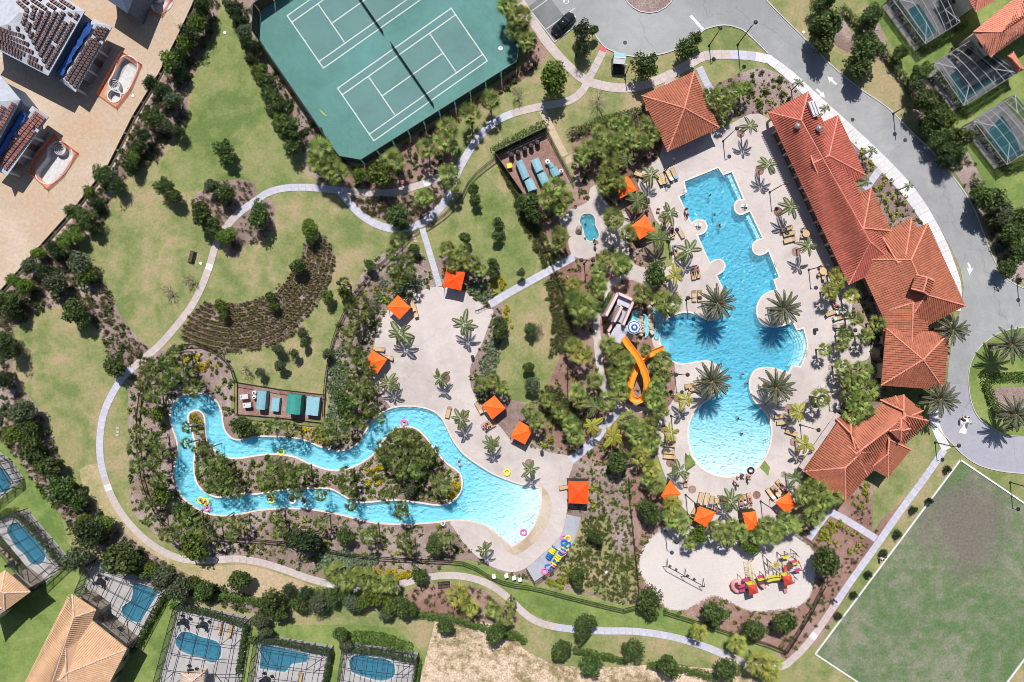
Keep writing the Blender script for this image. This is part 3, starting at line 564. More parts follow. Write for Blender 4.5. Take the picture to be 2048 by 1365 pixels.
path([(1041,6),(1060,34),(1090,80),(1122,118),(1150,145),(1168,160),(1205,172),(1250,177),(1292,170),(1340,150),(1380,128),(1410,112),(1450,110),(1500,112),(1542,120)], 18, tone=runs((2, 'slab_lilac'), (30, 'slab_pink'), (33, 'slab_lilac'), (99, 'slab_white')))
path([(1208,99),(1190,135),(1176,160)], 15, z=.056)
path([(1175,166),(1158,190),(1130,205),(1080,214),(1024,228),(982,250),(948,288),(928,320),(912,352),(895,395),(872,425),(842,448),(800,459),(760,452),(722,430),(697,404),(682,386)], 15, z=.056, tone=runs((10, 'slab_pink'), (18, 'slab_lilac'), (99, 'slab_lilac')))
path([(922,332),(885,352),(860,364),(822,376),(787,385),(737,386),(687,382),(637,377),(600,375),(562,378),(532,388),(512,402),(480,425),(452,455),(432,490),(420,530),(405,570),(385,610),(355,650),(320,690),(285,720),(250,750),(225,788),(207,830),(200,880),(203,930),(220,985),(245,1030),(280,1070),(320,1100),(360,1117),(410,1122),(470,1118),(520,1125),(570,1140),(620,1158),(680,1172),(740,1174),(800,1168),(850,1156),(900,1151),(950,1158),(990,1176),(1024,1203),(1050,1228),(1080,1246),(1130,1257),(1200,1262),(1270,1263),(1340,1273),(1400,1290),(1450,1310),(1500,1329),(1560,1334),(1585,1318),(1625,1275),(1700,1165),(1755,1088),(1800,1023),(1850,955),(1890,897)], 14, 14,
     tone=lambda i: M['slab_lilac' if (i < 60 and 16 < i % 60 < 34) or 60 < i < 78 or (150 < i < 176) or i > 195 else ('slab_white' if i % 37 == 5 else 'slab_pink')])
path([(845,458),(856,495),(868,535),(879,573)], 12, 11, z=.050, tone=runs((99, 'slab_lilac')))
path([(979,610),(1020,585),(1060,563),(1105,538),(1152,512)], 15, 15, z=.056, tone=runs((99, 'slab_lilac')))
path([(1140,922),(1165,902),(1190,880),(1212,850),(1240,818)], 17, 16, z=.066, tone=runs((99, 'slab_lilac')))
path([(1084,222),(1096,245),(1112,278),(1130,312)], 14, 22, z=.050, tone=runs((99, 'slab_tan')), sm=False)
path([(1752,1078),(1716,1055),(1685,1036),(1655,1022)], 14, 14, z=.056, tone=runs((99, 'slab_lilac')), sm=False)
path([(1654,1028),(1636,1052),(1618,1078)], 13, 13, z=.050, tone=runs((99, 'slab_lilac')), sm=False)
path([(1893,900),(1878,870),(1866,842),(1868,820)], 18, 14, z=.060, tone=runs((99, 'slab_white')), sm=False)
path([(1398,135),(1412,165),(1424,185)], 14, 14, z=.060, tone=runs((99, 'slab_lilac')), sm=False)
path([(1730,380),(1755,345),(1770,330)], 14, 14, z=.060, tone=runs((99, 'slab_lilac')), sm=False)
for x_, y_ in ((1705,240),(1700,262),(1810,281),(1250,86),(1745,330)): tag(MB().lathe((0, 0, 0), [(.01, .012), (.32, .012), (.34, 0)], 16).obj('manhole_cover', M['dark'], None, loc=G3(x_, y_, 0, .044)), kind='structure')
tag(ob('kerb_ramp', MB().box(0, 0, 0, 1.25, .9, .03, R(-25)).mesh('kerb_ramp', M['red_paint']), None, G3(1206,98, 0, .072)), 'red tactile strip at the path kerb below the turning circle', 'tactile strip')
tag(ob('kerb_ramp', MB().box(0, 0, 0, .75, 1.35, .03, R(35)).mesh('kerb_ramp', M['yellow_paint']), None, G3(1054,17, 0, .085)), 'yellow tactile strip beside the accessible parking bay', 'tactile strip')
# road markings
def paint(name, poly, z=.05, mat='road_paint', n='road_marking'): return tag(sheet(n, poly, z, M[mat], holes=[]), kind='structure')
def arrow(x, y, a, s=1.0, turn=0):
    p = [(-1.0, .18), (.1, .18), (.1, .55), (1.1, 0), (.1, -.55), (.1, -.18), (-1.0, -.18)]
    if turn: p = [(-1.1, .5), (-.7, .5), (-.35, .15), (.0, .0), (-.1, .45), (1.0, -.5), (-.35, -.75), (-.2, -.35), (-.6, -.2)]
    c, n = math.cos(a), math.sin(a); k = s / S
    paint('arrow', [(x + (u * c - v * n) * k, y + (u * n + v * c) * k) for u, v in p])
arrow(1664,162, R(222), 1.0); arrow(1641,187, R(45), 1.0); arrow(1937,538, R(110), 1.0, 1); arrow(1928,845, R(80), 1.1)
def line(a, b, w, z=.05, mat='road_paint'):
    a = Vector(a); b = Vector(b); t = (b - a).normalized(); n = Vector((-t.y, t.x)) * w / 2
    paint('line', [tuple(a + n), tuple(b + n), tuple(b - n), tuple(a - n)], z, mat)
line((1381,32),(1406,60), 6)
for k in range(7): line((1062 + k * 7, 8 - k * 8 - 8 + k*1.5), (1078 + k * 7 , -14 - k * 6), 1.2, .052)
line((1064,22),(1112,-12), 1.2, .052); line((1092,59),(1150,17), 1.2, .052); line((1110,84),(1147,56), 1.6, .052)
# wheelchair sign painted on the bay
q = G(1132, 4); mbw = MB(); mbw.torus((0, 0, 0), .42, .07, 16, 4); mbw.box(.12, .35, 0, .14, .6, .03, .5); mbw.box(-.22, .2, 0, .5, .12, .03, .5); mbw.lathe((.3, .75, 0), [(.12, -.02), (.12, .02), (.001, .02)], 8)
tag(mbw.obj('wheelchair_symbol', M['white'], None, loc=(q.x, q.y, .06), rz=.6), kind='structure')

# ---------------------------------------------------------------- sports field
FA, FB, FC, FD = (1920,920), (1630,1308), (1915,1497), (2202,1111)
tag(sheet('playing_field', [FA, FB, FC, FD], .030, M['field']), kind='structure')
for a, b in ((FA, FB), (FB, FC), (FC, FD), (FD, FA)): curb([a, b], 3.2, 'field_kerb', .16, sm=False, mat='slab_white')

# ---------------------------------------------------------------- tennis courts
CT = [(640,-60),(519,24),(516,77),(684,321),(729,329),(1033,137),(1041,84),(978,-60)]
tag(sheet('tennis_court', CT, .040, M['court']), kind='structure')
def court(o, u, v, label, side):
    o, u, v = Vector(o), Vector(u), Vector(v)      # origin corner, long side, short side (px)
    P_ = lambda a, b: o + u * a + v * b
    tag(sheet('court_surface', [tuple(P_(0, 0)), tuple(P_(1, 0)), tuple(P_(1, 1)), tuple(P_(0, 1))], .046, M['court_in'], holes=[]), kind='structure')
    mb = MB()
    ln = [((0, 0), (1, 0)), ((0, 1), (1, 1)), ((0, 0), (0, 1)), ((1, 0), (1, 1)), ((0, .125), (1, .125)), ((0, .875), (1, .875)), ((.231, .125), (.231, .875)), ((.769, .125), (.769, .875)), ((.231, .5), (.769, .5)), ((0, .49), (.012, .49)), ((.988, .49), (1, .49))]
    for i, (a, b) in enumerate(ln):
        p, q = G(*P_(*a)), G(*P_(*b)); z = .052 + (i % 4) * .0012; mb.bar((p.x, p.y, z), (q.x, q.y, z), .10, .008)
    t = tag(mb.obj('court_lines', M['court_line']), kind='structure')
    n = empty('tennis_net', G3(*P_(.5, .5)))
    a, b = G(*P_(.5, -.075)), G(*P_(.5, 1.075)); c = G(*P_(.5, .5)); a = Vector((a.x - c.x, a.y - c.y, 0)); b = Vector((b.x - c.x, b.y - c.y, 0))
    for p in (a, b): MB().tube([p, p + Vector((0, 0, 1.1))], .06, 8).obj('post', M['black'], n)
    m = MB(); m.bar(a + Vector((0, 0, .55)), b + Vector((0, 0, .55)), .02, 1.0); m.obj('net', M['windscreen'], n)
    MB().bar(a + Vector((0, 0, 1.06)), b + Vector((0, 0, 1.06)), .05, .06).obj('net_tape', M['silt'], n)
    tag(n, label, 'tennis net', 'tennis nets')
uA = (227, -160); vA = (72.5, 105)
court((675.3,177.2), uA, vA, 'dark tennis net across the lower court, fully in view', 0)
court((574.5,32), uA, vA, 'dark tennis net across the upper court, cut by the top edge', 1)
# bench, drain and yellow tape on the court
tag(ob('court_drain', MB().torus((0, 0, .02), .30, .10, 14, 6).box(0, 0, .01, .5, .3, .03).mesh('court_drain', M['white'])), 'small white drain ring on the green court by its right corner', 'drain').location = G3(1001,98, 0, .05)
t = tag(MB().tube([G3(640,221,0,.09), G3(646,227,0,.09), G3(653,233,0,.09)], .07, 6).obj('foam_pole', M['t_yellow']), 'yellow foam pole lying on the green tennis surface', 'pole')
def post_fence(pts, H_, label, cat, grp, post=2.4, rails=(.15, 1.1), rail_t=.05, infill=None, infill_mat='picket', postw=.07, mat='picket', z=0, sm=False, pick=.13):
    """posts, rails per bay and an infill of pickets or a fabric"""
    c = resample(smooth_ring(pts, False, 4) if sm else pts, post / S) if post else pts
    if not sm:      # keep corners
        c = []
        for a, b in zip(pts, pts[1:]):
            L_ = (Vector(b) - Vector(a)).length; n = max(1, round(L_ * S / post)); c += [tuple(Vector(a).lerp(Vector(b), k / n)) for k in range(n)]
        c.append(pts[-1])
    p = [G(*q) for q in c]; o0 = p[len(p) // 2]; root = empty('fence', (o0.x, o0.y, z)); tag(root, label, cat, grp)
    pm = MB().box(0, 0, H_ / 2 + .05, postw, postw, H_ + .1).mesh('post', M[mat])
    inf = MB()
    for i, q in enumerate(p):
        ob('post', pm, root, (q.x - o0.x, q.y - o0.y, 0))
        if i + 1 < len(p):
            a = Vector((q.x - o0.x, q.y - o0.y, 0)); b = Vector((p[i + 1].x - o0.x, p[i + 1].y - o0.y, 0)); d = (b - a)
            for r in rails: MB().bar(a + d * .02 + Vector((0, 0, r)), b - d * .02 + Vector((0, 0, r)), rail_t).obj('rail', M[mat], root)
            if infill == 'picket':
                n = int(d.length / pick)
                for k in range(1, n): w = a + d * k / n; inf.box(w.x, w.y, H_ / 2 + .05, .025, .025, H_ - .1)
            elif infill == 'fabric':
                MB().bar(a + d * .03 + Vector((0, 0, H_ / 2)), b - d * .03 + Vector((0, 0, H_ / 2)), .015, H_ - .12).obj('fabric_panel', M[infill_mat], root)
    if infill == 'picket': tag(inf.obj('pickets', M[mat], root), kind='stuff')
    return root
post_fence([(640,-60),(519,24),(516,77),(684,321),(729,329)], 3.0, 'tall fence with dark green windscreen along the left of the tennis courts', 'fence', 'tennis court fences', 3.0, (.1, 2.95), .05, 'fabric', 'windscreen')
post_fence([(729,329),(1033,137),(1041,84),(978,-60)], 3.0, 'tall fence with dark green windscreen below and right of the tennis courts', 'fence', 'tennis court fences', 3.0, (.1, 2.95), .05, 'fabric', 'windscreen')
ff = 'black rail fence '
post_fence([(992,318),(960,342),(937,367),(922,397),(892,428),(872,443),(852,455)], 1.3, ff + 'curving beside the path from the upper pump yard', 'fence', 'black rail fences', 2.2, (.15, 1.15, 1.3), .06, 'picket', sm=True)
post_fence([(838,458),(826,468),(807,487),(785,510),(760,532),(737,557),(712,586),(697,612),(684,640),(672,668),(662,705),(652,768),(648,840)], 1.3, ff + 'curving down the lawn from the gate to the lower pump yard', 'fence', 'black rail fences', 2.2, (.15, 1.15, 1.3), .06, 'picket', sm=True)
post_fence([(475,827),(475,765),(560,779),(652,790)], 1.5, ff + 'around the lower pump yard, top side', 'fence', 'black rail fences', 2.2, (.15, 1.4), .07, 'picket')
post_fence([(475,829),(560,836),(645,846)], 1.5, ff + 'around the lower pump yard, bottom side', 'fence', 'black rail fences', 2.2, (.15, 1.4), .07, 'picket')
post_fence([(475,763),(468,740),(448,714),(425,697),(392,686),(370,690),(340,705),(305,750),(287,785),(282,820),(280,860),(283,900),(292,967),(307,1002),(330,1045),(380,1072),(440,1074),(512,1079),(575,1084),(638,1094),(689,1105),(765,1114),(840,1118),(929,1124),(967,1144),(992,1157),(1024,1167),(1069,1174),(1150,1195),(1231,1215),(1254,1218),(1279,1208)], 1.3, ff + 'looping round the planting outside the lazy river', 'fence', 'black rail fences', 2.4, (.15, 1.15, 1.3), .06, 'picket', sm=True)
post_fence([(1278,1200),(1272,1140),(1264,1060),(1259,1010),(1256,955)], 1.3, ff + 'running straight between the lawn and the playground mulch', 'fence', 'black rail fences', 2.4, (.15, 1.3), .06, 'picket')
post_fence([(1326,1221),(1403,1245),(1464,1266),(1536,1287),(1569,1301),(1586,1275),(1618,1222),(1645,1169)], 1.3, ff + 'below and right of the playground', 'fence', 'black rail fences', 2.4, (.15, 1.15, 1.3), .06, 'picket')
post_fence([(1589,1063),(1615,1080),(1642,1099)], 1.3, ff + 'short run above the playground at its right corner', 'fence', 'black rail fences', 2.0, (.15, 1.3), .06, 'picket')
post_fence([(1053,1137),(1069,1164),(1100,1143),(1128,1112),(1134,1100)], 1.2, ff + 'edging the tube rental pad', 'fence', 'black rail fences', 2.0, (.15, 1.2), .06, 'picket')
post_fence([(1047,393),(990,311)], 1.8, 'black screen fence along the left of the upper pump yard', 'fence', 'pump yard screens', 2.2, (.15, 1.75), .07, 'fabric', 'windscreen')
post_fence([(990,311),(1092,262)], 2.2, 'black screen fence along the top of the upper pump yard', 'fence', 'pump yard screens', 2.2, (.15, 2.1), .07, 'fabric', 'windscreen')
post_fence([(1092,262),(1146,366)], 1.5, 'black rail fence along the right of the upper pump yard', 'fence', 'pump yard screens', 2.2, (.15, 1.45), .07, 'picket')
post_fence([(395,0),(360,75),(322,150),(270,235),(220,335),(160,410),(87,492),(40,545),(0,590),(-80,680)], .9, 'low black silt fence along the edge of the sandy building site', 'fence', None, 3.0, (), .05, 'fabric', 'silt', mat='silt')
post_fence([(1060,430),(1100,520),(1130,600)], 1.2, 'black rail fence between the long grass and the hot tub planting', 'fence', 'black rail fences', 2.2, (.15, 1.2), .05, 'picket')
post_fence([(1135,720),(1134,790)], 1.2, 'short black rail fence in the mulch left of the slide palms', 'fence', 'black rail fences', 2.2, (.15, 1.2), .05, 'picket')

# ---------------------------------------------------------------- pools
def pool(name, label, ring, zf, islands=(), mats=('basin', 'water', 'coping'), cop=3.2, zt=.075, wl=-.06, grid=14, cat='pool', inner_cop=True, deep=2.6):
    root = empty(name, G3(ring[0][0], ring[0][1])); root.location = (0, 0, 0); tag(root, label, cat)
    hl = [(i, []) for i in islands]
    sheet('basin', offs(ring, .6), 0, M[mats[0]], hl, grid, zf, root)
    w = [(G(*p).x, G(*p).y) for p in ring]; allr = [ring] + list(islands); vs = []; fs = []
    for r in allr:
        b = len(vs); n = len(r)
        for z in (zt - .01, -deep): vs += [(G(*p).x, G(*p).y, z) for p in r]
        fs += [(b + i, b + (i + 1) % n, b + n + (i + 1) % n, b + n + i) for i in range(n)]
    ob('wall', me('wall', vs, fs, M[mats[0]]), root)
    if mats[1]:
        r = offs(ring, .25); il = [offs(i, -.25) for i in islands]; v, f = tri(r, [(i, []) for i in il]); n = len(v)
        vs = [(G(*p).x, G(*p).y, z) for z in (wl, -deep - .5) for p in v]
        fs = []
        for t in f:
            t = list(t)
            a, b, c = (Vector(vs[k]) for k in t[:3])
            if (b - a).cross(c - a).z < 0: t.reverse()
            fs.append(tuple(t)); fs.append(tuple(k + n for k in reversed(t)))
        m = me('water', vs, fs, M[mats[1]]); bm = bmesh.new(); bm.from_mesh(m)
        be = [e for e in bm.edges if len(e.link_faces) == 1]; top = [e for e in be if e.verts[0].co.z > -1]
        bm.verts.ensure_lookup_table()
        for e in top:
            i, j = e.verts[0].index, e.verts[1].index; bm.faces.new((bm.verts[i], bm.verts[j], bm.verts[j + n], bm.verts[i + n]))
        bmesh.ops.recalc_face_normals(bm, faces=bm.faces); bm.to_mesh(m); bm.free()
        ob('water', m, root)
    if cop:
        ribbon('coping', ring, offs(ring, cop), zt - .08, zt + .015, M[mats[2]], parent=root)
        for i in islands: ribbon('coping', i, offs(i, -cop), zt - .08, zt + .015, M[mats[2]], parent=root)
    return root
def zmain(x, y):
    d = 1.45 if y < 740 else 1.45 * max(.03, min(1, (957 - y) / 217)) ** 1.7
    if x > 1560 and 650 < y < 745: d = min(d, max(.15, (1620 - x) / 35 * 1.1))
    if y < 800 and x < 1345: d = .9
    return -.06 - d
mp = pool('swimming_pool', 'large free-form turquoise swimming pool with stepped sides and shallow beach end', pool_r, zmain)
def zriv(x, y):
    if x > 925 and y > 920:
        d = math.hypot(x - 930, y - 960); return -.06 - max(.02, .95 * (1 - min(1, max(0, (d - 10) / 148))) ** 1.5)
    return -1.0
rv = pool('lazy_river', 'long winding turquoise lazy river looping round a planted island', riv_r, zriv, [isl_r], ('basin', 'water_r', 'coping'), zt=.075)
tb = pool('hot_tub', 'small deep blue hot tub beside the tan boulder', tub_r, lambda x, y: -1.0, mats=('basin_t', 'water', 'coping'), cop=1.6)
# entry steps (curved treads on the right of the big pool) and long bench ledges
for k in range(4):
    r0 = 1611 - k * 5
    c = smooth_ring([(r0 - 12, 662), (r0, 688), (r0 - 3, 712), (r0 - 14, 733)], False, 5)
    ribbon('step', c, offs(c, 4.6, False) if 0 else [(x - 5, y) for x, y in c], -2.4, -.16 - .22 * k, M['basin'], False, mp)
for a, b in (((1463,347),(1486,399)), ((1500,428),(1524,478))):
    c = [(a[0] - 1, a[1] + 1), (b[0] - 1, b[1])]; ribbon('ledge', c, [(x - 6, y + 3) for x, y in c], -2.4, -.40, M['basin'], False, mp)
SL = {'pool_a': 'kidney swimming pool in the leftmost screen cage', 'pool_b': 'swimming pool with notched edge behind the peach roofed house', 'pool_c': 'wavy swimming pool in the white decked cage right of the peach roof', 'pool_d': 'angular swimming pool in the middle cage on the bottom edge', 'pool_e': 'cloud shaped swimming pool in the rightmost bottom cage', 'pool_f': 'teal rectangular pool in the top right corner cage', 'pool_g': 'narrow dark pool in the cage below the salmon roof', 'pool_h': 'teal pool in the lowest cage on the right edge', 'pool_i': 'pool cut by the left edge, only its end showing'}
for k, r in SMALL.items(): pool('swimming_pool', SL[k], r, lambda x, y: -1.3, mats=('basin', 'water_s' if k in ('pool_f', 'pool_g', 'pool_h') else 'water_b', 'slab_white'), cop=2.2, grid=0, zt=.06)
for k, r in SHELL.items():
    nm = {'shell_a': 'empty grey pool shell fenced with orange net beside the upper unfinished house', 'shell_b': 'empty grey pool shell fenced with orange net beside the lower unfinished house', 'shell_c': 'empty grey pool shell cut by the top edge'}[k]
    rt = pool('pool_shell', nm, r, lambda x, y: -1.1, mats=('gunite', None, 'gunite'), cop=2.2, grid=0, zt=.08, cat='pool shell', deep=1.1)
    cx, cy = {'shell_a': (226,170), 'shell_b': (118,298), 'shell_c': (310,-10)}[k]
    for i in range(4): ribbon('step', circ(cx, cy, 12 - 2.6 * i), circ(cx, cy, 11 - 2.6 * i), -1.1, -.2 - .2 * i, M['gunite'], True, rt)
pool('spa_shell', 'round empty grey spa shell below the upper pool shell', circ(229,192,12), lambda x, y: -.8, mats=('gunite', None, 'gunite'), cop=2.6, grid=0, zt=.12, cat='spa shell', deep=.8)
for poly, nm in (([(246,105),(284,130),(262,182),(235,217),(197,190),(222,146)], 'orange safety netting staked round the upper empty pool shell'), ([(110,270),(157,307),(128,352),(97,380),(60,345),(72,318)], 'orange safety netting staked round the lower empty pool shell'), ([(290,-30),(286,20),(325,33),(352,-10)], 'orange safety netting round the pool shell on the top edge')):
    rt = empty('safety_fence'); tag(rt, nm, 'safety fence', 'orange safety nets'); m = MB()
    n = len(poly)
    for i in range(n):
        a, b = G3(*poly[i]), G3(*poly[(i + 1) % n]); MB().bar(a + Vector((0, 0, .3)), b + Vector((0, 0, .3)), .02, .55).obj('net_panel', M['netting'], rt)
        MB().box(a.x, a.y, .6, .05, .05, 1.2).obj('stake', M['brown'], rt)
    ic = offs(poly, -7); ribbon('net_skirt', poly, ic, .02, .05, M['netting'], True, rt)
# ---------------------------------------------------------------- roofs
def rib_face(mb, poly, sp, course, h=.13, mi=0):
    """clay tiles laid on one sloped face: ribs run down the slope, stepped course by course"""
    p = [Vector(v) for v in poly]; n = Vector((0, 0, 0))
    for i in range(len(p)): n += (p[i] - p[0]).cross(p[(i + 1) % len(p)] - p[0])
    if n.length < 1e-6: return
    n.normalize()
    if n.z < 0: n = -n
    dn = Vector((n.x, n.y, 0))
    if dn.length < .02: return
    dn.normalize(); lat = Vector((-dn.y, dn.x, 0)); slope = (dn - n * dn.dot(n)).normalized()
    o = p[0]; q = [((v - o).dot(lat), (v - o).dot(slope)) for v in p]
    lo = min(a for a, b in q); hi = max(a for a, b in q); k = math.ceil(lo / sp)
    while k * sp < hi:
        x = k * sp + .013; ys = []
        for i in range(len(q)):
            (x0, y0), (x1, y1) = q[i], q[(i + 1) % len(q)]
            if (x0 > x) != (x1 > x): ys.append(y0 + (y1 - y0) * (x - x0) / (x1 - x0))
        ys.sort()
        for a, b in zip(ys[::2], ys[1::2]):
            d = a
            while d < b - .05:
                e = min(d + course, b); w = sp * .36
                A = o + lat * x + slope * d; B = o + lat * x + slope * e
                vs = [A - lat * w * .85 + n * .005, A - lat * w * .4 + n * h * .6, A + lat * w * .4 + n * h * .6, A + lat * w * .85 + n * .005,
                      B - lat * w + n * .005, B - lat * w * .45 + n * h, B + lat * w * .45 + n * h, B + lat * w + n * .005]
                mb.add(vs, [(0, 4, 5, 1), (1, 5, 6, 2), (2, 6, 7, 3), (4, 7, 6, 5)], mi); d = e
        k += 1
def hip(root, c, r0, r1, he, hr, mat, cap, sp=.38, course=.40, name='roof', thick=.16, ribs=True, caps=True, rh=.12):
    """c = 4 eave corners, r0/r1 = ridge ends (r0 near c0-c1, r1 near c2-c3), all as surveyed photo px at their height"""
    o = root.location
    C_ = [G3(x, y, he) - o for x, y in c]; a, b = G3(*r0, hr) - o, G3(*r1, hr) - o
    if (a - b).length < .05: b = a
    fs = [[C_[0], C_[1], a], [C_[1], C_[2], b, a], [C_[2], C_[3], b], [C_[3], C_[0], a, b]]
    if a is b: fs = [[C_[i], C_[(i + 1) % 4], a] for i in range(4)]
    m = MB()
    for f in fs: m.add(f, [tuple(range(len(f)))])
    lo = [v - Vector((0, 0, thick)) for v in C_]
    for i in range(4): j = (i + 1) % 4; m.add([C_[i], C_[j], lo[j], lo[i]], [(0, 1, 2, 3)])
    m.add(lo, [(3, 2, 1, 0)])
    rf = m.obj(name, [mat], root)
    if ribs:
        t = MB()
        for f in fs: rib_face(t, f, sp, course, rh)
        tag(t.obj('roof_tiles', mat, rf), kind='stuff')
    if caps:
        segs = [(C_[0], a), (C_[1], a), (C_[2], b), (C_[3], b)] + ([(a, b)] if a is not b else [])
        for s_, e in segs:
            k = MB(); L_ = (e - s_).length; n = max(2, int(L_ / .42)); up = Vector((0, 0, .05))
            for i in range(n):
                p, q = s_.lerp(e, i / n) + up, s_.lerp(e, (i + 1) / n) + up * .6; k.tube([p, q], [.15, .12], 6)
            k.obj('ridge_cap', cap, rf)
    return rf
def walls(root, c, he, mat='stucco', inset=.7, win=3.6, doors=True):
    o = root.location; P_ = [G3(x, y, he) - o for x, y in c]; cen = sum(P_, Vector()) / len(P_)
    Q = [Vector((p.x + (cen.x - p.x) * inset / (p - cen).length * 1.2, p.y + (cen.y - p.y) * inset / (p - cen).length * 1.2, 0)) for p in P_]
    m = MB(); n = len(Q); T_ = [v + Vector((0, 0, he - .12)) for v in Q]
    for i in range(n): j = (i + 1) % n; m.add([Q[i], Q[j], T_[j], T_[i]], [(0, 1, 2, 3)])
    w = m.obj('wall', M[mat], root)
    for i in range(n):
        a, b = Q[i], Q[(i + 1) % n]; d = b - a; k = int(d.length / win)
        for s in range(1, k + 1):
            p = a.lerp(b, s / (k + 1)); ang = math.atan2(d.y, d.x)
            for z in ([1.5] if he < 4.5 else [1.5, 4.4]):
                if s == (k + 1) // 2 and z == 1.5 and doors: MB().box(p.x, p.y, 1.1, 1.1, .12, 2.2, ang).obj('door', M['brown'], w)
                else:
                    f = MB().box(p.x, p.y, z, 1.3, .10, 1.3, ang).obj('window', M['cream'], w); 
                    MB().box(p.x, p.y, z, 1.1, .14, 1.1, ang).obj('pane', M['glass'], f) if 0 else None
                    MB().box(p.x, p.y, z, 1.1, .16, 1.1, ang).obj('pane', M['glass'], root)
    return w
# clubhouse
K = empty('clubhouse', G3(1750, 560)); tag(K, 'long clubhouse under connected red and orange clay tile roofs beside the big pool', 'clubhouse')
TR, TO, CR = M['tile_red'], M['tile_orange'], M['ridge_red']
KB = [([(1536,225),(1616,184),(1790,528),(1697,570)], (1602,241), (1740,484), 3.6, 5.6, TR),
 ([(1676,231),(1731,351),(1655,395),(1608,262)], (1658,312), (1626,327), 3.6, 5.55, TR),
 ([(1742,376),(1782,462),(1735,520),(1690,402)], (1727,457), (1718,462), 3.6, 5.6, TO),
 ([(1823,436),(1862,515),(1795,560),(1762,470)], (1810,518), (1795,526), 3.6, 5.7, TO),
 ([(1713,520),(1855,447),(1931,612),(1789,685)], (1822,520), (1852,590), 3.6, 6.3, TO),
 ([(1766,625),(1856,647),(1855,700),(1766,690)], (1826,606), (1823,700), 3.6, 5.6, TO)]
for c, a, b, he, hr, m in KB: hip(K, c, a, b, he, hr, m, CR)
walls(K, KB[0][0], 3.6, 'brown', inset=3.0); walls(K, KB[4][0], 3.6, inset=1.6)
# arcade posts under the pool-side eave
for k in range(15):
    p = G3(1544 + 161 * k / 15, 232 + 345 * k / 15, 3.6) - K.location; MB().box(p.x + .5, p.y, 1.7, .35, .35, 3.4, R(-63)).obj('column', M['stucco'], K)
cu = [(1826,548),(1869,565),(1858,585),(1830,590)]
MB().box(*(G3(1850,566,6.5) - K.location)[:2], 6.1, 1.9, 1.9, 1.6, R(-20)).obj('cupola_wall', M['stucco'], K)
hip(K, [(1832,550),(1868,563),(1858,592),(1822,578)], (1854,556), (1846,584), 6.9, 7.8, TO, CR, name='cupola_roof')
for (x, y), h in (((1597,251), 5.3), ((1640,256), 5.3)):
    p = G3(x, y, h + .8) - K.location
    v = MB(); v.lathe((p.x, p.y, 4.6), [(.36, 0), (.36, 1.1), (.5, 1.12), (.5, 1.3), (.36, 1.42), (.2, 1.6), (.01, 1.62)], 14); v.obj('roof_vent', M['steel'], K)
p = G3(1627,218,5.0) - K.location
hd = MB(); hd.box(p.x, p.y, 4.8, 1.2, 2.6, .9, R(20)); [hd.box(p.x + .5 * s, p.y + .1 * s, 5.35, .3, 2.2, .2, R(20)) for s in (-1, 0, 1)]; hd.obj('roof_unit', M['lightgrey'], K)
MB().box(*(G3(1647,238,3) - K.location)[:2], 2.9, 1.8, 1.2, .2, R(20)).obj('entry_slab', M['slab_white'], K)
# pyramid roofed hall
K6 = empty('entrance_hall', G3(1830, 720)); tag(K6, 'square orange tiled pyramid roof hall at the lower end of the clubhouse', 'building')
c6 = [(1772,657),(1898,666),(1888,780),(1762,771)]; hip(K6, c6, (1846,720), (1846,720), 4.6, 7.2, TO, CR); walls(K6, c6, 4.4, inset=1.4)
MB().lathe((G3(1757,706) - K6.location)[:2] + (0,) if 0 else tuple((G3(1760,708) - K6.location)[:2]) + (.1,), [(1.7, 0), (1.7, 2.9), (1.5, 3.0), (.01, 3.0)], 20).obj('round_bay', M['dark'], K6)
# south west wing
K7 = empty('south_wing', G3(1740, 880)); tag(K7, 'angled orange tiled wing with cupola between the pool deck and the lawn', 'building')
K7B = [([(1606,943),(1691,1004),(1772,905),(1683,836)], (1690,936), (1722,905), 3.5, 5.4),
 ([(1672,868),(1735,952),(1856,842),(1790,792)], (1712,908), (1812,832), 3.5, 5.4),
 ([(1741,937),(1776,956),(1822,900),(1770,862)], (1776,908), (1778,880), 3.5, 5.35),
 ([(1760,800),(1807,790),(1846,822),(1830,860)], (1807,822), (1807,838), 3.5, 5.3),
 ([(1672,838),(1702,828),(1740,880),(1700,905)], (1702,868), (1712,905), 3.5, 5.1)]
for c, a, b, he, hr in K7B: hip(K7, c, a, b, he, hr, TO, CR)
walls(K7, K7B[0][0], 3.4, inset=1.2); walls(K7, K7B[1][0], 3.4, inset=1.4)
MB().box(*(G3(1798,865,5.5) - K7.location)[:2], 5.2, 1.7, 1.7, 1.5, R(38)).obj('cupola_wall', M['stucco'], K7)
hip(K7, [(1779,863),(1802,838),(1820,858),(1802,882)], (1802,858), (1802,862), 6.0, 6.9, TO, CR, name='cupola_roof')
q = [(1608,941),(1684,832)]; a, b = G3(*q[0], 3.2) - K7.location, G3(*q[1], 3.2) - K7.location; MB().bar(a + Vector((-.5, .3, -.1)), b + Vector((-.5, .3, -.1)), .9, .12).obj('patio_wall', M['slab_pink'], K7)
# pavilion
Kp = empty('pavilion', G3(1362, 224)); tag(Kp, 'open square pavilion with red clay tile pyramid roof above the big pool', 'pavilion')
cp = [(1283,192),(1388,144),(1439,256),(1335,304)]; hip(Kp, cp, (1369,217), (1369,217), 3.3, 5.6, M['tile_orange'], CR)
for x, y in cp:
    p = G3(x + (1362 - x) * .14, y + (224 - y) * .14, 3.3) - Kp.location; MB().box(p.x, p.y, 1.6, .5, .5, 3.2, R(-25)).obj('column', M['stucco'], Kp)
MB().box(0, 0, .12, 9.2, 9.2, .12, R(-25)).obj('floor', M['deck'], Kp)
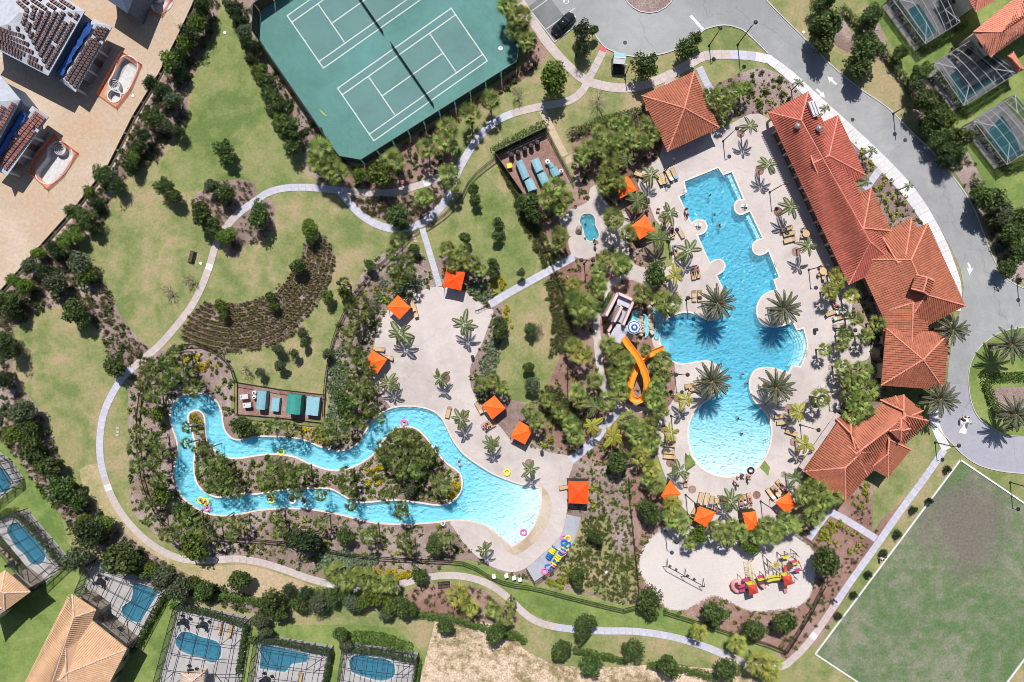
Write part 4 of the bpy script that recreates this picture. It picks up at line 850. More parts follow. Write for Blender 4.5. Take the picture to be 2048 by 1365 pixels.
# houses
def house(name, label, blocks, mat, cap, he, wall='stucco', sp=.34, loc=None, inset=1.1, grp='tiled roof houses at the edges'):
    c0 = blocks[0][0]; r = empty(name, G3(c0[0][0], c0[0][1])); tag(r, label, 'house', grp)
    for c, a, b, hr in blocks: hip(r, c, a, b, he, hr, mat, cap, sp=sp, rh=.07)
    for c, a, b, hr in blocks: walls(r, c, he, wall, inset)
    return r
house('house', 'house with big peach tiled hip roof at the bottom left corner', [([(145,1189),(192,1220),(128,1392),(6,1452)], (148,1235), (95,1395), 7.6), ([(118,1262),(176,1258),(254,1298),(150,1500)], (131,1277), (133,1347), 7.4), ([(133,1200),(254,1298),(190,1420),(60,1360)], (133,1347), (120,1360), 7.3)], M['tile_peach'], M['ridge_peach'], 5.6, 'stucco')
house('house', 'house with small peach roof cut by the left edge', [([(-40,1170),(11,1141),(61,1184),(10,1222)], (3,1184), (8,1186), 7.0)], M['tile_peach'], M['ridge_peach'], 5.6, 'stucco')
house('house', 'tan tiled roof fragment under the small peach roof', [([(-60,1200),(0,1192),(18,1212),(-40,1270)], (-20,1215), (-25,1225), 6.2)], M['tile_tan'], M['ridge_peach'], 5.2, 'cream')
house('house', 'house with salmon tiled hip roof below the top right corner', [([(1946,64),(2075,-40),(2130,10),(1981,115)], (2001,65), (2080,10), 7.6)], M['tile_salmon'], M['ridge_red'], 5.8, 'cream')
house('house', 'salmon tiled roof end cut by the top edge', [([(1905,-60),(1985,-90),(2010,-10),(1951,24)], (1955,-40), (1960,-30), 7.4)], M['tile_salmon'], M['ridge_red'], 5.8, 'cream')
house('house', 'small lean salmon tiled roof beside the shade-darkened patio screen', [([(2015,111),(2027,104),(2047,140),(2035,147)], (2022,116), (2040,136), 3.9)], M['tile_salmon'], M['ridge_red'], 3.2, 'cream', inset=.3)
house('house', 'brown tiled roof edge at the bottom behind the white decked cage', [([(362,1345),(410,1342),(405,1400),(358,1400)], (385,1362), (383,1380), 4.2)], M['tile_tan'], M['ridge_peach'], 3.2, 'cream')
# unfinished houses
BND = []
def unfinished(label, up, ua, ub, lo, la, lb, h1, h2, tarp, dark=False):
    r = empty('unfinished_house', G3(*up[1])); tag(r, label, 'house', 'unfinished houses on the sand')
    fm = M['felt_dark'] if dark else M['felt']; o = r.location
    if up:
        hip(r, up, ua, ub, h2, h2 + 2.0, fm, fm, ribs=False, caps=False); walls(r, up, h2 - .1, 'felt_dark', .6, doors=False, win=60)
    if lo: hip(r, lo, la, lb, h1, h1 + .8, fm, fm, ribs=False, caps=False, name='porch_roof'); walls(r, lo, h1 - .1, 'porch_wall_shaded', 2.2, win=4)
    if lo:
        for i in (0, 1):
            for t in (.35, .65, .95): q = G3(*lo[1], h1).lerp(G3(*lo[2], h1), t) - o; MB().box(q.x - .6, q.y + .3, 1.6, .35, .35, 3.2, R(-55)).obj('column', M['lightgrey'], r) if i else None
    if tarp:
        a, b = G3(*tarp[0], h1 + 1.2) - o, G3(*tarp[1], h1 + 1.2) - o; m = MB(); n = 14; d = b - a; s = Vector((-d.y, d.x, 0)).normalized()
        rr = random.Random(5); L_ = []
        for i in range(n + 1):
            p = a.lerp(b, i / n); w = .55 + rr.uniform(-.15, .15); L_ += [p - s * w + Vector((0, 0, rr.uniform(-.1, .1))), p + Vector((0, 0, .35 + rr.uniform(-.1, .1))), p + s * w + Vector((0, 0, rr.uniform(-.1, .1)))]
        fs = []
        for i in range(n):
            for k in range(2): fs.append((3 * i + k, 3 * i + k + 1, 3 * i + k + 4, 3 * i + k + 3))
        m.add(L_, fs); m.obj('tarp', M['blue_tarp'], r)
    return r
def bundles(tri3, hts, rows, n0, mat, who, phrase, skip=.08, sz=(.40, .56, .24), seed=1):
    """stacks of roof tiles laid along rows parallel to the eave of one roof face (px corners a,b at the eave, c,d at the top)"""
    rr = random.Random(seed); a, b, c, d = tri3; he, hr = hts
    A, B, C, D = G3(*a, he), G3(*b, he), G3(*c, hr), G3(*d, hr)
    for i in range(rows):
        t = (i + .7) / (rows + .2); p, q = A.lerp(C, t), B.lerp(D, t); L_ = (q - p).length; n = int(L_ / (sz[0] + .13))
        nrm = (B - A).cross(C - A).normalized()
        if nrm.z < 0: nrm = -nrm
        for k in range(n):
            if rr.random() < skip: continue
            s = p.lerp(q, (k + .5) / n) + nrm * (sz[2] / 2 + .02)
            BND.append((s, (q - p).normalized(), nrm, mat, who, phrase, k, i))
bm_ = MB().box(0, 0, -.055, .42, .58, .10).box(.01, .01, .045, .40, .55, .09).box(-.01, 0, .125, .38, .52, .07).mesh('tile_bundle', M['bundle']); bm2 = bm_.copy(); bm2.materials.clear(); bm2.materials.append(M['bundle_red'])
u1 = unfinished('upper unfinished house with grey felt roof loaded with brown tile stacks', [(28,-70),(170,22),(96,152),(-60,72)], (38,26), (16,48), [(186,37),(224,54),(151,185),(119,162)], (191,47), (126,157), 3.45, 6.2, ((180,48),(118,148)))
bundles([(166,28),(98,146),(48,18),(42,44)], (6.25, 8.0), 8, 0, 0, 'upper', 'right', seed=2)
bundles([(92,148),(-50,72),(36,50),(14,52)], (6.25, 8.0), 6, 0, 0, 'upper', 'lower', seed=3)
bundles([(30,-62),(162,18),(36,10),(46,22)], (6.25, 8.0), 6, 0, 0, 'upper', 'upper', seed=4)
bundles([(221,58),(153,180),(194,52),(129,157)], (3.5, 4.2), 3, 0, 0, 'porch', 'porch', skip=.03, seed=6)
u2 = unfinished('lower unfinished house with grey felt roof and red tile rows on its porch', [(0,150),(41,200),(-30,330),(-80,190)], (-20,205), (-30,240), [(65,212),(97,234),(14,352),(-30,330)], (69,219), (-22,322), 3.45, 6.2, ((48,226),(-10,320)))
bundles([(40,205),(-24,320),(-16,206),(-26,236)], (6.25, 8.0), 3, 0, 1, 'lower', 'right', seed=8)
bundles([(94,238),(16,344),(72,222),(-14,322)], (3.5, 4.2), 3, 0, 1, 'lowporch', 'porch', skip=.02, seed=9)
u3 = unfinished('unfinished house with plain dark blue roof cut by the top edge', [(205,-90),(290,-60),(255,27),(185,-20)], (235,-50), (238,-20), None, None, None, 3.4, 5.6, None, True)
BND.sort(key=lambda t: (t[0] - Vector((0, 0, CAM_H))).length)
def ordn(k): return ['first', 'second', 'third', 'fourth', 'fifth', 'sixth', 'seventh', 'eighth', 'ninth', 'tenth', 'eleventh', 'twelfth', 'thirteenth', 'fourteenth', 'fifteenth', 'sixteenth', 'seventeenth', 'eighteenth', 'nineteenth', 'twentieth'][min(k, 19)] if k < 20 else 'number ' + str(k + 1)
WH = {'upper': ('upper house', 'tile stacks on the upper unfinished roof'), 'porch': ('upper porch', 'tile stacks on the upper porch roof'),
 'lower': ('lower house', 'tile stacks on the lower unfinished roof'), 'lowporch': ('lower porch', 'tile stacks on the lower porch roof')}
rest = MB()
def inview(p): return abs(p.x) < 88 * (1 - p.z / CAM_H) + 0 and abs(p.y) < 58.5 * (1 - p.z / CAM_H)
nb = 0
for s, ax, nr, mt, who, ph, bk_, br_ in BND:
    if not inview(s): continue
    Mx = Matrix((ax, nr.cross(ax), nr)).transposed()
    if nb < 300:
        o = ob('tile_bundle', bm2 if mt else bm_, None, s); o.rotation_euler = Mx.to_euler(); tag(o, f'{"red" if mt else "brown"} tile stack {ordn(bk_)} along row {ordn(br_)} up from the {ph} eave, {WH[who][0]}', 'tile stack', WH[who][1]); nb += 1
    else: rest.box(s.x, s.y, s.z, .42, .58, .24, 0, 0, Mx)
if rest.v: tag(rest.obj('tile_bundles', M['bundle']), 'remaining brown tile stacks on the unfinished roofs', kind='stuff')

# ---------------------------------------------------------------- screen cages
def cage(label, c, he, nu, nv, deck=True, mans=.0, beam='beam_white', dome=.5, dark=False):
    """c = 4 corners of the roof frame (px at height he)"""
    T_ = [G3(x, y, he) for x, y in c]; o = sum(T_, Vector()) / 4; o.z = 0; r = empty('screen_cage', o); tag(r, label, 'pool cage', 'screened pool cages')
    P_ = lambda u, v: (T_[0].lerp(T_[1], u)).lerp(T_[3].lerp(T_[2], u), v) - o + Vector((0, 0, dome * min(1, 5 * min(u, 1 - u), 5 * min(v, 1 - v))))
    w = .055 if beam == 'beam_white' else .09; sr = M['screen_shaded' if beam == 'beam_white' else 'screen_roof']
    us = [0, .08] + [.08 + .84 * i / nu for i in range(1, nu)] + [.92, 1]; vs_ = [0, .1] + [.1 + .8 * i / nv for i in range(1, nv)] + [.9, 1]
    for u in us:
        for a, b in zip(vs_, vs_[1:]): MB().bar(P_(u, a), P_(u, b), w, .10).obj('beam', M[beam], r)
    for v in vs_:
        for a, b in zip(us, us[1:]): MB().bar(P_(a, v), P_(b, v), w * .6, .08).obj('beam', M[beam], r)
    for i, (a, b) in enumerate(zip(us, us[1:])):
        for j, (d, e) in enumerate(zip(vs_, vs_[1:])):
            q = [P_(a, d), P_(b, d), P_(b, e), P_(a, e)]; m = MB(); m.add([p - Vector((0, 0, .03)) for p in q], [(0, 1, 2, 3)]); m.obj('screen_panel', sr, r)
    m = MB(); ed = [[P_(u, 0) for u in us], [P_(1, v) for v in vs_], [P_(u, 1) for u in us], [P_(0, v) for v in vs_]]
    for e in ed:
        for p in e: MB().bar((p.x, p.y, 0), p, .10, .10).obj('post', M[beam], r)
        for p, q in zip(e, e[1:]):
            s = MB(); s.add([(p.x, p.y, .1), (q.x, q.y, .1), q - Vector((0, 0, .05)), p - Vector((0, 0, .05))], [(0, 1, 2, 3)]); s.obj('screen_panel', M['screen'], r)
            MB().bar((p.x, p.y, 1.0), (q.x, q.y, 1.0), .07, .07).obj('rail', M[beam], r)
    # diagonal braces in the corners
    for u0, v0, u1, v1 in ((0, 0, us[2], vs_[2]), (1, 0, us[-3], vs_[2]), (1, 1, us[-3], vs_[-3]), (0, 1, us[2], vs_[-3])): MB().bar(P_(u0, v0), P_(u1, v1), .09, .09).obj('brace', M[beam], r)
    if deck:
        k = 1 - he / CAM_H; ctr = (1024, 682.5); g = [(ctr[0] + (x - ctr[0]) * k, ctr[1] + (y - ctr[1]) * k) for x, y in c]
        ZC[0] += 1; tag(sheet('patio', g, .05 + .0007 * (ZC[0] % 9), M['lanai']), kind='structure')
    return r
cage('leftmost screen cage over the kidney pool with black chairs', [(30,1026),(119,1130),(62,1184),(-50,1050)], 2.9, 5, 3, beam='beam_dark')
cage('screen cage over the pool behind the peach roofed house', [(172,1130),(325,1180),(262,1300),(148,1186)], 3.0, 6, 3, beam='beam_dark')
cage('screen cage over the wavy pool right of the peach roofed house', [(346,1218),(489,1250),(466,1392),(300,1388)], 3.0, 5, 4, beam='beam_dark')
cage('middle screen cage on the bottom edge with the angular pool', [(508,1283),(658,1308),(640,1400),(490,1390)], 3.0, 5, 3, beam='beam_dark')
cage('rightmost screen cage on the bottom edge with the cloud shaped pool', [(684,1298),(833,1322),(822,1400),(670,1395)], 3.0, 6, 3, beam='beam_dark')
cage('screen cage over the teal pool at the top right', [(1783,-4),(1870,-70),(1920,44),(1851,88)], 3.0, 5, 4, beam='beam_white')
cage('screen cage with shade-darkened panels below the salmon roofed house', [(1869,126),(1946,78),(2036,146),(1928,212)], 3.0, 5, 4, beam='beam_white')
cage('screen cage over the teal pool on the right edge', [(1948,243),(2030,190),(2100,270),(2014,330)], 3.0, 5, 4, beam='beam_white')
cage('screen cage fragment on the left edge above the house lawns', [(-40,900),(-2,925),(26,965),(-30,1010)], 2.8, 3, 3, beam='beam_dark')
# ---------------------------------------------------------------- plants
def leaf_mesh(name, mats, groups):
    """groups: list of (material index, list of quads/tris given as vertex tuples)"""
    vs = []; fs = []; mi = []
    for k, polys in groups:
        for p in polys:
            b = len(vs); vs += p; fs.append(tuple(range(b, b + len(p)))); mi.append(k)
    return me(name, vs, fs, mats, mi)
def card(c, nrm, s, rr, asp=1.5):
    n = Vector(nrm).normalized(); u = n.orthogonal().normalized(); u = Quaternion(n, rr.uniform(0, 6.28)) @ u; v = n.cross(u)
    c = Vector(c); a = s * asp * .5; b = s * .5
    return [tuple(c - u * a), tuple(c + v * b * .9 - u * a * .1), tuple(c + u * a + n * s * .12), tuple(c - v * b * .9 - u * a * .1)]
def rdir(rr, up=0):
    while True:
        v = Vector((rr.uniform(-1, 1), rr.uniform(-1, 1), rr.uniform(-1, 1)))
        if .05 < v.length < 1: v.normalize(); v.z += up; return v.normalized()
def crown_mesh(name, mat, seed, n=2600, leaf=.105, lobes=15, flat=.75, tall=False, spread=.62):
    """unit crown: lobed leaf masses round the origin, radius 1"""
    rr = random.Random(seed); L_ = []
    for i in range(lobes):
        d = rdir(rr); t = rr.uniform(.35, 1) * spread
        L_.append((Vector((d.x * t, d.y * t, d.z * t * (flat if not tall else 1.2))), rr.uniform(.26, .46)))
    L_.append((Vector((0, 0, .15)), .5)); out = []
    for i in range(n):
        c, r = L_[rr.randrange(len(L_))]; d = rdir(rr, .15); q = c + Vector((d.x, d.y, d.z * .85)) * r * rr.uniform(.62, 1.28) ** 1.0
        out.append(card(q, (d + rdir(rr) * 1.1), leaf * rr.uniform(.6, 1.3), rr))
    return leaf_mesh(name, mat, [(0, out)])
def trunk_mesh(seed, h=1.0, r=.06, limbs=5, top=.5, mat='trunk'):
    """unit trunk from z=0 to z=h with limbs fanning into the crown"""
    rr = random.Random(seed); m = MB(); m.tube([(0, 0, -.05), (0, 0, .02), (.02, .01, h * .5), (0, 0, h)], [r * 1.5, r, r * .8, r * .55], 8)
    for i in range(limbs):
        a = i * 6.28 / limbs + rr.uniform(-.4, .4); l = top * rr.uniform(.7, 1.1)
        m.tube([(0, 0, h * .8), (math.cos(a) * l * .4, math.sin(a) * l * .4, h + l * .15), (math.cos(a) * l, math.sin(a) * l, h + l * .55)], [r * .5, r * .32, r * .12], 5)
    return m.mesh('trunk', M[mat])
CR_M = {}
for k, mt, tall in (('oak', 'oak', 0), ('bright', 'oak_b', 0), ('grey', 'oak_g', 0), ('pine', 'pine', 1)):
    CR_M[k] = [crown_mesh('crown', M[mt], 10 + i * 7 + len(k), 2400 if k != 'pine' else 1900, .115 if k != 'pine' else .10, 14 + i * 2, .8, tall, .66) for i in range(3)]
TRK = [trunk_mesh(i, 1.0, .05, 6, .5) for i in range(3)]
prn = random.Random(99)
def tree(x, y, r, kind='oak', hc=None, h=None, phrase=None, name=None):
    """x,y = where the middle of the crown is seen; r = crown radius px"""
    r *= 1.08; R_ = r * S * .97; hc = hc or max(2.2, R_ * 1.45); p = G(x, y, hc)
    nm = name or {'oak': 'oak_tree', 'bright': 'leafy_tree', 'grey': 'grey_leaved_tree', 'pine': 'conifer_tree'}[kind]
    e = empty(nm, (p.x, p.y, .02), prn.uniform(0, 6.28))
    c = ob('crown', prn.choice(CR_M[kind]), e, (0, 0, hc), 0, (R_ * prn.uniform(.85, 1.15), R_ * prn.uniform(.85, 1.15), R_ * (1.0 if kind != 'pine' else 1.15))); c.rotation_euler = (0, 0, prn.uniform(0, 6.28))
    ob('trunk', prn.choice(TRK), e, (0, 0, 0), 0, (R_, R_, hc * .8))
    big = 'small' if r < 18 else ('large' if r > 27 else 'medium')
    reg(e, phrase or {'oak': f'{big} dark green oak', 'bright': f'{big} bright green leafy tree', 'grey': f'{big} pale grey-green tree', 'pine': f'{big} dark ragged conifer'}[kind], 'tree', x, y, {'oak': 'dark green oaks', 'bright': 'bright leafy trees', 'grey': 'grey-green trees', 'pine': 'dark conifers'}[kind])
    return e
# fan palm crowns
def fan_crown(mat, seed, n=20, blades=8, droop=.3):
    """each leaf is one pleated fan: a joined palm split into pointed blades at its rim"""
    rr = random.Random(seed); vs = []; fs = []
    for i in range(n):
        az = i * 2.399963 + rr.uniform(-.3, .3); t = i / n; el = 1.0 - 1.45 * t + rr.uniform(-.12, .12); pl = rr.uniform(.38, .52) * (1 if t > .3 else .6)
        d = Vector((math.cos(az) * math.cos(el), math.sin(az) * math.cos(el), math.sin(el))); s = Vector((-math.sin(az), math.cos(az), 0)); s = (s + Vector((0, 0, rr.uniform(-.45, .45)))).normalized(); base = d * .04; tip = d * pl
        up = s.cross(d).normalized(); up = up if up.z > 0 else -up; b0 = len(vs)
        vs += [base - s * .02, base + s * .02, tip]; fs.append((b0, b0 + 1, b0 + 2)); r1 = rr.uniform(.27, .34); r2 = rr.uniform(.54, .68); sp = rr.uniform(1.9, 2.4); rim = []
        for k in range(2 * blades + 1):
            a = (k / (2 * blades) - .5) * sp; f = (d * math.cos(a) + s * math.sin(a)); q = 1 - .22 * abs(a) / 1.2
            if k % 2 == 0: p = tip + f * r1 * q * .9 + up * (.0)
            else: p = tip + f * r2 * q * rr.uniform(.85, 1.08) - Vector((0, 0, droop * rr.uniform(.1, .45)))
            rim.append(len(vs)); vs.append(p)
        for k in range(2 * blades): fs.append((b0 + 2, rim[k], rim[k + 1]))
    return me('crown', vs, fs, M[mat])
SAB = [fan_crown('sabal', s, 25) for s in (1, 2, 3)]; SABY = [fan_crown('sabal_y', s, 21) for s in (4, 5)]; SABM = [fan_crown('sabal', s, 15, 7, .6) for s in (6, 7, 8)]
def ptrunk(mat, r, seed, rings=True):
    rr = random.Random(seed); m = MB(); k = 10; m.tube([(0, 0, i / k) for i in range(k + 1)], [r * (1.35 if i == 0 else 1 + (.1 if i % 2 else -.05)) for i in range(k + 1)], 8)
    return m.mesh('trunk', M[mat])
PT = ptrunk('trunk', .16, 1); PTP = ptrunk('trunk_pale', .12, 2); PTX = ptrunk('trunk', .30, 3)
def sabal(x, y, r, y_=0, h=None, thin=False, phrase=None, lean=None):
    R_ = r * S * 1.05; h = h or (R_ * 1.2 + 1.9); p = G(x, y, h); e = empty('fan_palm', (p.x, p.y, .02), prn.uniform(0, 6.28))
    pool_ = SABM if thin else (SABY if y_ else SAB)
    ob('crown', prn.choice(pool_), e, (0, 0, h - .1), prn.uniform(0, 6.28), (R_, R_, R_)); ob('trunk', PTP if thin else PT, e, (0, 0, 0), 0, (.9, .9, h - .1))
    if thin:
        cr = e.children[0] if 0 else None; MBp = MB()
    reg(e, phrase or (('tall slender ' if thin else ('yellow-green ' if y_ else ('large ' if r > 23 else ('small ' if r < 17 else 'full ')))) + 'fan palm'), 'palm tree', x, y, 'slender leaning fan palms' if thin else 'fan palms'); return e
# feather palms: every frond its own part
def frond(mat, seed, n=22, ll=.26, w=.024, arc=.50, lift=.35, rake=.9, taper=True):
    rr = random.Random(seed); L_ = []; P_ = []
    for i in range(9): t = i / 8; P_.append(Vector((t, 0, lift * t - arc * t * t * 1.15)))
    def at(t): k = min(7.999, t * 8); i = int(k); return P_[i].lerp(P_[i + 1], k - i)
    for i in range(8):
        a, b = P_[i], P_[i + 1]; q = .014 * (1 - i / 9); L_.append([(a.x, -q, a.z), (b.x, -q * .85, b.z), (b.x, q * .85, b.z), (a.x, q, a.z)])
    for i in range(n):
        t = .14 + .86 * i / n; p = at(t); l = ll * (math.sin(math.pi * (.16 + .80 * t)) ** .7 if taper else 1) * rr.uniform(.9, 1.1)
        for s in (-1, 1):
            f = Vector((rake * .6, s, 0)).normalized(); m_ = p + f * l * .5 + Vector((0, 0, .02)); e = p + f * l + Vector((0, 0, -l * rr.uniform(.25, .6))); wv = Vector((w, 0, 0))
            L_.append([tuple(p - wv * .5), tuple(m_ - wv), tuple(e), tuple(m_ + wv)])
    return leaf_mesh('frond', M[mat], [(0, L_)])
QF = [frond('queen', s, 26, .23, .030, .62, .4) for s in (1, 2)]; QFY = [frond('queen_y', s, 24, .28, .032) for s in (3, 4)]; XF = [frond('phoenix', s, 34, .15, .021, .42, .42, 1.5) for s in (5, 6, 7)]
def queen(x, y, r, yel=0, h=4.6, phrase=None, n=8, grp='feather palms'):
    R_ = r * S; p = G(x, y, h); e = empty('feather_palm', (p.x, p.y, .05)); ob('trunk', PTP, e, (0, 0, 0), 0, (.85, .85, h)); a0 = prn.uniform(0, 6.28)
    for i in range(n):
        f = ob('frond', prn.choice(QFY if yel else QF), e, (0, 0, h - .05)); el = -.42 + .62 * ((i * 5) % n) / n; f.rotation_euler = Vector((prn.uniform(-.25, .25), -el * .8, a0 + i * 6.283 / n + prn.uniform(-.32, .32))); k = R_ * prn.uniform(.75, 1.3); f.scale = (k, k, k)
    MB().lathe((0, 0, h - .5), [(.09, 0), (.12, .2), (.08, .5), (.02, .7)], 8).obj('crownshaft', M['queen'], e)
    reg(e, phrase or ('yellow feather palm' if yel else 'feather palm'), 'palm tree', x, y, grp); return e
def phoenix(x, y, r, h=5.2):
    R_ = r * S; p = G(x, y, h); e = empty('date_palm', (p.x, p.y, .05)); ob('trunk', PTX, e, (0, 0, 0), 0, (1, 1, h)); n = 29
    for i in range(n):
        f = ob('frond', prn.choice(XF), e, (0, 0, h)); t = i / n; f.rotation_euler = (prn.uniform(-.2, .2), -(1.0 - 1.35 * t ** .8), i * 2.399963 + prn.uniform(-.1, .1)); k = R_ * (1.0 + .12 * prn.random()) * (.85 + .2 * t); f.scale = (k, k, k)
    m = MB(); rr = random.Random(int(x))
    for i in range(10): a = rr.uniform(0, 6.28); m.tube([(0, 0, h + .1), (math.cos(a) * .35, math.sin(a) * .35, h + .55), (math.cos(a) * .55, math.sin(a) * .55, h + .4)], [.05, .04, .07], 5)
    m.obj('fruit_stalks', M['phoenix_c'], e)
    reg(e, 'large date palm with silvery radiating fronds', 'palm tree', x, y, 'date palms'); return e
def bare_tree(x, y, r):
    h = 2.6; R_ = r * S; p = G(x, y, h * .7); e = empty('bare_tree', (p.x, p.y, .02)); rr = random.Random(int(x)); m = MB(); tw = []
    m.tube([(0, 0, 0), (0, 0, h * .4)], [.07, .05], 6)
    for i in range(26):
        a = rr.uniform(0, 6.28); l = R_ * rr.uniform(.6, 1.05); z = h * rr.uniform(.5, 1.1); q = Vector((math.cos(a) * l, math.sin(a) * l, z)); m.tube([(0, 0, h * .38), q * .5 + Vector((0, 0, h * .1)), q], [.03, .02, .008], 4)
        for k in range(4): b = a + rr.uniform(-.8, .8); m.tube([q * .65 + Vector((0, 0, .1)), q * .65 + Vector((math.cos(b), math.sin(b), .4)) * l * .35], [.012, .006], 3)
    m.obj('branches', M['twig'], e)
    L_ = [card(Vector((rr.uniform(-1, 1) * R_ * .8, rr.uniform(-1, 1) * R_ * .8, h * rr.uniform(.5, 1))), rdir(rr), .13, rr) for i in range(70)]
    ob('leaves', leaf_mesh('leaves', M['rust'], [(0, L_)]), e); reg(e, 'thin nearly leafless sapling', 'tree', x, y, 'nearly leafless saplings')

OAKS = [(1103,160,36,'bright'),(1166,62,22,'pine'),(1166,95,20,'pine'),(1292,131,29),(1374,98,22),(1392,76,16),(447,296,19),(457,318,16),(328,372,22),(345,392,20),(402,424,28),(424,455,22),(518,430,27),(455,473,21,'bright'),(450,385,22),(423,372,18,'grey'),(578,258,27),(588,288,22),
 (150,620,27),(165,640,20),(230,733,23),(45,822,27,'grey'),(52,855,24),(30,870,24,'bright'),(65,900,28),(95,930,26),(120,978,32),(150,1000,24),(165,1050,24,'bright'),(178,1068,32,'pine'),(152,1115,28,'grey'),(205,1050,22,'bright'),(240,1118,38),(268,1128,28),(300,1140,22,'bright'),(325,1155,30,'grey'),(350,1176,28,'grey'),
 (408,1180,25),(385,1165,18),(478,1162,25),(540,1208,30),(560,1225,22),(520,1240,22,'grey'),(530,1262,16,'grey'),(680,1268,19),(690,1290,16,'grey'),(610,1190,20,'pine'),(600,1210,18),(640,1205,24,'grey'),(668,1195,20),(700,1205,22,'grey'),(722,1205,20,'bright'),(748,1195,24,'bright'),(780,1210,20,'bright'),(800,1212,24),(772,1228,18,'grey'),(822,1220,18),(578,1180,16,'pine'),
 (889,1252,22),(990,1268,26),(1125,1300,25),(1168,1248,24),(1164,1270,20),(1183,1332,25),(1298,1202,26),(1302,1222,18),(1265,1303,22),(1430,1228,26),(1510,1262,25),(1572,1246,26),(1652,1125,34),(1338,1335,28),(1455,1342,26),(1235,925,26),(1190,1072,20),(1155,1150,20),(1156,1168,16),(1300,1022,26),(1395,1070,22,'bright'),(1499,1092,20,'bright'),
 (1656,48,36),(1648,85,30),(1640,65,24),(1736,98,30),(1722,140,27),(1716,125,22),(1745,30,24),(1738,50,20,'grey'),(1800,105,16),(1836,150,22),(1850,140,18,'bright'),(1838,172,22,'grey'),(1846,198,30),(1870,228,28),(1858,252,22),(1892,240,22,'bright'),(1882,275,24),(1925,275,28),(1905,300,26),(1892,320,22,'pine'),
 (1981,400,34),(2005,425,26,'grey'),(2028,470,24),(2036,505,24),(2012,538,20),(1958,388,18),(2045,435,20),(1990,440,18),(1660,0,22,'pine'),(1638,10,18),
 (405,12,24,'pine'),(390,45,24,'bright'),(382,68,22,'pine'),(368,85,22,'bright'),(355,108,18,'pine'),(342,125,24,'bright'),(358,140,20,'pine'),(303,168,18,'pine'),(325,185,20,'pine'),(345,200,22,'grey'),(308,235,22),(332,252,18,'grey'),(355,262,16,'pine'),(288,272,20,'pine'),(275,292,18),(268,312,18,'bright'),(262,335,18,'pine'),
 (468,20,20,'pine'),(478,42,18,'pine'),(488,62,20,'grey'),(495,88,18,'pine'),(502,118,18,'pine'),(520,145,18,'bright'),(532,165,20),(540,190,20),(556,205,22),(515,95,16,'pine'),(545,225,18,'grey'),(560,240,18,'bright'),
 (205,348,20),(222,352,18,'grey'),(235,372,18,'pine'),(178,385,15,'bright'),(190,405,16,'pine'),(150,425,18),(175,440,22),(188,460,16,'pine'),(148,470,18,'bright'),(130,485,17,'bright'),(108,495,18,'pine'),(78,508,16,'bright'),(118,510,18,'pine'),(60,530,20,'grey'),(92,545,22,'pine'),(25,558,16,'bright'),(52,572,20,'bright'),(14,602,26),(28,628,20,'pine'),(108,562,26,'grey'),(160,525,24,'grey'),(172,545,20,'bright'),(20,700,24,'pine'),(8,680,22),(8,760,22,'pine'),
 (947,378,16),(952,400,12),(997,450,15),(995,472,12),(929,475,14),(987,530,14),(985,548,13),(597,532,22),(618,455,18,'bright'),(624,478,16),(542,596,14),(548,612,13),(440,614,16,'bright'),(448,632,12),(1042,546,10,'grey'),(830,498,14),(740,530,13),(797,432,23),(802,448,16),(1060,405,26),(1070,430,22),(760,345,30,'bright'),(720,350,18,'bright'),(1314,552,26),
 (1062,660,15),(1058,735,14),(1065,770,18,'grey'),(1002,665,20),(1000,645,16),(605,665,12,'grey'),(608,685,12),(555,698,14,'grey'),(560,732,14,'grey'),(520,745,11,'grey'),(588,708,11),(655,708,13,'grey'),(365,1020,24),(322,988,26,'bright'),(385,1098,30,'bright'),(612,1082,34,'pine'),(590,1076,22,'grey'),(692,1072,22),(868,1085,16),(870,1098,18),(840,1150,20),(688,802,27),(695,822,20),(480,848,20),(492,862,16),(316,830,18,'bright'),(820,975,18,'rust'),(1188,60,12),
 (655,595,15,'bright'),(690,590,18,'bright'),(1990,1,0)]
for t in OAKS:
    if t[2] == 0: continue
    k = t[3] if len(t) > 3 else 'oak'
    if k == 'rust': k = 'grey'
    tree(t[0], t[1], t[2], k)
# small conical shrubs along the field edge
for x, y in ((1897,938),(1860,1002),(1828,1020),(1797,1068),(1768,1106),(1737,1148),(1708,1190),(1677,1232)): tree(x, y, 9, 'pine', 1.0, name='conical_shrub', phrase='small conical evergreen')
for x, y, r in ((1197,198,22),(335,583,14),(376,560,14),(1036,186,14),(521,744,10),(490,742,12),(583,705,10),(742,610,14),(1078,655,10)): bare_tree(x, y, r)

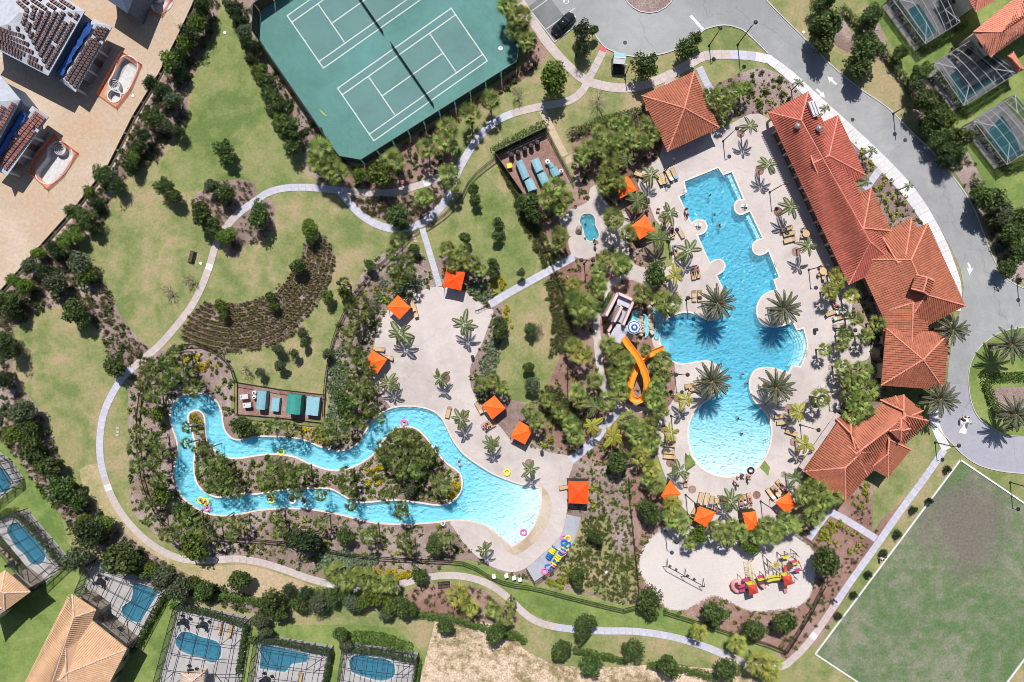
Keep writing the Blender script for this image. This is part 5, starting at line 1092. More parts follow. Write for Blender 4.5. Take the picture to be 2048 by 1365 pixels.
SABS = [(980,200,23),(940,228,24),(895,255,23),(890,282,25),(852,297,23),(787,322,26),(640,302,30),(655,330,28),(637,325,24),(897,348,23),(847,395,21),(672,345,26),(905,370,18),(1039,36,28),(1015,12,24),(1030,62,22),(1055,80,22),
 (1199,265,19),(1219,280,21),(1254,265,19),(1286,248,20),(1179,295,21),(1164,310,22),(1199,300,21),(1236,285,20),(1274,282,19),(1229,325,20),(1304,268,19),(1219,338,22),(1240,300,18),(1290,285,18),(1250,245,18),(1230,250,17),
 (1109,375,24),(1131,397,19),(1096,398,23),(1120,420,16),(1217,358,23),(1238,366,18),(1210,372,20),(1226,437,25),(1258,467,20),(1120,470,20),(1118,488,16),(1196,540,19),(1209,515,17),(1244,532,23),(1238,520,18),(1146,570,19,1),(1196,566,20),(1198,580,18),(1284,587,22),(1339,607,27),(1322,602,22),(1164,610,30),(1149,595,22),(1179,617,24),(1160,632,20),
 (1161,706,25,1),(1146,690,19),(1216,690,20),(1234,710,24),(1250,720,22),(1247,738,20),(1291,700,14),(1326,722,23),(1312,735,16),(1191,762,20),(1156,785,21),(1162,800,18),(1236,762,20),(1214,802,22),(1244,785,20),(1228,745,18),(1314,775,21),(1324,752,19),(1311,803,22),(1322,822,18),(1300,790,16),(1256,842,22),(1276,853,20),(1299,850,20),(1279,877,20),(1265,862,17),(1279,910,22,1),(1303,937,20,1),(1314,972,20),(1300,895,18),(1310,880,16),(1295,958,15),
 (1345,1012,22,1),(1345,1035,22),(1363,1048,22),(1433,1060,22),(1453,1078,20),(1481,1066,20),(1465,1050,15),(1519,1075,20),(1536,1052,22),(1553,1062,20),(1574,1045,24),(1546,1070,22),(1590,1050,18),(1629,1033,22),(1380,1085,16),
 (1611,990,24),(1636,982,24),(1650,1003,22),(1671,995,18),(1623,968,16),(1640,1008,18),(1686,735,19),(1726,740,21),(1711,762,21),(1736,780,23),(1723,803,24),(1706,830,22),(1731,820,22),(1693,760,17),(1700,792,18),(1641,797,22),(1676,563,19,1),(1661,582,19,1),(1703,592,17,1),(1711,637,17),(1756,647,19),(1691,672,17),(1731,672,17),(1650,700,15),(1685,690,15),(1672,548,14,1),
 (916,1190,26,1),(941,1215,20,1),(984,1218,18),(1010,1232,21),(1022,1205,12),(1398,1265,19,1),(1476,1288,21,1),(1519,1328,28,1),(1546,1330,20,1),(1542,1352,18,1),
 (676,1148,26),(694,1162,22),(732,1158,22),(760,1168,20),(780,1168,20),(715,1150,16),(657,1142,16),(2025,1,0),(1440,190,20),(1428,205,18),(1455,205,18),(1470,180,18),(1492,175,16),(1445,225,15),(1420,190,16),
 (894,498,18),(917,512,18),(942,525,20),(905,530,16),(928,500,14),(958,540,16),(1074,842,20),(1060,822,18),(1005,775,16),(985,760,16),(965,770,18),(1118,822,18),(1140,848,20),(1152,872,20),(1095,800,16)]
for t in SABS:
    if t[2]: sabal(t[0], t[1], t[2], len(t) > 3)
THIN = [(312,727,19),(325,750,20),(292,730,17),(287,772,17),(350,705,20),(385,775,22),(307,792,19),(272,865,18),(307,882,20),(270,897,20),(320,903,17),(272,930,18),(307,925,18),(315,962,18),(425,917,19),(405,935,20),(447,932,19),(427,952,18),(458,957,20),(412,898,16),(450,978,19),(470,985,17),(340,760,18),(365,745,20),(330,720,16),(300,745,18),(345,735,17),(372,888,14),(376,855,15),(330,775,14),(420,975,16),(395,900,13),
 (527,855,19),(549,852,18),(582,862,19),(657,855,19),(662,873,18),(640,865,16),(697,840,17),(712,800,18),(717,767,18),(737,780,18),(720,720,20),(737,820,17),(705,700,18),(740,742,16),(700,748,15),(760,838,13),(690,870,15),(722,850,14),
 (794,872,20),(819,875,21),(764,895,19),(807,900,21),(842,897,20),(787,920,20),(819,930,22),(849,920,20),(862,905,19),(767,912,18),(835,945,18),(800,945,18),(887,975,20),(870,962,15),(692,950,19),(697,980,17),(572,945,19),(549,930,18),(532,960,20),(587,960,18),(560,965,17),(774,995,17),(592,987,17),(642,992,15),(702,1012,15),(802,1014,15),(540,985,15),(605,940,15),
 (365,1065,19),(335,1068,19),(378,1035,20),(474,1045,16),(413,1070,20),(395,1060,16),(355,1045,15),(550,1035,17),(560,1063,17),(643,1045,16),(734,1075,19),(808,1086,20),(891,1078,19),(803,1025,17),(465,1070,15),(290,1010,15),(300,1040,14),(745,1062,14),(820,1095,14),(437,1044,14),
 (787,540,18),(812,520,18),(795,482,20),(799,560,17),(820,545,16),(785,510,16),(722,602,18),(700,620,16),(712,640,17),(687,565,13),(735,625,14),(700,665,16)]
for x, y, r in THIN: sabal(x, y, r, 0, prn.uniform(4.6, 6.2), True)
QN = [(800,668,27),(929,650,27),(777,768,22),(880,757,19),(922,838,20),(982,890,19),(1061,940,18),(967,1100,17),(1500,253,20),(1582,415,21),(1616,492,20),(1536,330,22),(1302,350,22),(1339,427,22),(1377,502,24),(1319,478,26),(1274,402,22),(1351,550,20,1),(1371,800,20,1),(1341,865,18,1),(1359,942,20),(1461,1003,22),(1597,824,19,1),(1611,890,19,1),(1591,957,19),(1184,852,22,1),(1226,872,22,1),(1189,812,22),(1255,318,20),(1345,232,0)]
for t in QN:
    if t[2]: queen(t[0], t[1], t[2] * .98, len(t) > 3, n=prn.choice((7, 8, 9)), h=prn.uniform(4.0, 5.0))
for x, y, r in ((1434,606,36),(1567,617,35),(1424,762,37),(1552,775,36),(1905,660,30),(1880,798,35),(2022,690,35),(2030,828,34)): phoenix(x, y, r)
# thin street palms beside the broad pavement
for x, y in ((1600,165),(1652,215),(1745,300),(1818,372),(1735,365),(1822,1,)):
    if y > 1: queen(x, y, 11, 0, 3.6, 'small young feather palm', 7, 'young roadside palms')
# ---------------------------------------------------------------- shrubs and ground plants
SHM = {}
for k, mt, n, lf in (('shrub', 'shrub', 150, .26), ('dark', 'shrub_d', 150, .26), ('yellow', 'shrub_y', 170, .22), ('lime', 'shrub_l', 130, .26), ('rust', 'rust', 130, .26)):
    SHM[k] = [crown_mesh('shrub', M[mt], 40 + i, n, lf, 6, .7) for i in range(2)]
def tuft_polys(rr, n=22, R_=.55):
    L_ = []
    for i in range(n):
        a = rr.uniform(0, 6.28); l = R_ * rr.uniform(.6, 1.1); d = Vector((math.cos(a), math.sin(a), 0)); s = Vector((-d.y, d.x, 0)) * .045; z = rr.uniform(.3, .7)
        L_.append([(0, 0, 0), tuple(d * l * .5 - s + Vector((0, 0, z))), tuple(d * l + Vector((0, 0, z * .45))), tuple(d * l * .5 + s + Vector((0, 0, z)))])
    return L_
PATHS = [(o.name, 0) for o in []]
TPAD = [(1133,1026),(1166,1033),(1156,1072),(1137,1105),(1114,1133),(1069,1168),(1050,1137)]
BLK = [DECK1, DECK2, SAND, road_r, CT, TPAD] + [s for s in SMALL.values()]
BLB = [bbox(r) for r in BLK]
def path_pts():
    out = []
    for o in bpy.data.objects:
        if o.name.startswith('slab'): out.append((o.location.x, o.location.y))
    return out
PP = {}
for x, y in path_pts(): PP.setdefault((int(x // 3), int(y // 3)), []).append((x, y))
def free(x, y, m=1.1):
    for r, b in zip(BLK, BLB):
        if b[0] <= x <= b[2] and b[1] <= y <= b[3] and inside((x, y), r): return False
    if inside((x, y), offs_riv) and not inside((x, y), offs_isl): return False
    g = G(x, y); i, j = int(g.x // 3), int(g.y // 3)
    for a in (-1, 0, 1):
        for b in (-1, 0, 1):
            for px, py in PP.get((i + a, j + b), ()):
                if (px - g.x) ** 2 + (py - g.y) ** 2 < m * m: return False
    for rc in YARDS:
        if inside((x, y), rc): return False
    return True
offs_riv = offs(riv_r, 6); offs_isl = offs(isl_r, -6)
YARDS = [[(475,762),(652,788),(646,850),(475,832)], [(985,308),(1095,258),(1152,365),(1047,398)]]
def scatter(poly, n, rr, m=1.1):
    b = bbox(poly); out = []; tries = 0
    while len(out) < n and tries < n * 12:
        tries += 1; x, y = rr.uniform(b[0], b[2]), rr.uniform(b[1], b[3])
        if inside((x, y), poly) and 0 < x < 2048 and 0 < y < 1365 and free(x, y, m): out.append((x, y))
    return out
SHN = [0]
ZN = {'site_belt': 'the building site edge', 'west_belt': 'the left houses', 'river_bed': 'the lazy river', 'river_island': 'the river island'}
def shrubs(poly, n, kind, size, where, seed, m=1.0):
    rr = random.Random(seed); w = {'shrub': 'rounded mid green shrub', 'dark': 'rounded dark green shrub', 'yellow': 'yellow flowering shrub', 'lime': 'lime green low shrub', 'rust': 'rusty brown shrub'}[kind]
    for x, y in scatter(poly, n, rr, m):
        if SHN[0] >= 300: extra.append((x, y, kind, size * rr.uniform(.7, 1.25))); continue
        s = size * rr.uniform(.7, 1.25); p = G(x, y); o = ob('shrub', rr.choice(SHM[kind]), None, (p.x, p.y, s * .55), rr.uniform(0, 6.28), s)
        reg(o, f'{w}', 'shrub', x, y, f'{w}s'); SHN[0] += 1
extra = []
isl_in = offs(isl_r, -7)
shrubs([(640,870),(640,560),(660,560)], 0, 'shrub', .5, 'x', 0)
shrubs([(985,545),(1010,555),(1010,590),(990,600),(975,570)], 12, 'yellow', .55, 'bed right of the top orange canopy', 1)
shrubs([(1000,605),(1022,610),(1025,655),(1008,650)], 9, 'yellow', .5, 'bed right of the beach deck', 2)
shrubs([(693,1132),(825,1140),(828,1165),(700,1165)], 26, 'yellow', .7, 'bed above the lower path', 3, .6)
shrubs([(600,855),(645,860),(650,885),(605,880)], 12, 'yellow', .6, 'bank above the upper river channel', 4)
shrubs([(725,940),(770,930),(765,965),(735,968)], 12, 'yellow', .6, 'middle of the river island', 5)
shrubs([(897,955),(922,960),(915,1000),(895,995)], 10, 'yellow', .6, 'right tip of the river island', 6)
shrubs([(385,825),(410,830),(412,870),(395,860)], 8, 'yellow', .45, 'left tip of the river island', 7)
shrubs([(370,715),(430,710),(440,750),(380,740)], 10, 'yellow', .6, 'bed above the western river bend', 8)
shrubs([(745,575),(785,575),(790,600),(760,615)], 10, 'lime', .55, 'bed left of the small canopy', 9)
shrubs([(1700,1010),(1735,960),(1750,985),(1720,1020)], 12, 'lime', .55, 'bed below the south wing', 10)
shrubs([(1655,1030),(1690,1045),(1665,1075),(1635,1080)], 22, 'lime', .6, 'bed beside the playground gate path', 11, .8)
shrubs([(1090,845),(1110,850),(1105,900),(1085,890)], 7, 'lime', .6, 'bed below the lower canopy', 12)
shrubs([(1180,965),(1192,965),(1190,1020),(1180,1020)], 6, 'lime', .6, 'strip right of the square canopy', 13)
shrubs([(1090,1155),(1135,1120),(1140,1170),(1100,1180)], 12, 'lime', .6, 'bed below the tube pad', 14)
shrubs(isl_in, 26, 'dark', .7, 'river island bed', 15)
shrubs(MUL['river_bed'][:5] + [(300,900),(262,900)], 0, 'dark', .6, 'river bank bed', 16)
shrubs([(262,1000),(512,1035),(900,1060),(920,1115),(640,1100),(400,1110),(290,1040)], 34, 'lime', .5, 'bank below the lower river channel', 17)
shrubs([(655,690),(745,700),(770,830),(660,870),(655,780)], 20, 'shrub', .65, 'bank left of the beach deck', 18)
shrubs([(270,760),(345,760),(345,1000),(270,960)], 20, 'shrub', .7, 'bank left of the river', 19)
shrubs([(425,700),(470,760),(470,840),(445,830)], 12, 'shrub', .5, 'bank left of the lower pump yard', 20)
shrubs([(1410,170),(1540,140),(1600,190),(1480,235),(1420,225)], 26, 'shrub', .65, 'bed above the pool deck', 21)
shrubs([(1690,260),(1730,300),(1840,430),(1780,440)], 22, 'dark', .6, 'bed between clubhouse and road', 22)
shrubs([(1640,1090),(1720,1040),(1740,1060),(1660,1180)], 14, 'rust', .6, 'mulch beside the playground', 23)
# the rest: joined, as nobody could count them
def mass(name, label, polys, mats, spec, seed):
    """spec: list of (polygon, count, size); one mesh of many tufts or leaf clumps"""
    rr = random.Random(seed); L_ = []
    for poly, n, s, kind in spec:
        for x, y in scatter(poly, n, rr, .95):
            if name == 'ornamental_grass':
                dx, dy = x - 470, y - 490; r_ = max(11, round(math.hypot(dx, dy) / 10) * 10); an = round(math.atan2(dy, dx) * r_ / 8) * 8 / r_; x, y = 470 + r_ * math.cos(an), 490 + r_ * math.sin(an)
            p = G(x, y); k = s * rr.uniform(.6, 1.3)
            src = tuft_polys(rr, 16) if kind == 't' else [card(rdir(rr, .6) * rr.uniform(.3, .6), rdir(rr, .5), rr.uniform(.3, .45), rr) for _ in range(18)]
            for q in src: L_.append([(p.x + a * k, p.y + b * k, .03 + max(0, c) * k) for a, b, c in q])
    m = leaf_mesh(name, mats, [(0, L_)]); o = ob(name, m); tag(o, label, kind='stuff'); return o
Zm = {k: smooth_ring(p, sub=2) for k, p in MUL.items()}
mass('ornamental_grass', 'tan ornamental grass filling the crescent bed on the knoll', None, M['tuft'], [(Zm['grass_crescent'], 1500, .98, 't')], 31)
mass('grass_tufts', 'tan and green grass tufts in the outer mulch belts', None, M['tuft_g'], [(Zm['site_belt'], 620, .85, 't'), (Zm['west_belt'], 420, .85, 't'), (Zm['knoll_bed'], 60, .8, 't'), (Zm['knoll_bed_east'], 60, .8, 't'), (Zm['path_bed'], 170, .9, 't'), (Zm['court_bed_south'], 150, .8, 't'), (Zm['court_bed'], 120, .9, 't'), (Zm['playground_bed'], 150, .7, 't'), (Zm['road_bed_south'], 140, .9, 't'), (Zm['bottom_bed'], 80, .9, 't')], 32)
mass('long_grass_clumps', 'long green grass strips on the inner lawns', None, M['tuft_g'], [([(1020,400),(1045,395),(1090,470),(1125,545),(1100,560),(1060,480)], 260, .9, 't'), ([(1092,560),(1130,555),(1150,640),(1130,700),(1100,720),(1105,640)], 330, .95, 't'), (smooth_ring([(1150,1050),(1200,1030),(1222,1045),(1225,1110),(1270,1115),(1272,1190),(1230,1200),(1150,1170),(1110,1150),(1140,1110)]), 420, .8, 't'), ([(995,320),(1010,330),(1060,400),(1050,420),(1015,370)], 110, .9, 't'), ([(1085,770),(1120,780),(1170,840),(1160,880),(1110,850),(1080,820)], 240, 1.1, 't')], 33)
mass('ground_cover', 'grey green leafy ground cover in the planted beds', None, M['cover'], [([(655,700),(690,690),(700,860),(660,870)], 190, .8, 'c'), ([(620,1100),(760,1110),(750,1135),(640,1140)], 200, .75, 'c'), ([(770,540),(860,560),(770,640),(730,680),(740,600)], 120, .7, 'c'), ([(930,575),(975,560),(990,600),(975,612),(945,590)], 80, .6, 'c'), ([(965,700),(1000,650),(1010,690),(970,800),(950,780)], 110, .7, 'c')], 34)
mass('bedding_plants', 'green bedding plants dotted over the mulch round the river', None, M['shrub'], [(isl_in, 420, .65, 'c'), (Zm['river_bed'], 1700, .62, 'c'), (Zm['slide_bed'], 520, .65, 'c'), (Zm['plaza_bed'], 220, .7, 'c'), (Zm['north_bed'], 120, .5, 'c'), (Zm['club_bed'], 110, .5, 'c'), (Zm['club_bed_south'], 110, .7, 'c'), (Zm['cabana_bed'], 90, .6, 'c'), (Zm['hedge_bed_se'], 25, .5, 'c'), ([(1145,880),(1250,870),(1256,1080),(1220,1100),(1150,1020)], 150, .4, 'c'), (circ(1298,-28,50), 40, 1.3, 'c'), (circ(2040,700,60), 60, .6, 'c')], 35)
mass('lime_plants', 'lime and yellow green plants dotted through the river beds', None, M['shrub_l'], [(isl_in, 60, .5, 'c'), (Zm['river_bed'], 330, .5, 'c'), (Zm['slide_bed'], 60, .5, 'c')], 36)
mass('dark_plants', 'dark low shrubs scattered through the outer mulch belts', None, M['shrub_d'], [(Zm['site_belt'], 170, 1.0, 'c'), (Zm['west_belt'], 160, 1.0, 'c'), (Zm['river_bed'], 120, .8, 'c'), (Zm['court_bed'], 60, 1.0, 'c'), (Zm['road_bed_south'], 60, 1.0, 'c'), (Zm['court_bed_south'], 60, .9, 'c')], 37)
mass('belt_tufts', 'tan grass tufts along the outer mulch belts', None, M['tuft'], [(Zm['site_belt'], 420, .9, 't'), (Zm['west_belt'], 260, .9, 't'), (Zm['knoll_bed'], 60, .9, 't'), (Zm['path_bed'], 80, .9, 't')], 38)
# hedges, one thing each
def hedge(pts, w, h, label, seed, dens=1.0):
    rr = random.Random(seed); c = resample(pts, 3.0) if len(pts) > 1 else pts; L_ = []; o0 = G(*c[len(c) // 2])
    for x, y in c:
        p = G(x, y)
        for k in range(int(26 * dens)):
            a, b, z = rr.uniform(-.5, .5), rr.uniform(-.5, .5), rr.uniform(0, 1); f = rr.random()
            if f < .55: q = (a * w, b * w, h * rr.uniform(.9, 1.08)); nn = (a, b, 1.2)
            else: an = rr.uniform(0, 6.28); q = (math.cos(an) * w / 2, math.sin(an) * w / 2, h * z); nn = (math.cos(an), math.sin(an), .3)
            L_.append(card(Vector(q) + Vector((p.x - o0.x, p.y - o0.y, 0)), Vector(nn) + rdir(rr) * .6, rr.uniform(.16, .26), rr))
    m = leaf_mesh('hedge', M['hedge'], [(0, L_)]); o = ob('hedge', m, None, (o0.x, o0.y, .02)); tag(o, label, 'hedge', 'clipped hedges'); return o
HG = [([(988,303),(1090,252)], 1.2, 1.7, 'hedge along the top of the upper pump yard'), ([(1680,20),(1745,85),(1800,155),(1830,200)], .9, 1.2, 'hedge between the road trees and the back lawn, upper run'), ([(1942,360),(1990,440),(2030,500)], .9, 1.2, 'hedge behind the road trees near the right edge'),
 ([(1776,-5),(1845,100),(1925,55)], 1.0, 1.3, 'hedge wrapped round the top right pool cage'), ([(1868,150),(1925,228),(1995,180)], 1.0, 1.3, 'hedge wrapped round the cage below the salmon roof'), ([(1942,255),(2012,340),(2048,325)], 1.0, 1.3, 'hedge wrapped round the lowest right hand cage'),
 ([(0,1035),(30,1018),(80,1065),(128,1125)], 1.1, 1.3, 'hedge round the leftmost pool cage'), ([(400,1195),(455,1188),(500,1195),(560,1215),(620,1180),(700,1182)], 1.0, 1.2, 'hedge winding under the lower path on the left'), ([(830,1225),(900,1232),(960,1250),(1024,1270)], 1.0, 1.2, 'hedge above the dry soil, left run'), ([(1024,1262),(1048,1278)], 1.0, 1.0, 'short hedge end at the dry soil'), ([(1148,1297),(1190,1305),(1245,1318)], .9, 1.0, 'hedge below the lower path, centre run'), ([(1295,1325),(1380,1338),(1430,1352)], 1.1, 1.2, 'hedge below the lower path, right run'),
 ([(500,1275),(560,1280),(664,1302),(652,1365)], 1.0, 1.1, 'hedge round the middle bottom cage'), ([(690,1295),(760,1300),(838,1320),(832,1365)], 1.0, 1.1, 'hedge round the rightmost bottom cage'), ([(345,1208),(420,1222),(495,1248),(480,1340)], .9, 1.0, 'hedge round the white decked cage'), ([(705,1272),(760,1275),(815,1295)], 2.2, .7, 'broad low hedge bed above the rightmost bottom cage'), ([(335,1185),(270,1300)], .9, 1.1, 'hedge right of the cage behind the peach roof'),
 ([(1968,755),(2048,752)], 1.5, .9, 'clipped hedge across the roundabout'), ([(1966,765),(1985,815),(2030,850)], 1.3, .9, 'clipped hedge curving round the roundabout mulch'), ([(1204,622),(1222,590)], 1.0, 1.0, 'narrow hedge beside the slide stair tower'), ([(1140,268),(1165,262),(1200,245),(1280,225)], 1.3, 1.4, 'hedge above the fan palms left of the pavilion')]
for i, (p, w, h, l) in enumerate(HG): hedge(p, w, h, l, 60 + i)
if extra:
    L_ = []
    rr = random.Random(5)
    for x, y, k, s in extra:
        p = G(x, y)
        for _ in range(40): d = rdir(rr, .3); L_.append(card(Vector((p.x, p.y, .5 * s)) + d * s * .6, d + rdir(rr) * .6, .2, rr))
    tag(ob('shrubs', leaf_mesh('shrubs', M['shrub_l'], [(0, L_)])), 'small shrubs dotted through the far beds', kind='stuff')
# ---------------------------------------------------------------- orange canopies
DZ = .062
def canopy(c, label, h=2.45, rise=.55, mat='canopy', sag=.12):
    """c = 4 corners of the cloth (photo px at canopy height)"""
    P_ = [G3(x, y, h) for x, y in c]; o = sum(P_, Vector()) / 4; o.z = DZ; r = empty('shade_canopy', o); tag(r, label, 'shade canopy', 'orange shade canopies')
    Q = [p - o for p in P_]; ap = Vector((0, 0, h + rise)); m = MB(); n = 6
    for i in range(4):
        a, b = Q[i], Q[(i + 1) % 4]; a = Vector((a.x, a.y, h)); b = Vector((b.x, b.y, h)); vs = []; fs = []
        for u in range(n + 1):
            e = a.lerp(b, u / n); inn = (ap - e); bow = math.sin(math.pi * u / n) * .09; e = e + Vector((inn.x, inn.y, 0)) * bow * .25
            for v in range(4): t = v / 3; vs.append(e.lerp(ap, t) - Vector((0, 0, sag * math.sin(math.pi * t) * math.sin(math.pi * u / n) * .8)))
        for u in range(n):
            for v in range(3): fs.append((u * 4 + v, u * 4 + 4 + v, u * 4 + 5 + v, u * 4 + 1 + v))
        m.add(vs, fs)
    m.obj('canvas_roof', M[mat], r, True); val = MB()
    for i in range(4):
        a, b = Q[i], Q[(i + 1) % 4]; a = Vector((a.x, a.y, h)); b = Vector((b.x, b.y, h)); k = a * .985; MB().tube([(k.x, k.y, 0), (k.x, k.y, h)], .05, 6).obj('post', M['dark'], r); MB().bar(a * .98 + Vector((0, 0, .0)), ap - Vector((0, 0, .06)), .04).obj('rafter', M['dark'], r)
    a, b = [Vector((q.x, q.y, 0)) * .95 for q in Q[0:2]]; MB().bar(a + Vector((0, 0, 1.2)), b + Vector((0, 0, 1.2)), .03, 2.2).obj('curtain', M['dark'], r)
    return r
CAN = [([(893,535),(931,546),(922,582),(885,574)], 'large square orange canopy at the top of the beach deck', 'canopy_dark'), ([(796,590),(822,616),(799,640),(773,615)], 'orange canopy turned like a diamond at the upper left of the beach deck', 'canopy'),
 ([(744,700),(775,719),(755,748),(730,729)], 'orange canopy at the left edge of the beach deck between loungers', 'canopy'), ([(989,791),(1012,817),(984,840),(963,811)], 'orange canopy under palm fronds on the right of the beach deck', 'canopy'),
 ([(1039,842),(1067,858),(1050,890),(1020,874)], 'orange canopy lower right of the beach deck beside grey shrubs', 'canopy'), ([(1136,962),(1178,963),(1176,1009),(1137,1007)], 'upright square orange canopy alone right of the river beach', 'canopy_dark'),
 ([(1256,350),(1274,381),(1240,398),(1233,368)], 'orange canopy beside the fan palms above the hot tub', 'canopy'), ([(1291,430),(1310,462),(1279,480),(1262,452)], 'orange canopy right of the hot tub under a feather palm', 'canopy'),
 ([(1340,960),(1362,988),(1337,1007),(1321,992)], 'leftmost orange canopy of the arc below the shallow end', 'canopy'), ([(1396,1011),(1432,1025),(1412,1056),(1387,1041)], 'second orange canopy from the left in the arc below the shallow end', 'canopy'),
 ([(1484,1026),(1511,1022),(1518,1058),(1493,1062)], 'third orange canopy from the left in the arc below the shallow end', 'canopy'), ([(1578,984),(1592,1010),(1574,1029),(1549,1005)], 'rightmost orange canopy of the arc below the shallow end', 'canopy')]
for c, l, m in CAN: canopy(c, l, mat=m, h=2.45 if m == 'canopy' else 2.8)
# ---------------------------------------------------------------- furniture
def make_lounger():
    r = empty('sun_lounger'); m = MB()
    for s in (-1, 1): m.box(0, s * .33, .32, 1.95, .05, .06)
    m.box(-.96, 0, .32, .05, .7, .06).box(.96, 0, .32, .05, .7, .06); m.obj('frame', M['lframe'], r)
    MB().box(-.28, 0, .36, 1.3, .60, .035).obj('seat', M['lounger'], r)
    m = MB(); m.bar((.38, 0, .36), (.95, 0, .72), .60, .035); b = m.obj('backrest', M['lounger'], r)
    lm = MB().box(0, 0, .15, .05, .05, .3).mesh('leg', M['lframe'])
    for x, y in ((-.85, -.31), (-.85, .31), (.6, -.31), (.6, .31)): ob('leg', lm, r, (x, y, 0))
    return r
L0 = make_lounger(); used = [0]
def lounger(x, y, a, towel=None, where='', who=None):
    """a = direction of the head end in the photo, degrees clockwise from +x"""
    r = L0 if not used[0] else copy_tree(L0); used[0] = 1; r.location = G3(x, y, .35, DZ + .003); rz = -R(a); r.rotation_euler = (0, 0, rz); r.scale = (1.05, 1.05, 1.05)
    w = {'towel_blue': 'blue towel', 'towel_white': 'white towel', 'towel_navy': 'navy towel', 'towel_pink': 'pink towel'}.get(towel)
    reg(r, f'tan sun lounger' + (f' with {w}' if w else ''), 'sun lounger', x, y, 'sun loungers')
    if towel:
        t = MB(); t.box(-.25, 0, .385, 1.1, .54, .02).bar((.36, 0, .39), (.90, 0, .74), .54, .02); o = t.obj('towel', M[towel], None, loc=(r.location.x, r.location.y, DZ + .004), rz=rz); reg(o, f'{w} spread on a lounger', 'towel', x, y, 'towels on loungers')
    return r
# people: one continuous skinned body per pose
def body(joints, rads, edges, hair=True):
    me_ = bpy.data.meshes.new('person'); me_.from_pydata(joints, edges, []); o = bpy.data.objects.new('person', me_); COL.objects.link(o)
    s = o.modifiers.new('s', 'SKIN'); sv = me_.skin_vertices[0].data
    for i, r in enumerate(rads): sv[i].radius = (r, r)
    sv[0].use_root = True; u = o.modifiers.new('u', 'SUBSURF'); u.levels = 1; u.render_levels = 1
    dg = bpy.context.evaluated_depsgraph_get(); ev = o.evaluated_get(dg); m = bpy.data.meshes.new_from_object(ev); bpy.data.objects.remove(o); m.materials.clear(); m.materials.append(M['skin'])
    m.polygons.foreach_set('use_smooth', [True] * len(m.polygons)); return m
#         pelvis     waist       chest      neck       head      crown
sp = [(0,0,.95),(0,0,1.12),(0,0,1.36),(0,0,1.50),(0,.01,1.60),(0,.01,1.72)]
def stand(arm=0, stride=.12):
    j = sp + [(-.18,0,1.42),(-.26,.02,1.15),(-.27 - arm,.12 + arm,.92),(.18,0,1.42),(.26,.02,1.15),(.27 + arm,.12,.92 + arm), (-.10,0,.90),(-.10,stride,.50),(-.10,stride * .5,.07),(-.10,stride * .5 + .15,.04),(.10,0,.90),(.10,-stride * .3,.50),(.10,-stride,.07),(.10,-stride + .15,.04)]
    r = [.14,.13,.15,.06,.10,.08,.07,.05,.035,.07,.05,.035,.10,.07,.045,.035,.10,.07,.045,.035]
    e = [(0,1),(1,2),(2,3),(3,4),(4,5),(2,6),(6,7),(7,8),(2,9),(9,10),(10,11),(0,12),(12,13),(13,14),(14,15),(0,16),(16,17),(17,18),(18,19)]
    return body(j, r, e)
def sit():
    j = [(0,0,.12),(0,-.03,.30),(0,-.06,.54),(0,-.05,.68),(0,-.03,.78),(0,-.03,.90),(-.18,-.05,.60),(-.28,.08,.40),(-.2,.28,.36),(.18,-.05,.60),(.28,.08,.40),(.2,.28,.36),(-.12,.06,.12),(-.14,.48,.30),(-.12,.80,.08),(-.12,.93,.10),(.12,.06,.12),(.14,.48,.30),(.12,.80,.08),(.12,.93,.10)]
    r = [.14,.13,.15,.06,.10,.08,.07,.05,.035,.07,.05,.035,.10,.07,.045,.035,.10,.07,.045,.035]
    e = [(0,1),(1,2),(2,3),(3,4),(4,5),(2,6),(6,7),(7,8),(2,9),(9,10),(10,11),(0,12),(12,13),(13,14),(14,15),(0,16),(16,17),(17,18),(18,19)]
    return body(j, r, e)
def lie():
    j = [(0,0,.12),(.18,0,.13),(.42,0,.20),(.56,0,.28),(.66,0,.34),(.78,0,.40),(.48,-.18,.22),(.25,-.28,.14),(.02,-.27,.10),(.48,.18,.22),(.25,.28,.14),(.02,.27,.10),(-.06,-.10,.11),(-.48,-.14,.14),(-.88,-.13,.07),(-.93,-.14,.16),(-.06,.10,.11),(-.48,.13,.10),(-.88,.16,.07),(-.93,.16,.16)]
    r = [.13,.12,.14,.06,.10,.08,.07,.05,.035,.07,.05,.035,.10,.07,.045,.035,.10,.07,.045,.035]
    e = [(0,1),(1,2),(2,3),(3,4),(4,5),(2,6),(6,7),(7,8),(2,9),(9,10),(10,11),(0,12),(12,13),(13,14),(14,15),(0,16),(16,17),(17,18),(18,19)]
    return body(j, r, e)
PB = {'stand': stand(), 'walk': stand(.05, .28), 'reach': stand(.18, .1), 'sit': sit(), 'lie': lie()}
HP = {'stand': (0, 0, 1.66), 'walk': (0, 0, 1.66), 'reach': (0, 0, 1.66), 'sit': (0, -.04, .86), 'lie': (.75, 0, .40)}
WP = {'stand': [((0,0,.80), .17), ((0,0,1.02), .165)], 'walk': [((0,0,.80), .18), ((0,0,1.02), .17)], 'reach': [((0,0,.8), .17), ((0,0,1.02), .165)], 'sit': [((0,.02,.05), .17), ((0,-.02,.26), .165)], 'lie': None}
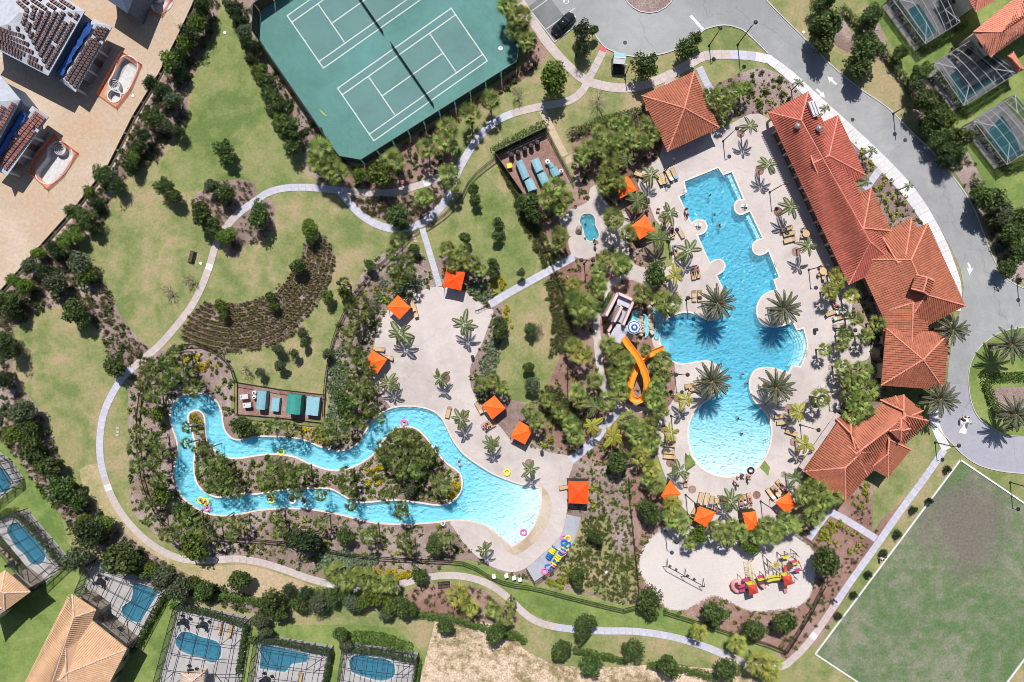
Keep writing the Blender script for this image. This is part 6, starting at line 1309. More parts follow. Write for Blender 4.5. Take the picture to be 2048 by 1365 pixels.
def person(x, y, pose, cloth, label, a=0, z=None, top=None, hair='hair', sc=1.0, h=0):
    p = G(x, y, h); e = empty('person', (p.x, p.y, DZ if z is None else z), -R(a), sc); ob('body', PB[pose], e)
    hx, hy, hz = HP[pose]; m = MB(); m.lathe((hx, hy, hz), [(.125, -.06), (.132, .02), (.10, .09), (.01, .12)], 10); m.obj('hair', M[hair], e, True)
    m = MB()
    if pose == 'lie': m.tube([(-.22, 0, .12), (.08, 0, .13)], [.18, .165], 10)
    else: m.tube([Vector(WP[pose][0][0]), Vector(WP[pose][1][0])], [WP[pose][0][1] + .03, WP[pose][1][1]], 10)
    m.obj('shorts', M[cloth], e, True)
    if top:
        m = MB()
        if pose == 'lie': m.tube([(.15, 0, .15), (.45, 0, .22)], [.16, .19], 10)
        else: b = Vector(WP[pose][1][0]); m.tube([b, b + Vector((0, -.02, .42))], [.16, .21], 10)
        m.obj('top', M[top], e, True)
    tag(e, label, 'person', 'people at the pools'); return e
def ground_(x, y): return DZ
# loungers: (x, y, heading, towel)
for t in [(758,699,5),(775,716,10),(826,612,75),(831,624,75),(897,825,-75),(958,816,60),(974,848,150,'towel_pink'),(980,854,150,'towel_navy'),(1130,975,-10),(1319,360,65),(1327,358,65),(1339,352,65,'towel_white'),(1348,348,65,'towel_blue'),(1334,444,-65),(1344,466,-95,'towel_pink'),(1361,466,-120,'towel_white'),(1351,502,-105,'towel_blue'),
 (1386,548,-100,'towel_navy'),(1395,545,-100,'towel_pink'),(1388,592,-90),(1399,592,-90),(1573,458,-20),(1578,468,-15),(1579,481,-15),(1668,607,70,'towel_navy'),(1672,618,70,'towel_white'),(1661,627,160),(1677,636,165,'towel_white'),(1678,652,175,'towel_blue'),(1561,833,-8),(1565,846,-2),(1582,866,20),
 (1340,877,5),(1338,890,5),(1337,904,5),(1338,914,5),(1400,997,105),(1412,998,105),(1422,1004,105,'towel_navy'),(1432,1009,100),(1481,1003,85,'towel_navy'),(1489,1001,85,'towel_navy'),(1499,998,80,'towel_navy'),(1541,988,55,'towel_white'),(1551,983,55),(1561,971,50,'towel_pink'),(1372,963,-88,'towel_white'),(1392,780,200),(1381,772,170),
 (1388,1024,120),(1500,1020,85),(1573,1013,60),(1288,1,0),(1280,350,20)]:
    if t[1] > 2: lounger(*t)
def table(x, y, r_=.55, where='', sq=False, mat='lounger'):
    e = empty('table', G3(x, y, .7, DZ)); m = MB()
    if sq: m.box(0, 0, .72, .7, .7, .05)
    else: m.lathe((0, 0, 0), [(.01, .70), (r_, .70), (r_, .74), (.01, .74)], 20)
    m.obj('table_top', M[mat], e); MB().lathe((0, 0, 0), [(.25, 0), (.25, .04), (.05, .08), (.05, .70)], 12).obj('pedestal', M['lframe'], e); reg(e, 'round tan patio table' if not sq else 'small square side table', 'table', x, y, 'patio tables'); return e
def chair(x, y, a):
    e = empty('chair', G3(x, y, .4, DZ), -R(a)); MB().box(0, 0, .42, .5, .5, .04).obj('seat', M['lounger'], e); MB().bar((-.25, 0, .44), (-.34, 0, .85), .5, .04).obj('backrest', M['lounger'], e)
    m = MB(); [m.bar((-.25, s * .27, .62), (.22, s * .27, .62), .05) for s in (-1, 1)]; m.obj('armrest', M['lframe'], e)
    for u, v in ((-.22, -.25), (-.22, .25), (.22, -.25), (.22, .25)): MB().box(u, v, .2, .04, .04, .42).obj('leg', M['lframe'], e)
    reg(e, 'small tan patio chair', 'chair', x, y, 'patio chairs')
for x, y in ((1612,468),(1646,543),(1384,776)): table(x, y, .6)
for x, y, a in ((1606,460,60),(1617,478,250),(1604,474,0),(1640,535,60),(1638,549,-30),(1646,556,-90),(815,599,60),(829,601,110),(1308,350,0),(1316,422,90),(1656,1,0),(1379,784,-60),(1346,1,0)):
    if y > 1: chair(x, y, a)
table(1343,884,sq=True); table(1554,978,.3,sq=True)
# bins, bike rack, benches
for x, y in ((1046,0),(1294,423),(945,714),(1084,905),(1633,660)):
    if y: tag(MB().lathe((0, 0, 0), [(.01, 0), (.26, 0), (.30, .85), (.30, .95), (.18, 1.05), (.01, 1.06)], 14).obj('litter_bin', M['dark'], None, loc=G3(x, y, .9, DZ)), {1294: 'dark round litter bin by the canopy right of the hot tub', 945: 'dark round litter bin on the right edge of the beach deck', 1084: 'black oval bin on the deck edge below the lower canopy', 1633: 'dark bin by the planter palms right of the pool steps'}[x], 'litter bin', 'litter bins')
m = empty('bike_rack', G3(965,617, 0, DZ)); tag(m, 'black bicycle stand with two bikes where the path meets the beach deck', 'bike rack')
for k in range(5): MB().torus((k * .45 - .9, k * .22 - .4, .42), .36, .03, 16, 5, Matrix.Rotation(R(90), 3, 'X') @ Matrix.Rotation(0, 3, 'Z')).obj('hoop', M['black'], m)
MB().bar((-1.2, -.5, .05), (1.2, .5, .05), .06).obj('base_rail', M['black'], m)
def bench(x, y, a, lab):
    e = empty('bench', G3(x, y), -R(a)); tag(e, lab, 'bench', 'dark park benches')
    for k in range(4): MB().box(0, -.28 + k * .17, .45, 1.9, .13, .04).obj('slat', M['brown'], e)
    for k in range(3): MB().box(0, .40, .58 + k * .14, 1.9, .04, .10).obj('back_slat', M['brown'], e)
    for s in (-.8, .8): MB().box(s, 0, .22, .07, .8, .44).obj('leg', M['black'], e)
    tag(ob('bench_pad', MB().box(0, 0, .03, 2.1, 1.2, .05).mesh('bench_pad', M['dark']), None, (e.location.x, e.location.y, .02), -R(a)), kind='structure')
bench(385,515,105,'dark slatted bench on brown pad by the curving path on the left lawn'); bench(888,1170,-5,'dark slatted bench in the mulch below the lower path')
bench(1132,1163,0,'x') if 0 else None
# ---------------------------------------------------------------- lamps
def lamp(x, y, ang, n=1, h=5.2, label='', globe=False):
    e = empty('lamp_post', G3(x, y, 0, .05), -R(ang)); m = MB(); m.lathe((0, 0, 0), [(.20, 0), (.20, .12), (.09, .3), (.07, h), (.01, h + .05)], 10); m.obj('pole', M['dark'], e)
    for k in range(n):
        s = [1, -1][k] if n == 2 else 1; MB().tube([(0, 0, h - .3), (.4 * s, 0, h + .05), (.85 * s, 0, h)], .045, 6).obj('arm', M['dark'], e)
        MB().lathe((.95 * s, 0, h - .15), [(.01, .22), (.14, .2), (.34, .03), (.36, -.03), (.28, -.05), (.01, -.04)], 14).obj('lamp_head', M['dark'], e)
    reg(e, ('double headed ' if n == 2 else '') + 'dark lamp post', 'lamp post', x, y, 'dark lamp posts')
for t in ((1446,283,-40),(1328,345,-60),(1336,480,-70),(1168,528,0,2),(1372,600,0,2),(1349,747,0,2),(1342,832,-40),(1371,990,35),(1521,1003,35),(1600,850,15),(1617,540,-10),(1670,662,0),(1539,385,-25),(702,575,200),(1655,784,0),(1475,90,-45,1,7),(1418,92,-60,1,5),(1786,228,-100,1,7),(2033,560,-100,1,7),(1870,885,-10,1,5),(2020,965,10,1,7),(1250,152,-60,1,4),(1152,110,-90,1,5),(1330,1062,30)): lamp(*t)
# ---------------------------------------------------------------- slide tower, flume, umbrella
tw = empty('stair_tower', G3(1235, 632)); tag(tw, 'pink walled stair tower with steep steps and landing above the orange slide', 'stair tower'); o = tw.location
def wall_px(a, b, z0, z1, w, mat='pinkwall', n='wall'): A, B = G3(*a, z1) - o, G3(*b, z1) - o; A.z = B.z = (z0 + z1) / 2; MB().bar(A, B, w, z1 - z0).obj(n, M[mat], tw)
h1 = 3.6
# zoom px -> photo px: 1180 + zx/11.38, 560 + zy/11.38
def Z(zx, zy): return (1180 + zx / 11.38, 560 + zy / 11.38)
wall_px(Z(640,300), Z(370,820), 0, h1 + .9, .45); wall_px(Z(650,310), Z(960,450), 0, h1 + .9, .45); wall_px(Z(985,500), Z(760,1030), 0, h1 + .9, .40); wall_px(Z(730,610), Z(560,960), 0, h1 + .7, .40); wall_px(Z(550,970), Z(420,1180), 0, 1.9, .35); wall_px(Z(420,1180), Z(460,1320), 0, 1.6, .3)
def slab_px(pts, z, t, mat, name):
    q = [G3(*p, z) - o for p in pts]; m = MB(); m.add([(v.x, v.y, z) for v in q] + [(v.x, v.y, z - t) for v in q], [tuple(range(len(q)))[::-1] if area([(v.x, v.y) for v in q]) < 0 else tuple(range(len(q))), tuple(range(len(q), 2 * len(q)))] + [(i, (i + 1) % len(q), len(q) + (i + 1) % len(q), len(q) + i) for i in range(len(q))]); m.obj(name, M[mat], tw)
slab_px([Z(660,350), Z(950,480), Z(880,650), Z(610,530)], h1, .3, 'slab_lilac', 'landing'); slab_px([Z(740,600), Z(930,600), Z(760,1010), Z(600,940)], 2.6, .3, 'pad', 'ramp')
slab_px([Z(600,1000), Z(850,1040), Z(1000,1330), Z(820,1500), Z(500,1400), Z(470,1250)], h1 - .6, .4, 'slab_lilac', 'platform')
for k in range(11):
    t = k / 10; a = (640 - 190 * t, 555 + 330 * t); slab_px([Z(a[0] - 20, a[1] - 12), Z(a[0] + 75, a[1] + 28), Z(a[0] + 62, a[1] + 52), Z(a[0] - 33, a[1] + 12)], h1 - .3 * k, .12, 'slab_white', 'stair_tread')
A_, B_ = G3(*Z(730,1070), h1) - o, G3(*Z(860,1110), h1) - o
for k in range(4): MB().bar(A_ + Vector((0, 0, .2 + .22 * k)), B_ + Vector((0, 0, .2 + .22 * k)), .04).obj('guard_rail', M['black'], tw)
# umbrella
u = empty('umbrella', G3(1269,655, 5.6, h1 - .6)); tag(u, 'round blue and white ringed umbrella on the slide platform', 'umbrella')
MB().tube([(0, 0, 0), (0, 0, 2.75)], .04, 8).obj('pole', M['lightgrey'], u)
R0 = 1.18
for i, (a, b, mt) in enumerate(((0, .08, 'black'), (.08, .22, 'white'), (.22, .50, 'blue_stripe'), (.50, .76, 'white'), (.76, .93, 'blue_stripe'), (.93, 1.0, 'white'))):
    MB().lathe((0, 0, 0), [(max(.01, R0 * a), 2.75 - .55 * a ** 1.15), (R0 * b, 2.75 - .55 * b ** 1.15)], 8).obj('canopy_ring', M[mt], u)
# water slide flume
SP = [(1247,676,3.6),(1255,689,3.55),(1266,703,3.45),(1276,718,3.3),(1284,735,3.1),(1291,755,2.85),(1293,775,2.6),(1288,793,2.4),(1276,801,2.25),(1263,796,2.1),(1259,780,1.95),(1263,760,1.8),(1270,742,1.65),(1279,725,1.45),(1291,713,1.25),(1308,705,.95),(1328,697,.45)]
pts3 = [G3(x, y, z) for x, y, z in SP]; fin = []
for i in range(len(pts3) - 1):
    p0, p1, p2, p3 = pts3[max(i - 1, 0)], pts3[i], pts3[i + 1], pts3[min(i + 2, len(pts3) - 1)]
    for k in range(4): t = k / 4; fin.append(.5 * ((2 * p1) + (p2 - p0) * t + (2 * p0 - 5 * p1 + 4 * p2 - p3) * t * t + (3 * p1 - p0 - 3 * p2 + p3) * t ** 3))
fin.append(pts3[-1]); ws = empty('water_slide', G3(1275,750)); o = ws.location; tag(ws, 'bright orange open water slide curling in a loop into the pool', 'water slide')
prof = [(-.58, .42), (-.50, .46), (-.44, .30), (-.30, .08), (0, 0), (.30, .08), (.44, .30), (.50, .46), (.58, .42)]
def flume(i0, i1):
    vs = []; fs = []; n = len(prof)
    for i in range(i0, i1 + 1):
        t = (fin[min(i + 1, len(fin) - 1)] - fin[max(i - 1, 0)]); t.z = 0; t.normalize(); s = Vector((-t.y, t.x, 0))
        for a, b in prof: vs.append(fin[i] - o + s * a + Vector((0, 0, b)))
        for a, b in prof[::-1]: vs.append(fin[i] - o + s * a * .99 + Vector((0, 0, b - .05)))
    for i in range(i1 - i0):
        for k in range(2 * n): j = (k + 1) % (2 * n); fs.append((i * 2 * n + k, i * 2 * n + j, (i + 1) * 2 * n + j, (i + 1) * 2 * n + k))
    m = me('flume_section', vs, fs, M['slide'], smooth=True); return ob('flume_section', m, ws)
for i in range(0, len(fin) - 1, 8): flume(i, min(i + 8, len(fin) - 1))
for i in range(6, len(fin) - 4, 8):
    p = fin[i] - o; MB().tube([(p.x, p.y, 0), (p.x, p.y, p.z)], .12, 8).obj('support', M['steel'], ws)
# rock channel falls beside the tower
fz = lambda x, y: Z(x, y)
for pts, z, nm in (([fz(960,700), fz(1080,740), fz(1060,960), fz(870,960), fz(890,880)], .9, 'water_channel'), ([fz(1200,780), fz(1330,900), fz(1340,1150), fz(1250,1330), fz(1230,1100)], .6, 'water_channel'), ([fz(1420,640), fz(1600,800), fz(1680,950), fz(1560,1330), fz(1450,1300), fz(1480,950)], .3, 'water_channel')):
    tag(sheet(nm, smooth_ring(pts), z, M['cas'] if 'cas' in M else M['bluegrey'], holes=[]), kind='structure')
def rock(x, y, r, h, mat='rock_pale', seed=0, name='boulder', label=None, flat=.6, z=0, ph=None):
    rr = random.Random(seed or int(x * 7 + y)); bm = bmesh.new(); bmesh.ops.create_icosphere(bm, subdivisions=3, radius=1)
    off = [(rdir(rr), rr.uniform(.72, 1.0)) for _ in range(14)]
    for v in bm.verts:
        for d, k in off:
            q = v.co.dot(d)
            if q > k * .86: v.co -= d * (q - k * .86)
    m = bpy.data.meshes.new(name); bm.to_mesh(m); bm.free(); m.materials.append(M[mat]); p = G(x, y)
    e = ob(name, m, None, (p.x, p.y, z + h * .4), rr.uniform(0, 6), (r * S, r * S * flat, h)); tag(e, label or None, 'rock', None if label else 'rocks'); 
    if not label: reg(e, ph or 'tan landscape rock', 'rock', x, y, 'landscape rocks')
    return e
for k, (a, b, c, d, w) in enumerate(((1100,760,1150,1340,5), (1160,860,1215,1250,4), (1340,640,1400,1310,6), (1410,760,1470,1010,4))):
    n = 7 if k != 3 else 3
    for i in range(n): x, y = Z(a + (c - a) * i / n, b + (d - b) * i / n); rock(x, y, w * 1.2, .75, 'rock_pale', 100 + k * 10 + i, flat=.8, z=.1, ph=['pale rock of the left channel wall', 'pale rock of the second channel wall', 'pale rock of the right channel wall', 'small pale rock of the outer channel edge'][k])
rock(1158,461,10,.8,'rock',1,'boulder','large tan boulder standing left of the hot tub',.75); rock(1302,606,7,.8,'rock_pale',2,'boulder','pinkish rock between the two fan palms by the stair tower',.8)
for x, y, r in ((1262,600,8),(1253,592,5),(1266,511,7),(1272,505,6),(1170,477,3),(574,925,6),(587,922,4),(1146,560,2),(1232,310,4),(360,744,3),(1135,555,4),(1270,520,5),(1278,500,6),(862,452,3)): rock(x, y, r, .4, 'rock', flat=.75)
# ---------------------------------------------------------------- playground
pgd = empty('play_structure', G3(1530,1165)); tag(pgd, 'red roofed playground with pink slides, yellow bridges and climbing bars', 'playground'); o = pgd.location
def Y(zx, zy): return (1440 + zx / 9.75, 1080 + zy / 9.75)
def PP3(zx, zy, z): return G3(*Y(zx, zy), z) - o
def pbox(name, z0, pts, t, mat, par=None):
    q = [PP3(a, b, z0) for a, b in pts]; m = MB(); n = len(q); m.add([(v.x, v.y, z0) for v in q] + [(v.x, v.y, z0 - t) for v in q], [tuple(range(n)), tuple(range(2 * n - 1, n - 1, -1))] + [(i, (i + 1) % n, n + (i + 1) % n, n + i) for i in range(n)]); return m.obj(name, M[mat], par or pgd)
for c, ap in (([(545,900),(710,865),(750,1035),(580,1090)], (650,965)), ([(1220,715),(1390,690),(1435,860),(1265,910)], (1340,790))):
    h = 3.0; q = [PP3(a, b, h) for a, b in c]; A_ = PP3(*ap, h + .8); m = MB()
    for i in range(4): m.add([q[i], q[(i + 1) % 4], A_], [(0, 1, 2)])
    m.obj('roof', M['play_red'], pgd)
    for v in q: k = v.lerp(Vector((A_.x, A_.y, v.z)), .08); MB().tube([(k.x, k.y, 0), k], .05, 6).obj('post', M['play_brown'], pgd)
    cc = [v.lerp(Vector((A_.x, A_.y, v.z)), .1) for v in q]; MB().add([(v.x, v.y, 1.3) for v in cc], [(0, 1, 2, 3)]).obj('deck', M['play_brown'], pgd)
PLY = [('platform', 1.4, [(490,830),(680,790),(710,860),(545,895)], .3, 'play_yellow'), ('platform', 1.4, [(710,760),(890,720),(920,770),(760,810)], .3, 'play_yellow'), ('panel', 1.7, [(720,715),(840,680),(870,725),(750,750)], .15, 'play_magenta'), ('panel', 1.7, [(430,770),(560,740),(600,790),(450,820)], .15, 'play_magenta'),
 ('panel', 1.5, [(350,885),(490,860),(510,910),(380,945)], .15, 'play_magenta'), ('panel', 1.2, [(375,985),(500,950),(530,1000),(390,1030)], .15, 'play_magenta'), ('platform', 1.5, [(1160,670),(1310,635),(1350,690),(1210,715)], .3, 'play_yellow'), ('platform', 1.6, [(1210,340),(1340,300),(1370,350),(1240,380)], .2, 'play_yellow'), ('panel', 1.7, [(1370,420),(1500,395),(1510,430),(1390,450)], .2, 'play_magenta'),
 ('platform', 1.5, [(1380,440),(1450,420),(1500,480),(1440,490)], .2, 'play_yellow'), ('platform', 1.5, [(1490,410),(1540,400),(1570,450),(1510,470)], .2, 'play_yellow'), ('panel', 1.5, [(1430,590),(1560,560),(1600,600),(1490,630)], .2, 'play_magenta'), ('deck', 1.1, [(1300,460),(1400,450),(1420,570),(1320,590)], .1, 'play_brown'), ('deck', 1.1, [(740,810),(900,775),(920,860),(770,890)], .1, 'play_brown'), ('panel', 1.3, [(780,890),(870,870),(900,930),(850,950)], .15, 'play_pink'), ('panel', 1.4, [(1250,500),(1290,500),(1320,620),(1280,640)], .3, 'play_red')]
for n_, z0, pts, t, mt in PLY: pbox(n_, z0, pts, t, mt)
for a, b in ((930, 740), (930, 810)):       # two arched yellow bridge sides
    q = [PP3(a + (1190 - a) * i / 6, b + (700 + (b - 740) * .9 - b) * i / 6 - 12 * math.sin(math.pi * i / 6), 1.5) for i in range(7)]
    for i in range(6): MB().bar(q[i], q[i + 1], .42, .06).obj('bridge_plank', M['play_yellow'], pgd)
for (ax, ay), (bx, by), n_, w in (((560, 480), (600, 780), 9, 60), ((1020, 500), (1200, 490), 9, 70)):
    A0, A1 = PP3(ax, ay, 1.6), PP3(bx, by, 1.6); d = (A1 - A0); s = Vector((-d.y, d.x, 0)).normalized() * .35
    for g in (-1, 1): MB().bar(A0 + s * g, A1 + s * g, .06).obj('ladder_rail', M['play_yellow'], pgd)
    for i in range(n_ + 1): MB().bar(A0 + d * i / n_ - s, A0 + d * i / n_ + s, .045).obj('rung', M['play_yellow'], pgd)
    for k in (A0, A1): [MB().tube([(k.x + s.x * g, k.y + s.y * g, 0), k + s * g], .04, 6).obj('post', M['play_yellow'], pgd) for g in (-1, 1)]
for a, b in (((640,540),(695,690)),): MB().bar(PP3(*a, .6), PP3(*b, 1.8), .06).obj('ladder_rail', M['play_yellow'], pgd)
for a, b in (((905,365),(955,680)), ((1000,460),(905,365)), ((1015,575),(930,500)), ((1100,610),(1110,690)), ((1100,610),(1170,670)), ((1180,300),(1240,620)), ((1330,280),(1500,270)), ((1460,245),(1540,330)), ((1540,430),(1610,610)), ((1440,700),(1520,790)), ((410,740),(420,850)), ((690,700),(760,850)), ((840,680),(950,900)), ((560,730),(600,800)), ((1200,310),(1330,280))):
    p, q = PP3(*a, 1.9), PP3(*b, 1.7); MB().bar(p, q, .09).obj('beam', M['play_brown'], pgd)
    for k in (p, q): MB().tube([(k.x, k.y, 0), k], .05, 6).obj('post', M['play_brown'], pgd)
m = MB(); cx, cy = 310, 890; pts = []
for i in range(19): t = i / 18; a = R(-100 - 190 * t) ; pts.append(PP3(cx + 60 * math.cos(a) * 1.0 + (70 * t), cy + (75 + 18 * t) * math.sin(a) * -1 * -1, 1.9 - 1.5 * t))
spn = [(370,880,1.7),(375,830,1.65),(330,800,1.5),(275,815,1.3),(245,870,1.1),(255,940,.8),(310,1000,.5),(370,1015,.3)]
m.tube([PP3(a, b, z) for a, b, z in spn], [.34] * 8, 12); m.obj('curved_slide', M['play_pink'], pgd, True)
MB().bar(PP3(1260,900,1.2), PP3(1285,1040,.25), .55, .08).obj('straight_slide', M['play_pink'], pgd)
sw = empty('swing_set', G3(1368,1140)); tag(sw, 'long dark swing frame with four swings on the playground sand', 'swing set'); o = sw.location
def SW(zx, zy): return (1024 + zx / 3.957, 1020 + zy / 3.957)
A0, A1 = G3(*SW(1212,437), 0) - o, G3(*SW(1497,592), 0) - o; hS = 2.4; d = A1 - A0
tA, tB = A0 + Vector((-.05, .45, hS)), A1 + Vector((-.05, .45, hS)); MB().tube([tA, tB], .06, 8).obj('top_beam', M['black'], sw)
s = Vector((-d.y, d.x, 0)).normalized() * .8
for k in (0, .5, 1):
    c = tA.lerp(tB, k)
    for g in (-1, 1): MB().tube([c, (c.x + s.x * g, c.y + s.y * g, 0)], .05, 6).obj('leg', M['black'], sw)
for k, mt in ((.13, 'brown'), (.30, 'brown'), (.62, 'black'), (.80, 'black')):
    c = tA.lerp(tB, k); dd = d.normalized() * .22; m = MB(); m.bar(c - dd - Vector((0, 0, 1.9)), c + dd - Vector((0, 0, 1.9)), .26, .05)
    st = m.obj('swing_seat', M[mt], sw)
    for g in (-1, 1): MB().bar(c + dd * g, c + dd * g - Vector((0, 0, 1.9)), .02).obj('chain', M['steel'], st)
# ---------------------------------------------------------------- inner tubes on the pad
def tube(x, y, mat, z, label, up=None, r=.42, h=0):
    p = G(x, y, h); e = empty('inner_tube', (p.x, p.y, z)); Mx = None
    if up is not None: Mx = Matrix.Rotation(R(up), 3, 'Z') @ Matrix.Rotation(R(86), 3, 'X')
    MB().torus((0, 0, 0 if up is None else r * .85), r, .15, 20, 8, Mx).obj('ring', M[mat], e, True)
    MB().torus((0, 0, .0 if up is None else r * .85), r + .001, .152, 5, 8, Mx).obj('stripe', M['t_white'], e, True) if 0 else None
    tag(e, label, 'inner tube', 'inner tubes'); return e
cn = {'t_yellow': 'yellow', 't_blue': 'blue', 't_pink': 'pink', 't_black': 'black', 't_white': 'white'}
TZ = .075 + .15
i = 0
for k in range(7):
    mt = ['t_blue', 't_yellow', 't_yellow', 't_yellow', 't_blue', 't_blue', 't_blue'][k]; x, y = 1109 - k * 2.1, 1094 + k * 3.4
    tube(x, y, mt, .09, f'{cn[mt]} tube standing in the left rack row, {["topmost","second","third","fourth","fifth","sixth","lowest"][k]} from the top', up=-33)
for k in range(9):
    mt = ['t_blue', 't_pink', 't_blue', 't_yellow', 't_yellow', 't_yellow', 't_blue', 't_yellow', 't_pink'][k]; x, y = 1127 - k * 2.7, 1099 + k * 3.9
    tube(x, y, mt, .09, f'{cn[mt]} tube standing in the right rack row, {["topmost","second","third","fourth","fifth","sixth","seventh","eighth","lowest"][k]} from the top', up=-33)
for x, y, mt, z, l in ((1128,1076,'t_pink',TZ,'pink tube lying at the top of the tube pad pile'),(1135,1077,'t_yellow',TZ,'yellow tube lying at the top right of the tube pad'),(1128,1084,'t_blue',TZ + .3,'blue tube lying under the pink one on the tube pad'),(1135,1089,'t_blue',TZ + .1,'blue tube lying on the tube pad beside the rail'),(1131,1097,'t_yellow',TZ,'yellow tube lying just above the tube racks'),(1096,1134,'t_blue',TZ,'blue tube lying below the rack rows'),(1089,1142,'t_pink',TZ,'pink tube lying at the lower end of the tube pad'),
 (1047,1065,'t_pink',.02,'pink tube afloat at the edge of the river beach'),(1014,945,'t_yellow',DZ + .15,'yellow tube lying on the deck above the river beach'),(1501,941,'t_black',DZ + .15,'black tube standing at the shallow end of the big pool'),(1084,906,'t_black',DZ,'x')):
    if l != 'x': tube(x, y, mt, z, l, r=.48)
rk = empty('tube_rack', G3(1112,1104, 0, .075)); tag(rk, 'white rail rack dividing the stacked tubes on the pad', 'rack')
for a, b in (((1107,1091),(1133,1104)), ((1098,1131),(1133,1104))): A0, A1 = G3(*a) - rk.location, G3(*b) - rk.location; A0.z = A1.z = .8; MB().bar(A0, A1, .06).obj('rail', M['t_white'], rk); [MB().bar((q.x, q.y, 0), q, .05).obj('post', M['t_white'], rk) for q in (A0, A1, A0.lerp(A1, .5))]
for x, y, l in ((339,804,'white lifebuoy ring on a post by the western river bend'),(886,1047,'white lifebuoy ring beside the lower river channel')): t = MB(); t.torus((0, 0, 1.2), .33, .09, 16, 6); t.tube([(0, 0, 0), (0, 0, 1.2)], .04, 6); tag(t.obj('lifebuoy', M['t_white'], None, loc=G3(x, y, 1.2, .03)), l, 'lifebuoy')
# ---------------------------------------------------------------- people
zw = -1.45
for x, y, pose, cl, lab, a, z, top, hr, sc in (
 (1420,390,'stand','c_navy','bather standing in the upper part of the big pool',0,zw,None,'hair',1),(1429,429,'stand','c_black','bather in the pool beside the left round ledge',40,zw,None,'hair',1),(1439,450,'reach','c_red','bather with arms spread below the left round ledge',80,zw,None,'hair',1),(1441,454,'stand','c_black','second bather close under the spread-armed swimmer',10,zw,None,'hair_l',.9),
 (1486,748,'stand','c_red','swimmer in red between the two lower date palms',0,zw,'c_red','hair_l',1),(1494,767,'stand','c_red','bather at the left rim of the lower right palm ledge',0,zw,'c_red','hair',.95),(1476,836,'stand','c_green','swimmer in green in the middle of the round shallow end',0,-1.3,'c_green','hair',1),(1483,866,'stand','c_red','bather with pink top low in the round shallow end',0,-1.1,'c_white','hair',1),(1435,762,'stand','c_navy','bather half under the date palm fronds',0,zw,None,'hair',1),
 (1369,421,'stand','c_red','person in red at the left rim of the big pool',20,None,'c_red','hair',1),(1373,431,'sit','c_red','person in red sitting at the left pool rim',200,None,'c_red','hair',1),(1171,448,'sit','c_black','bather sitting in the hot tub',30,-.9,None,'hair',1),(1188,481,'sit','c_white','person in white sitting at the hot tub rim',120,None,'c_white','hair',1),(1189,490,'walk','c_black','person walking away below the hot tub',0,None,'c_black','hair_l',1),
 (1466,962,'walk','c_red','child walking below the shallow end with red shorts',20,None,None,'hair',.8),(1470,968,'walk','c_black','person in black below the shallow end',60,None,'c_black','hair',1),(1481,948,'stand','c_navy','person standing ankle deep at the shallow rim',0,-.15,'c_navy','hair',1),(1486,955,'sit','c_white','toddler in white and pink at the shallow rim',0,None,'c_white','hair_l',.6),(1493,950,'stand','c_orange','person in orange at the right of the shallow rim',0,None,'c_orange','hair',1),(1493,956,'walk','c_black','person with dark shorts beside the orange one',30,None,None,'hair',1),(1473,953,'stand','c_orange','small child in orange at the water line',0,None,'c_orange','hair',.6),
 (1925,833,'stand','c_black','man in a white shirt standing on the roundabout road',200,.05,'c_white','hair',1),(1917,838,'stand','c_black','dark clothed photographer left of the couple on the road',90,.05,'c_black','hair',1),(1262,822,'walk','c_red','person in red walking on the path below the slide',0,None,'c_red','hair',1),(918,925,'lie','c_navy','dark swimmer drifting where the river widens',80,-.3,None,'hair',1),(1379,776,'sit','c_white','person sitting by the table left of the date palm',0,None,'c_white','hair_l',1),
 (1666,1196,'walk','c_black','x',0,None,'c_black','hair',1),(1762,1109,'walk','c_black','person by the field kerb with dark clothes',40,.05,'c_black','hair',1),(1757,1114,'walk','c_white','person in white by the field kerb',80,.05,'c_white','hair',1),(1664,1197,'walk','c_navy','walker in dark clothes on the field path',60,.08,'c_navy','hair',1),(1550,1125,'walk','c_red','child in red among the playground decks',0,.05,'c_red','hair',.75),(1577,1122,'walk','c_green','child in green beside the playground bars',0,.05,'c_green','hair',.75),(1547,976,'walk','c_navy','person standing between the towel loungers at the right',0,None,None,'hair',1)):
    if lab != 'x': person(x, y, pose, cl, lab, a, z, top, hr, sc)
wd = person(1930, 845, 'stand', 'c_white', 'bride in a long white gown trailing on the roundabout road', 20, .05, 'c_white', 'hair_l')
MB().lathe((0, 0, 0), [(.75, .02), (.45, .3), (.22, .8), (.17, 1.1)], 14).obj('gown', M['c_white'], wd, True); m = MB(); m.add([(-.3, -.2, .35), (.3, -.2, .35), (.8, -1.9, .03), (-.5, -2.0, .03)], [(0, 1, 2, 3)]); m.obj('train', M['c_white'], wd)
for (x, y, a, top, lab) in ((1386,548,-100,'c_navy','sunbather in navy on the left of two loungers beside the pool'),(1395,545,-100,'c_red','sunbather in red on the right of two loungers beside the pool'),(974,848,150,'c_red','sunbather in red on the upper lounger below the palm canopy'),(980,854,150,'c_navy','sunbather in navy on the lower lounger below the palm canopy'),(1432,1009,100,'c_white','sunbather on the rightmost lounger of the left row under the canopies'),(1481,1003,85,None,'sunbather lying left in the navy towel row'),(1489,1001,85,'c_white','sunbather lying middle in the navy towel row'),(1499,998,80,'c_red','sunbather lying right in the navy towel row'),(1561,971,50,'c_red','sunbather in red on the lounger nearest the south wing'),(1372,963,-88,'c_white','sunbather on the white towel by the leftmost canopy'),(1351,502,-105,'c_white','sunbather on the blue towel left of the big pool'),(1344,466,-95,'c_black','sunbather on the pink towel right of the hot tub canopy'),(1668,607,70,'c_red','sunbather on the navy towel by the clubhouse palms')):
    person(x, y, 'lie', 'c_black', lab, a, DZ + .36, top, 'hair', .95, .35)
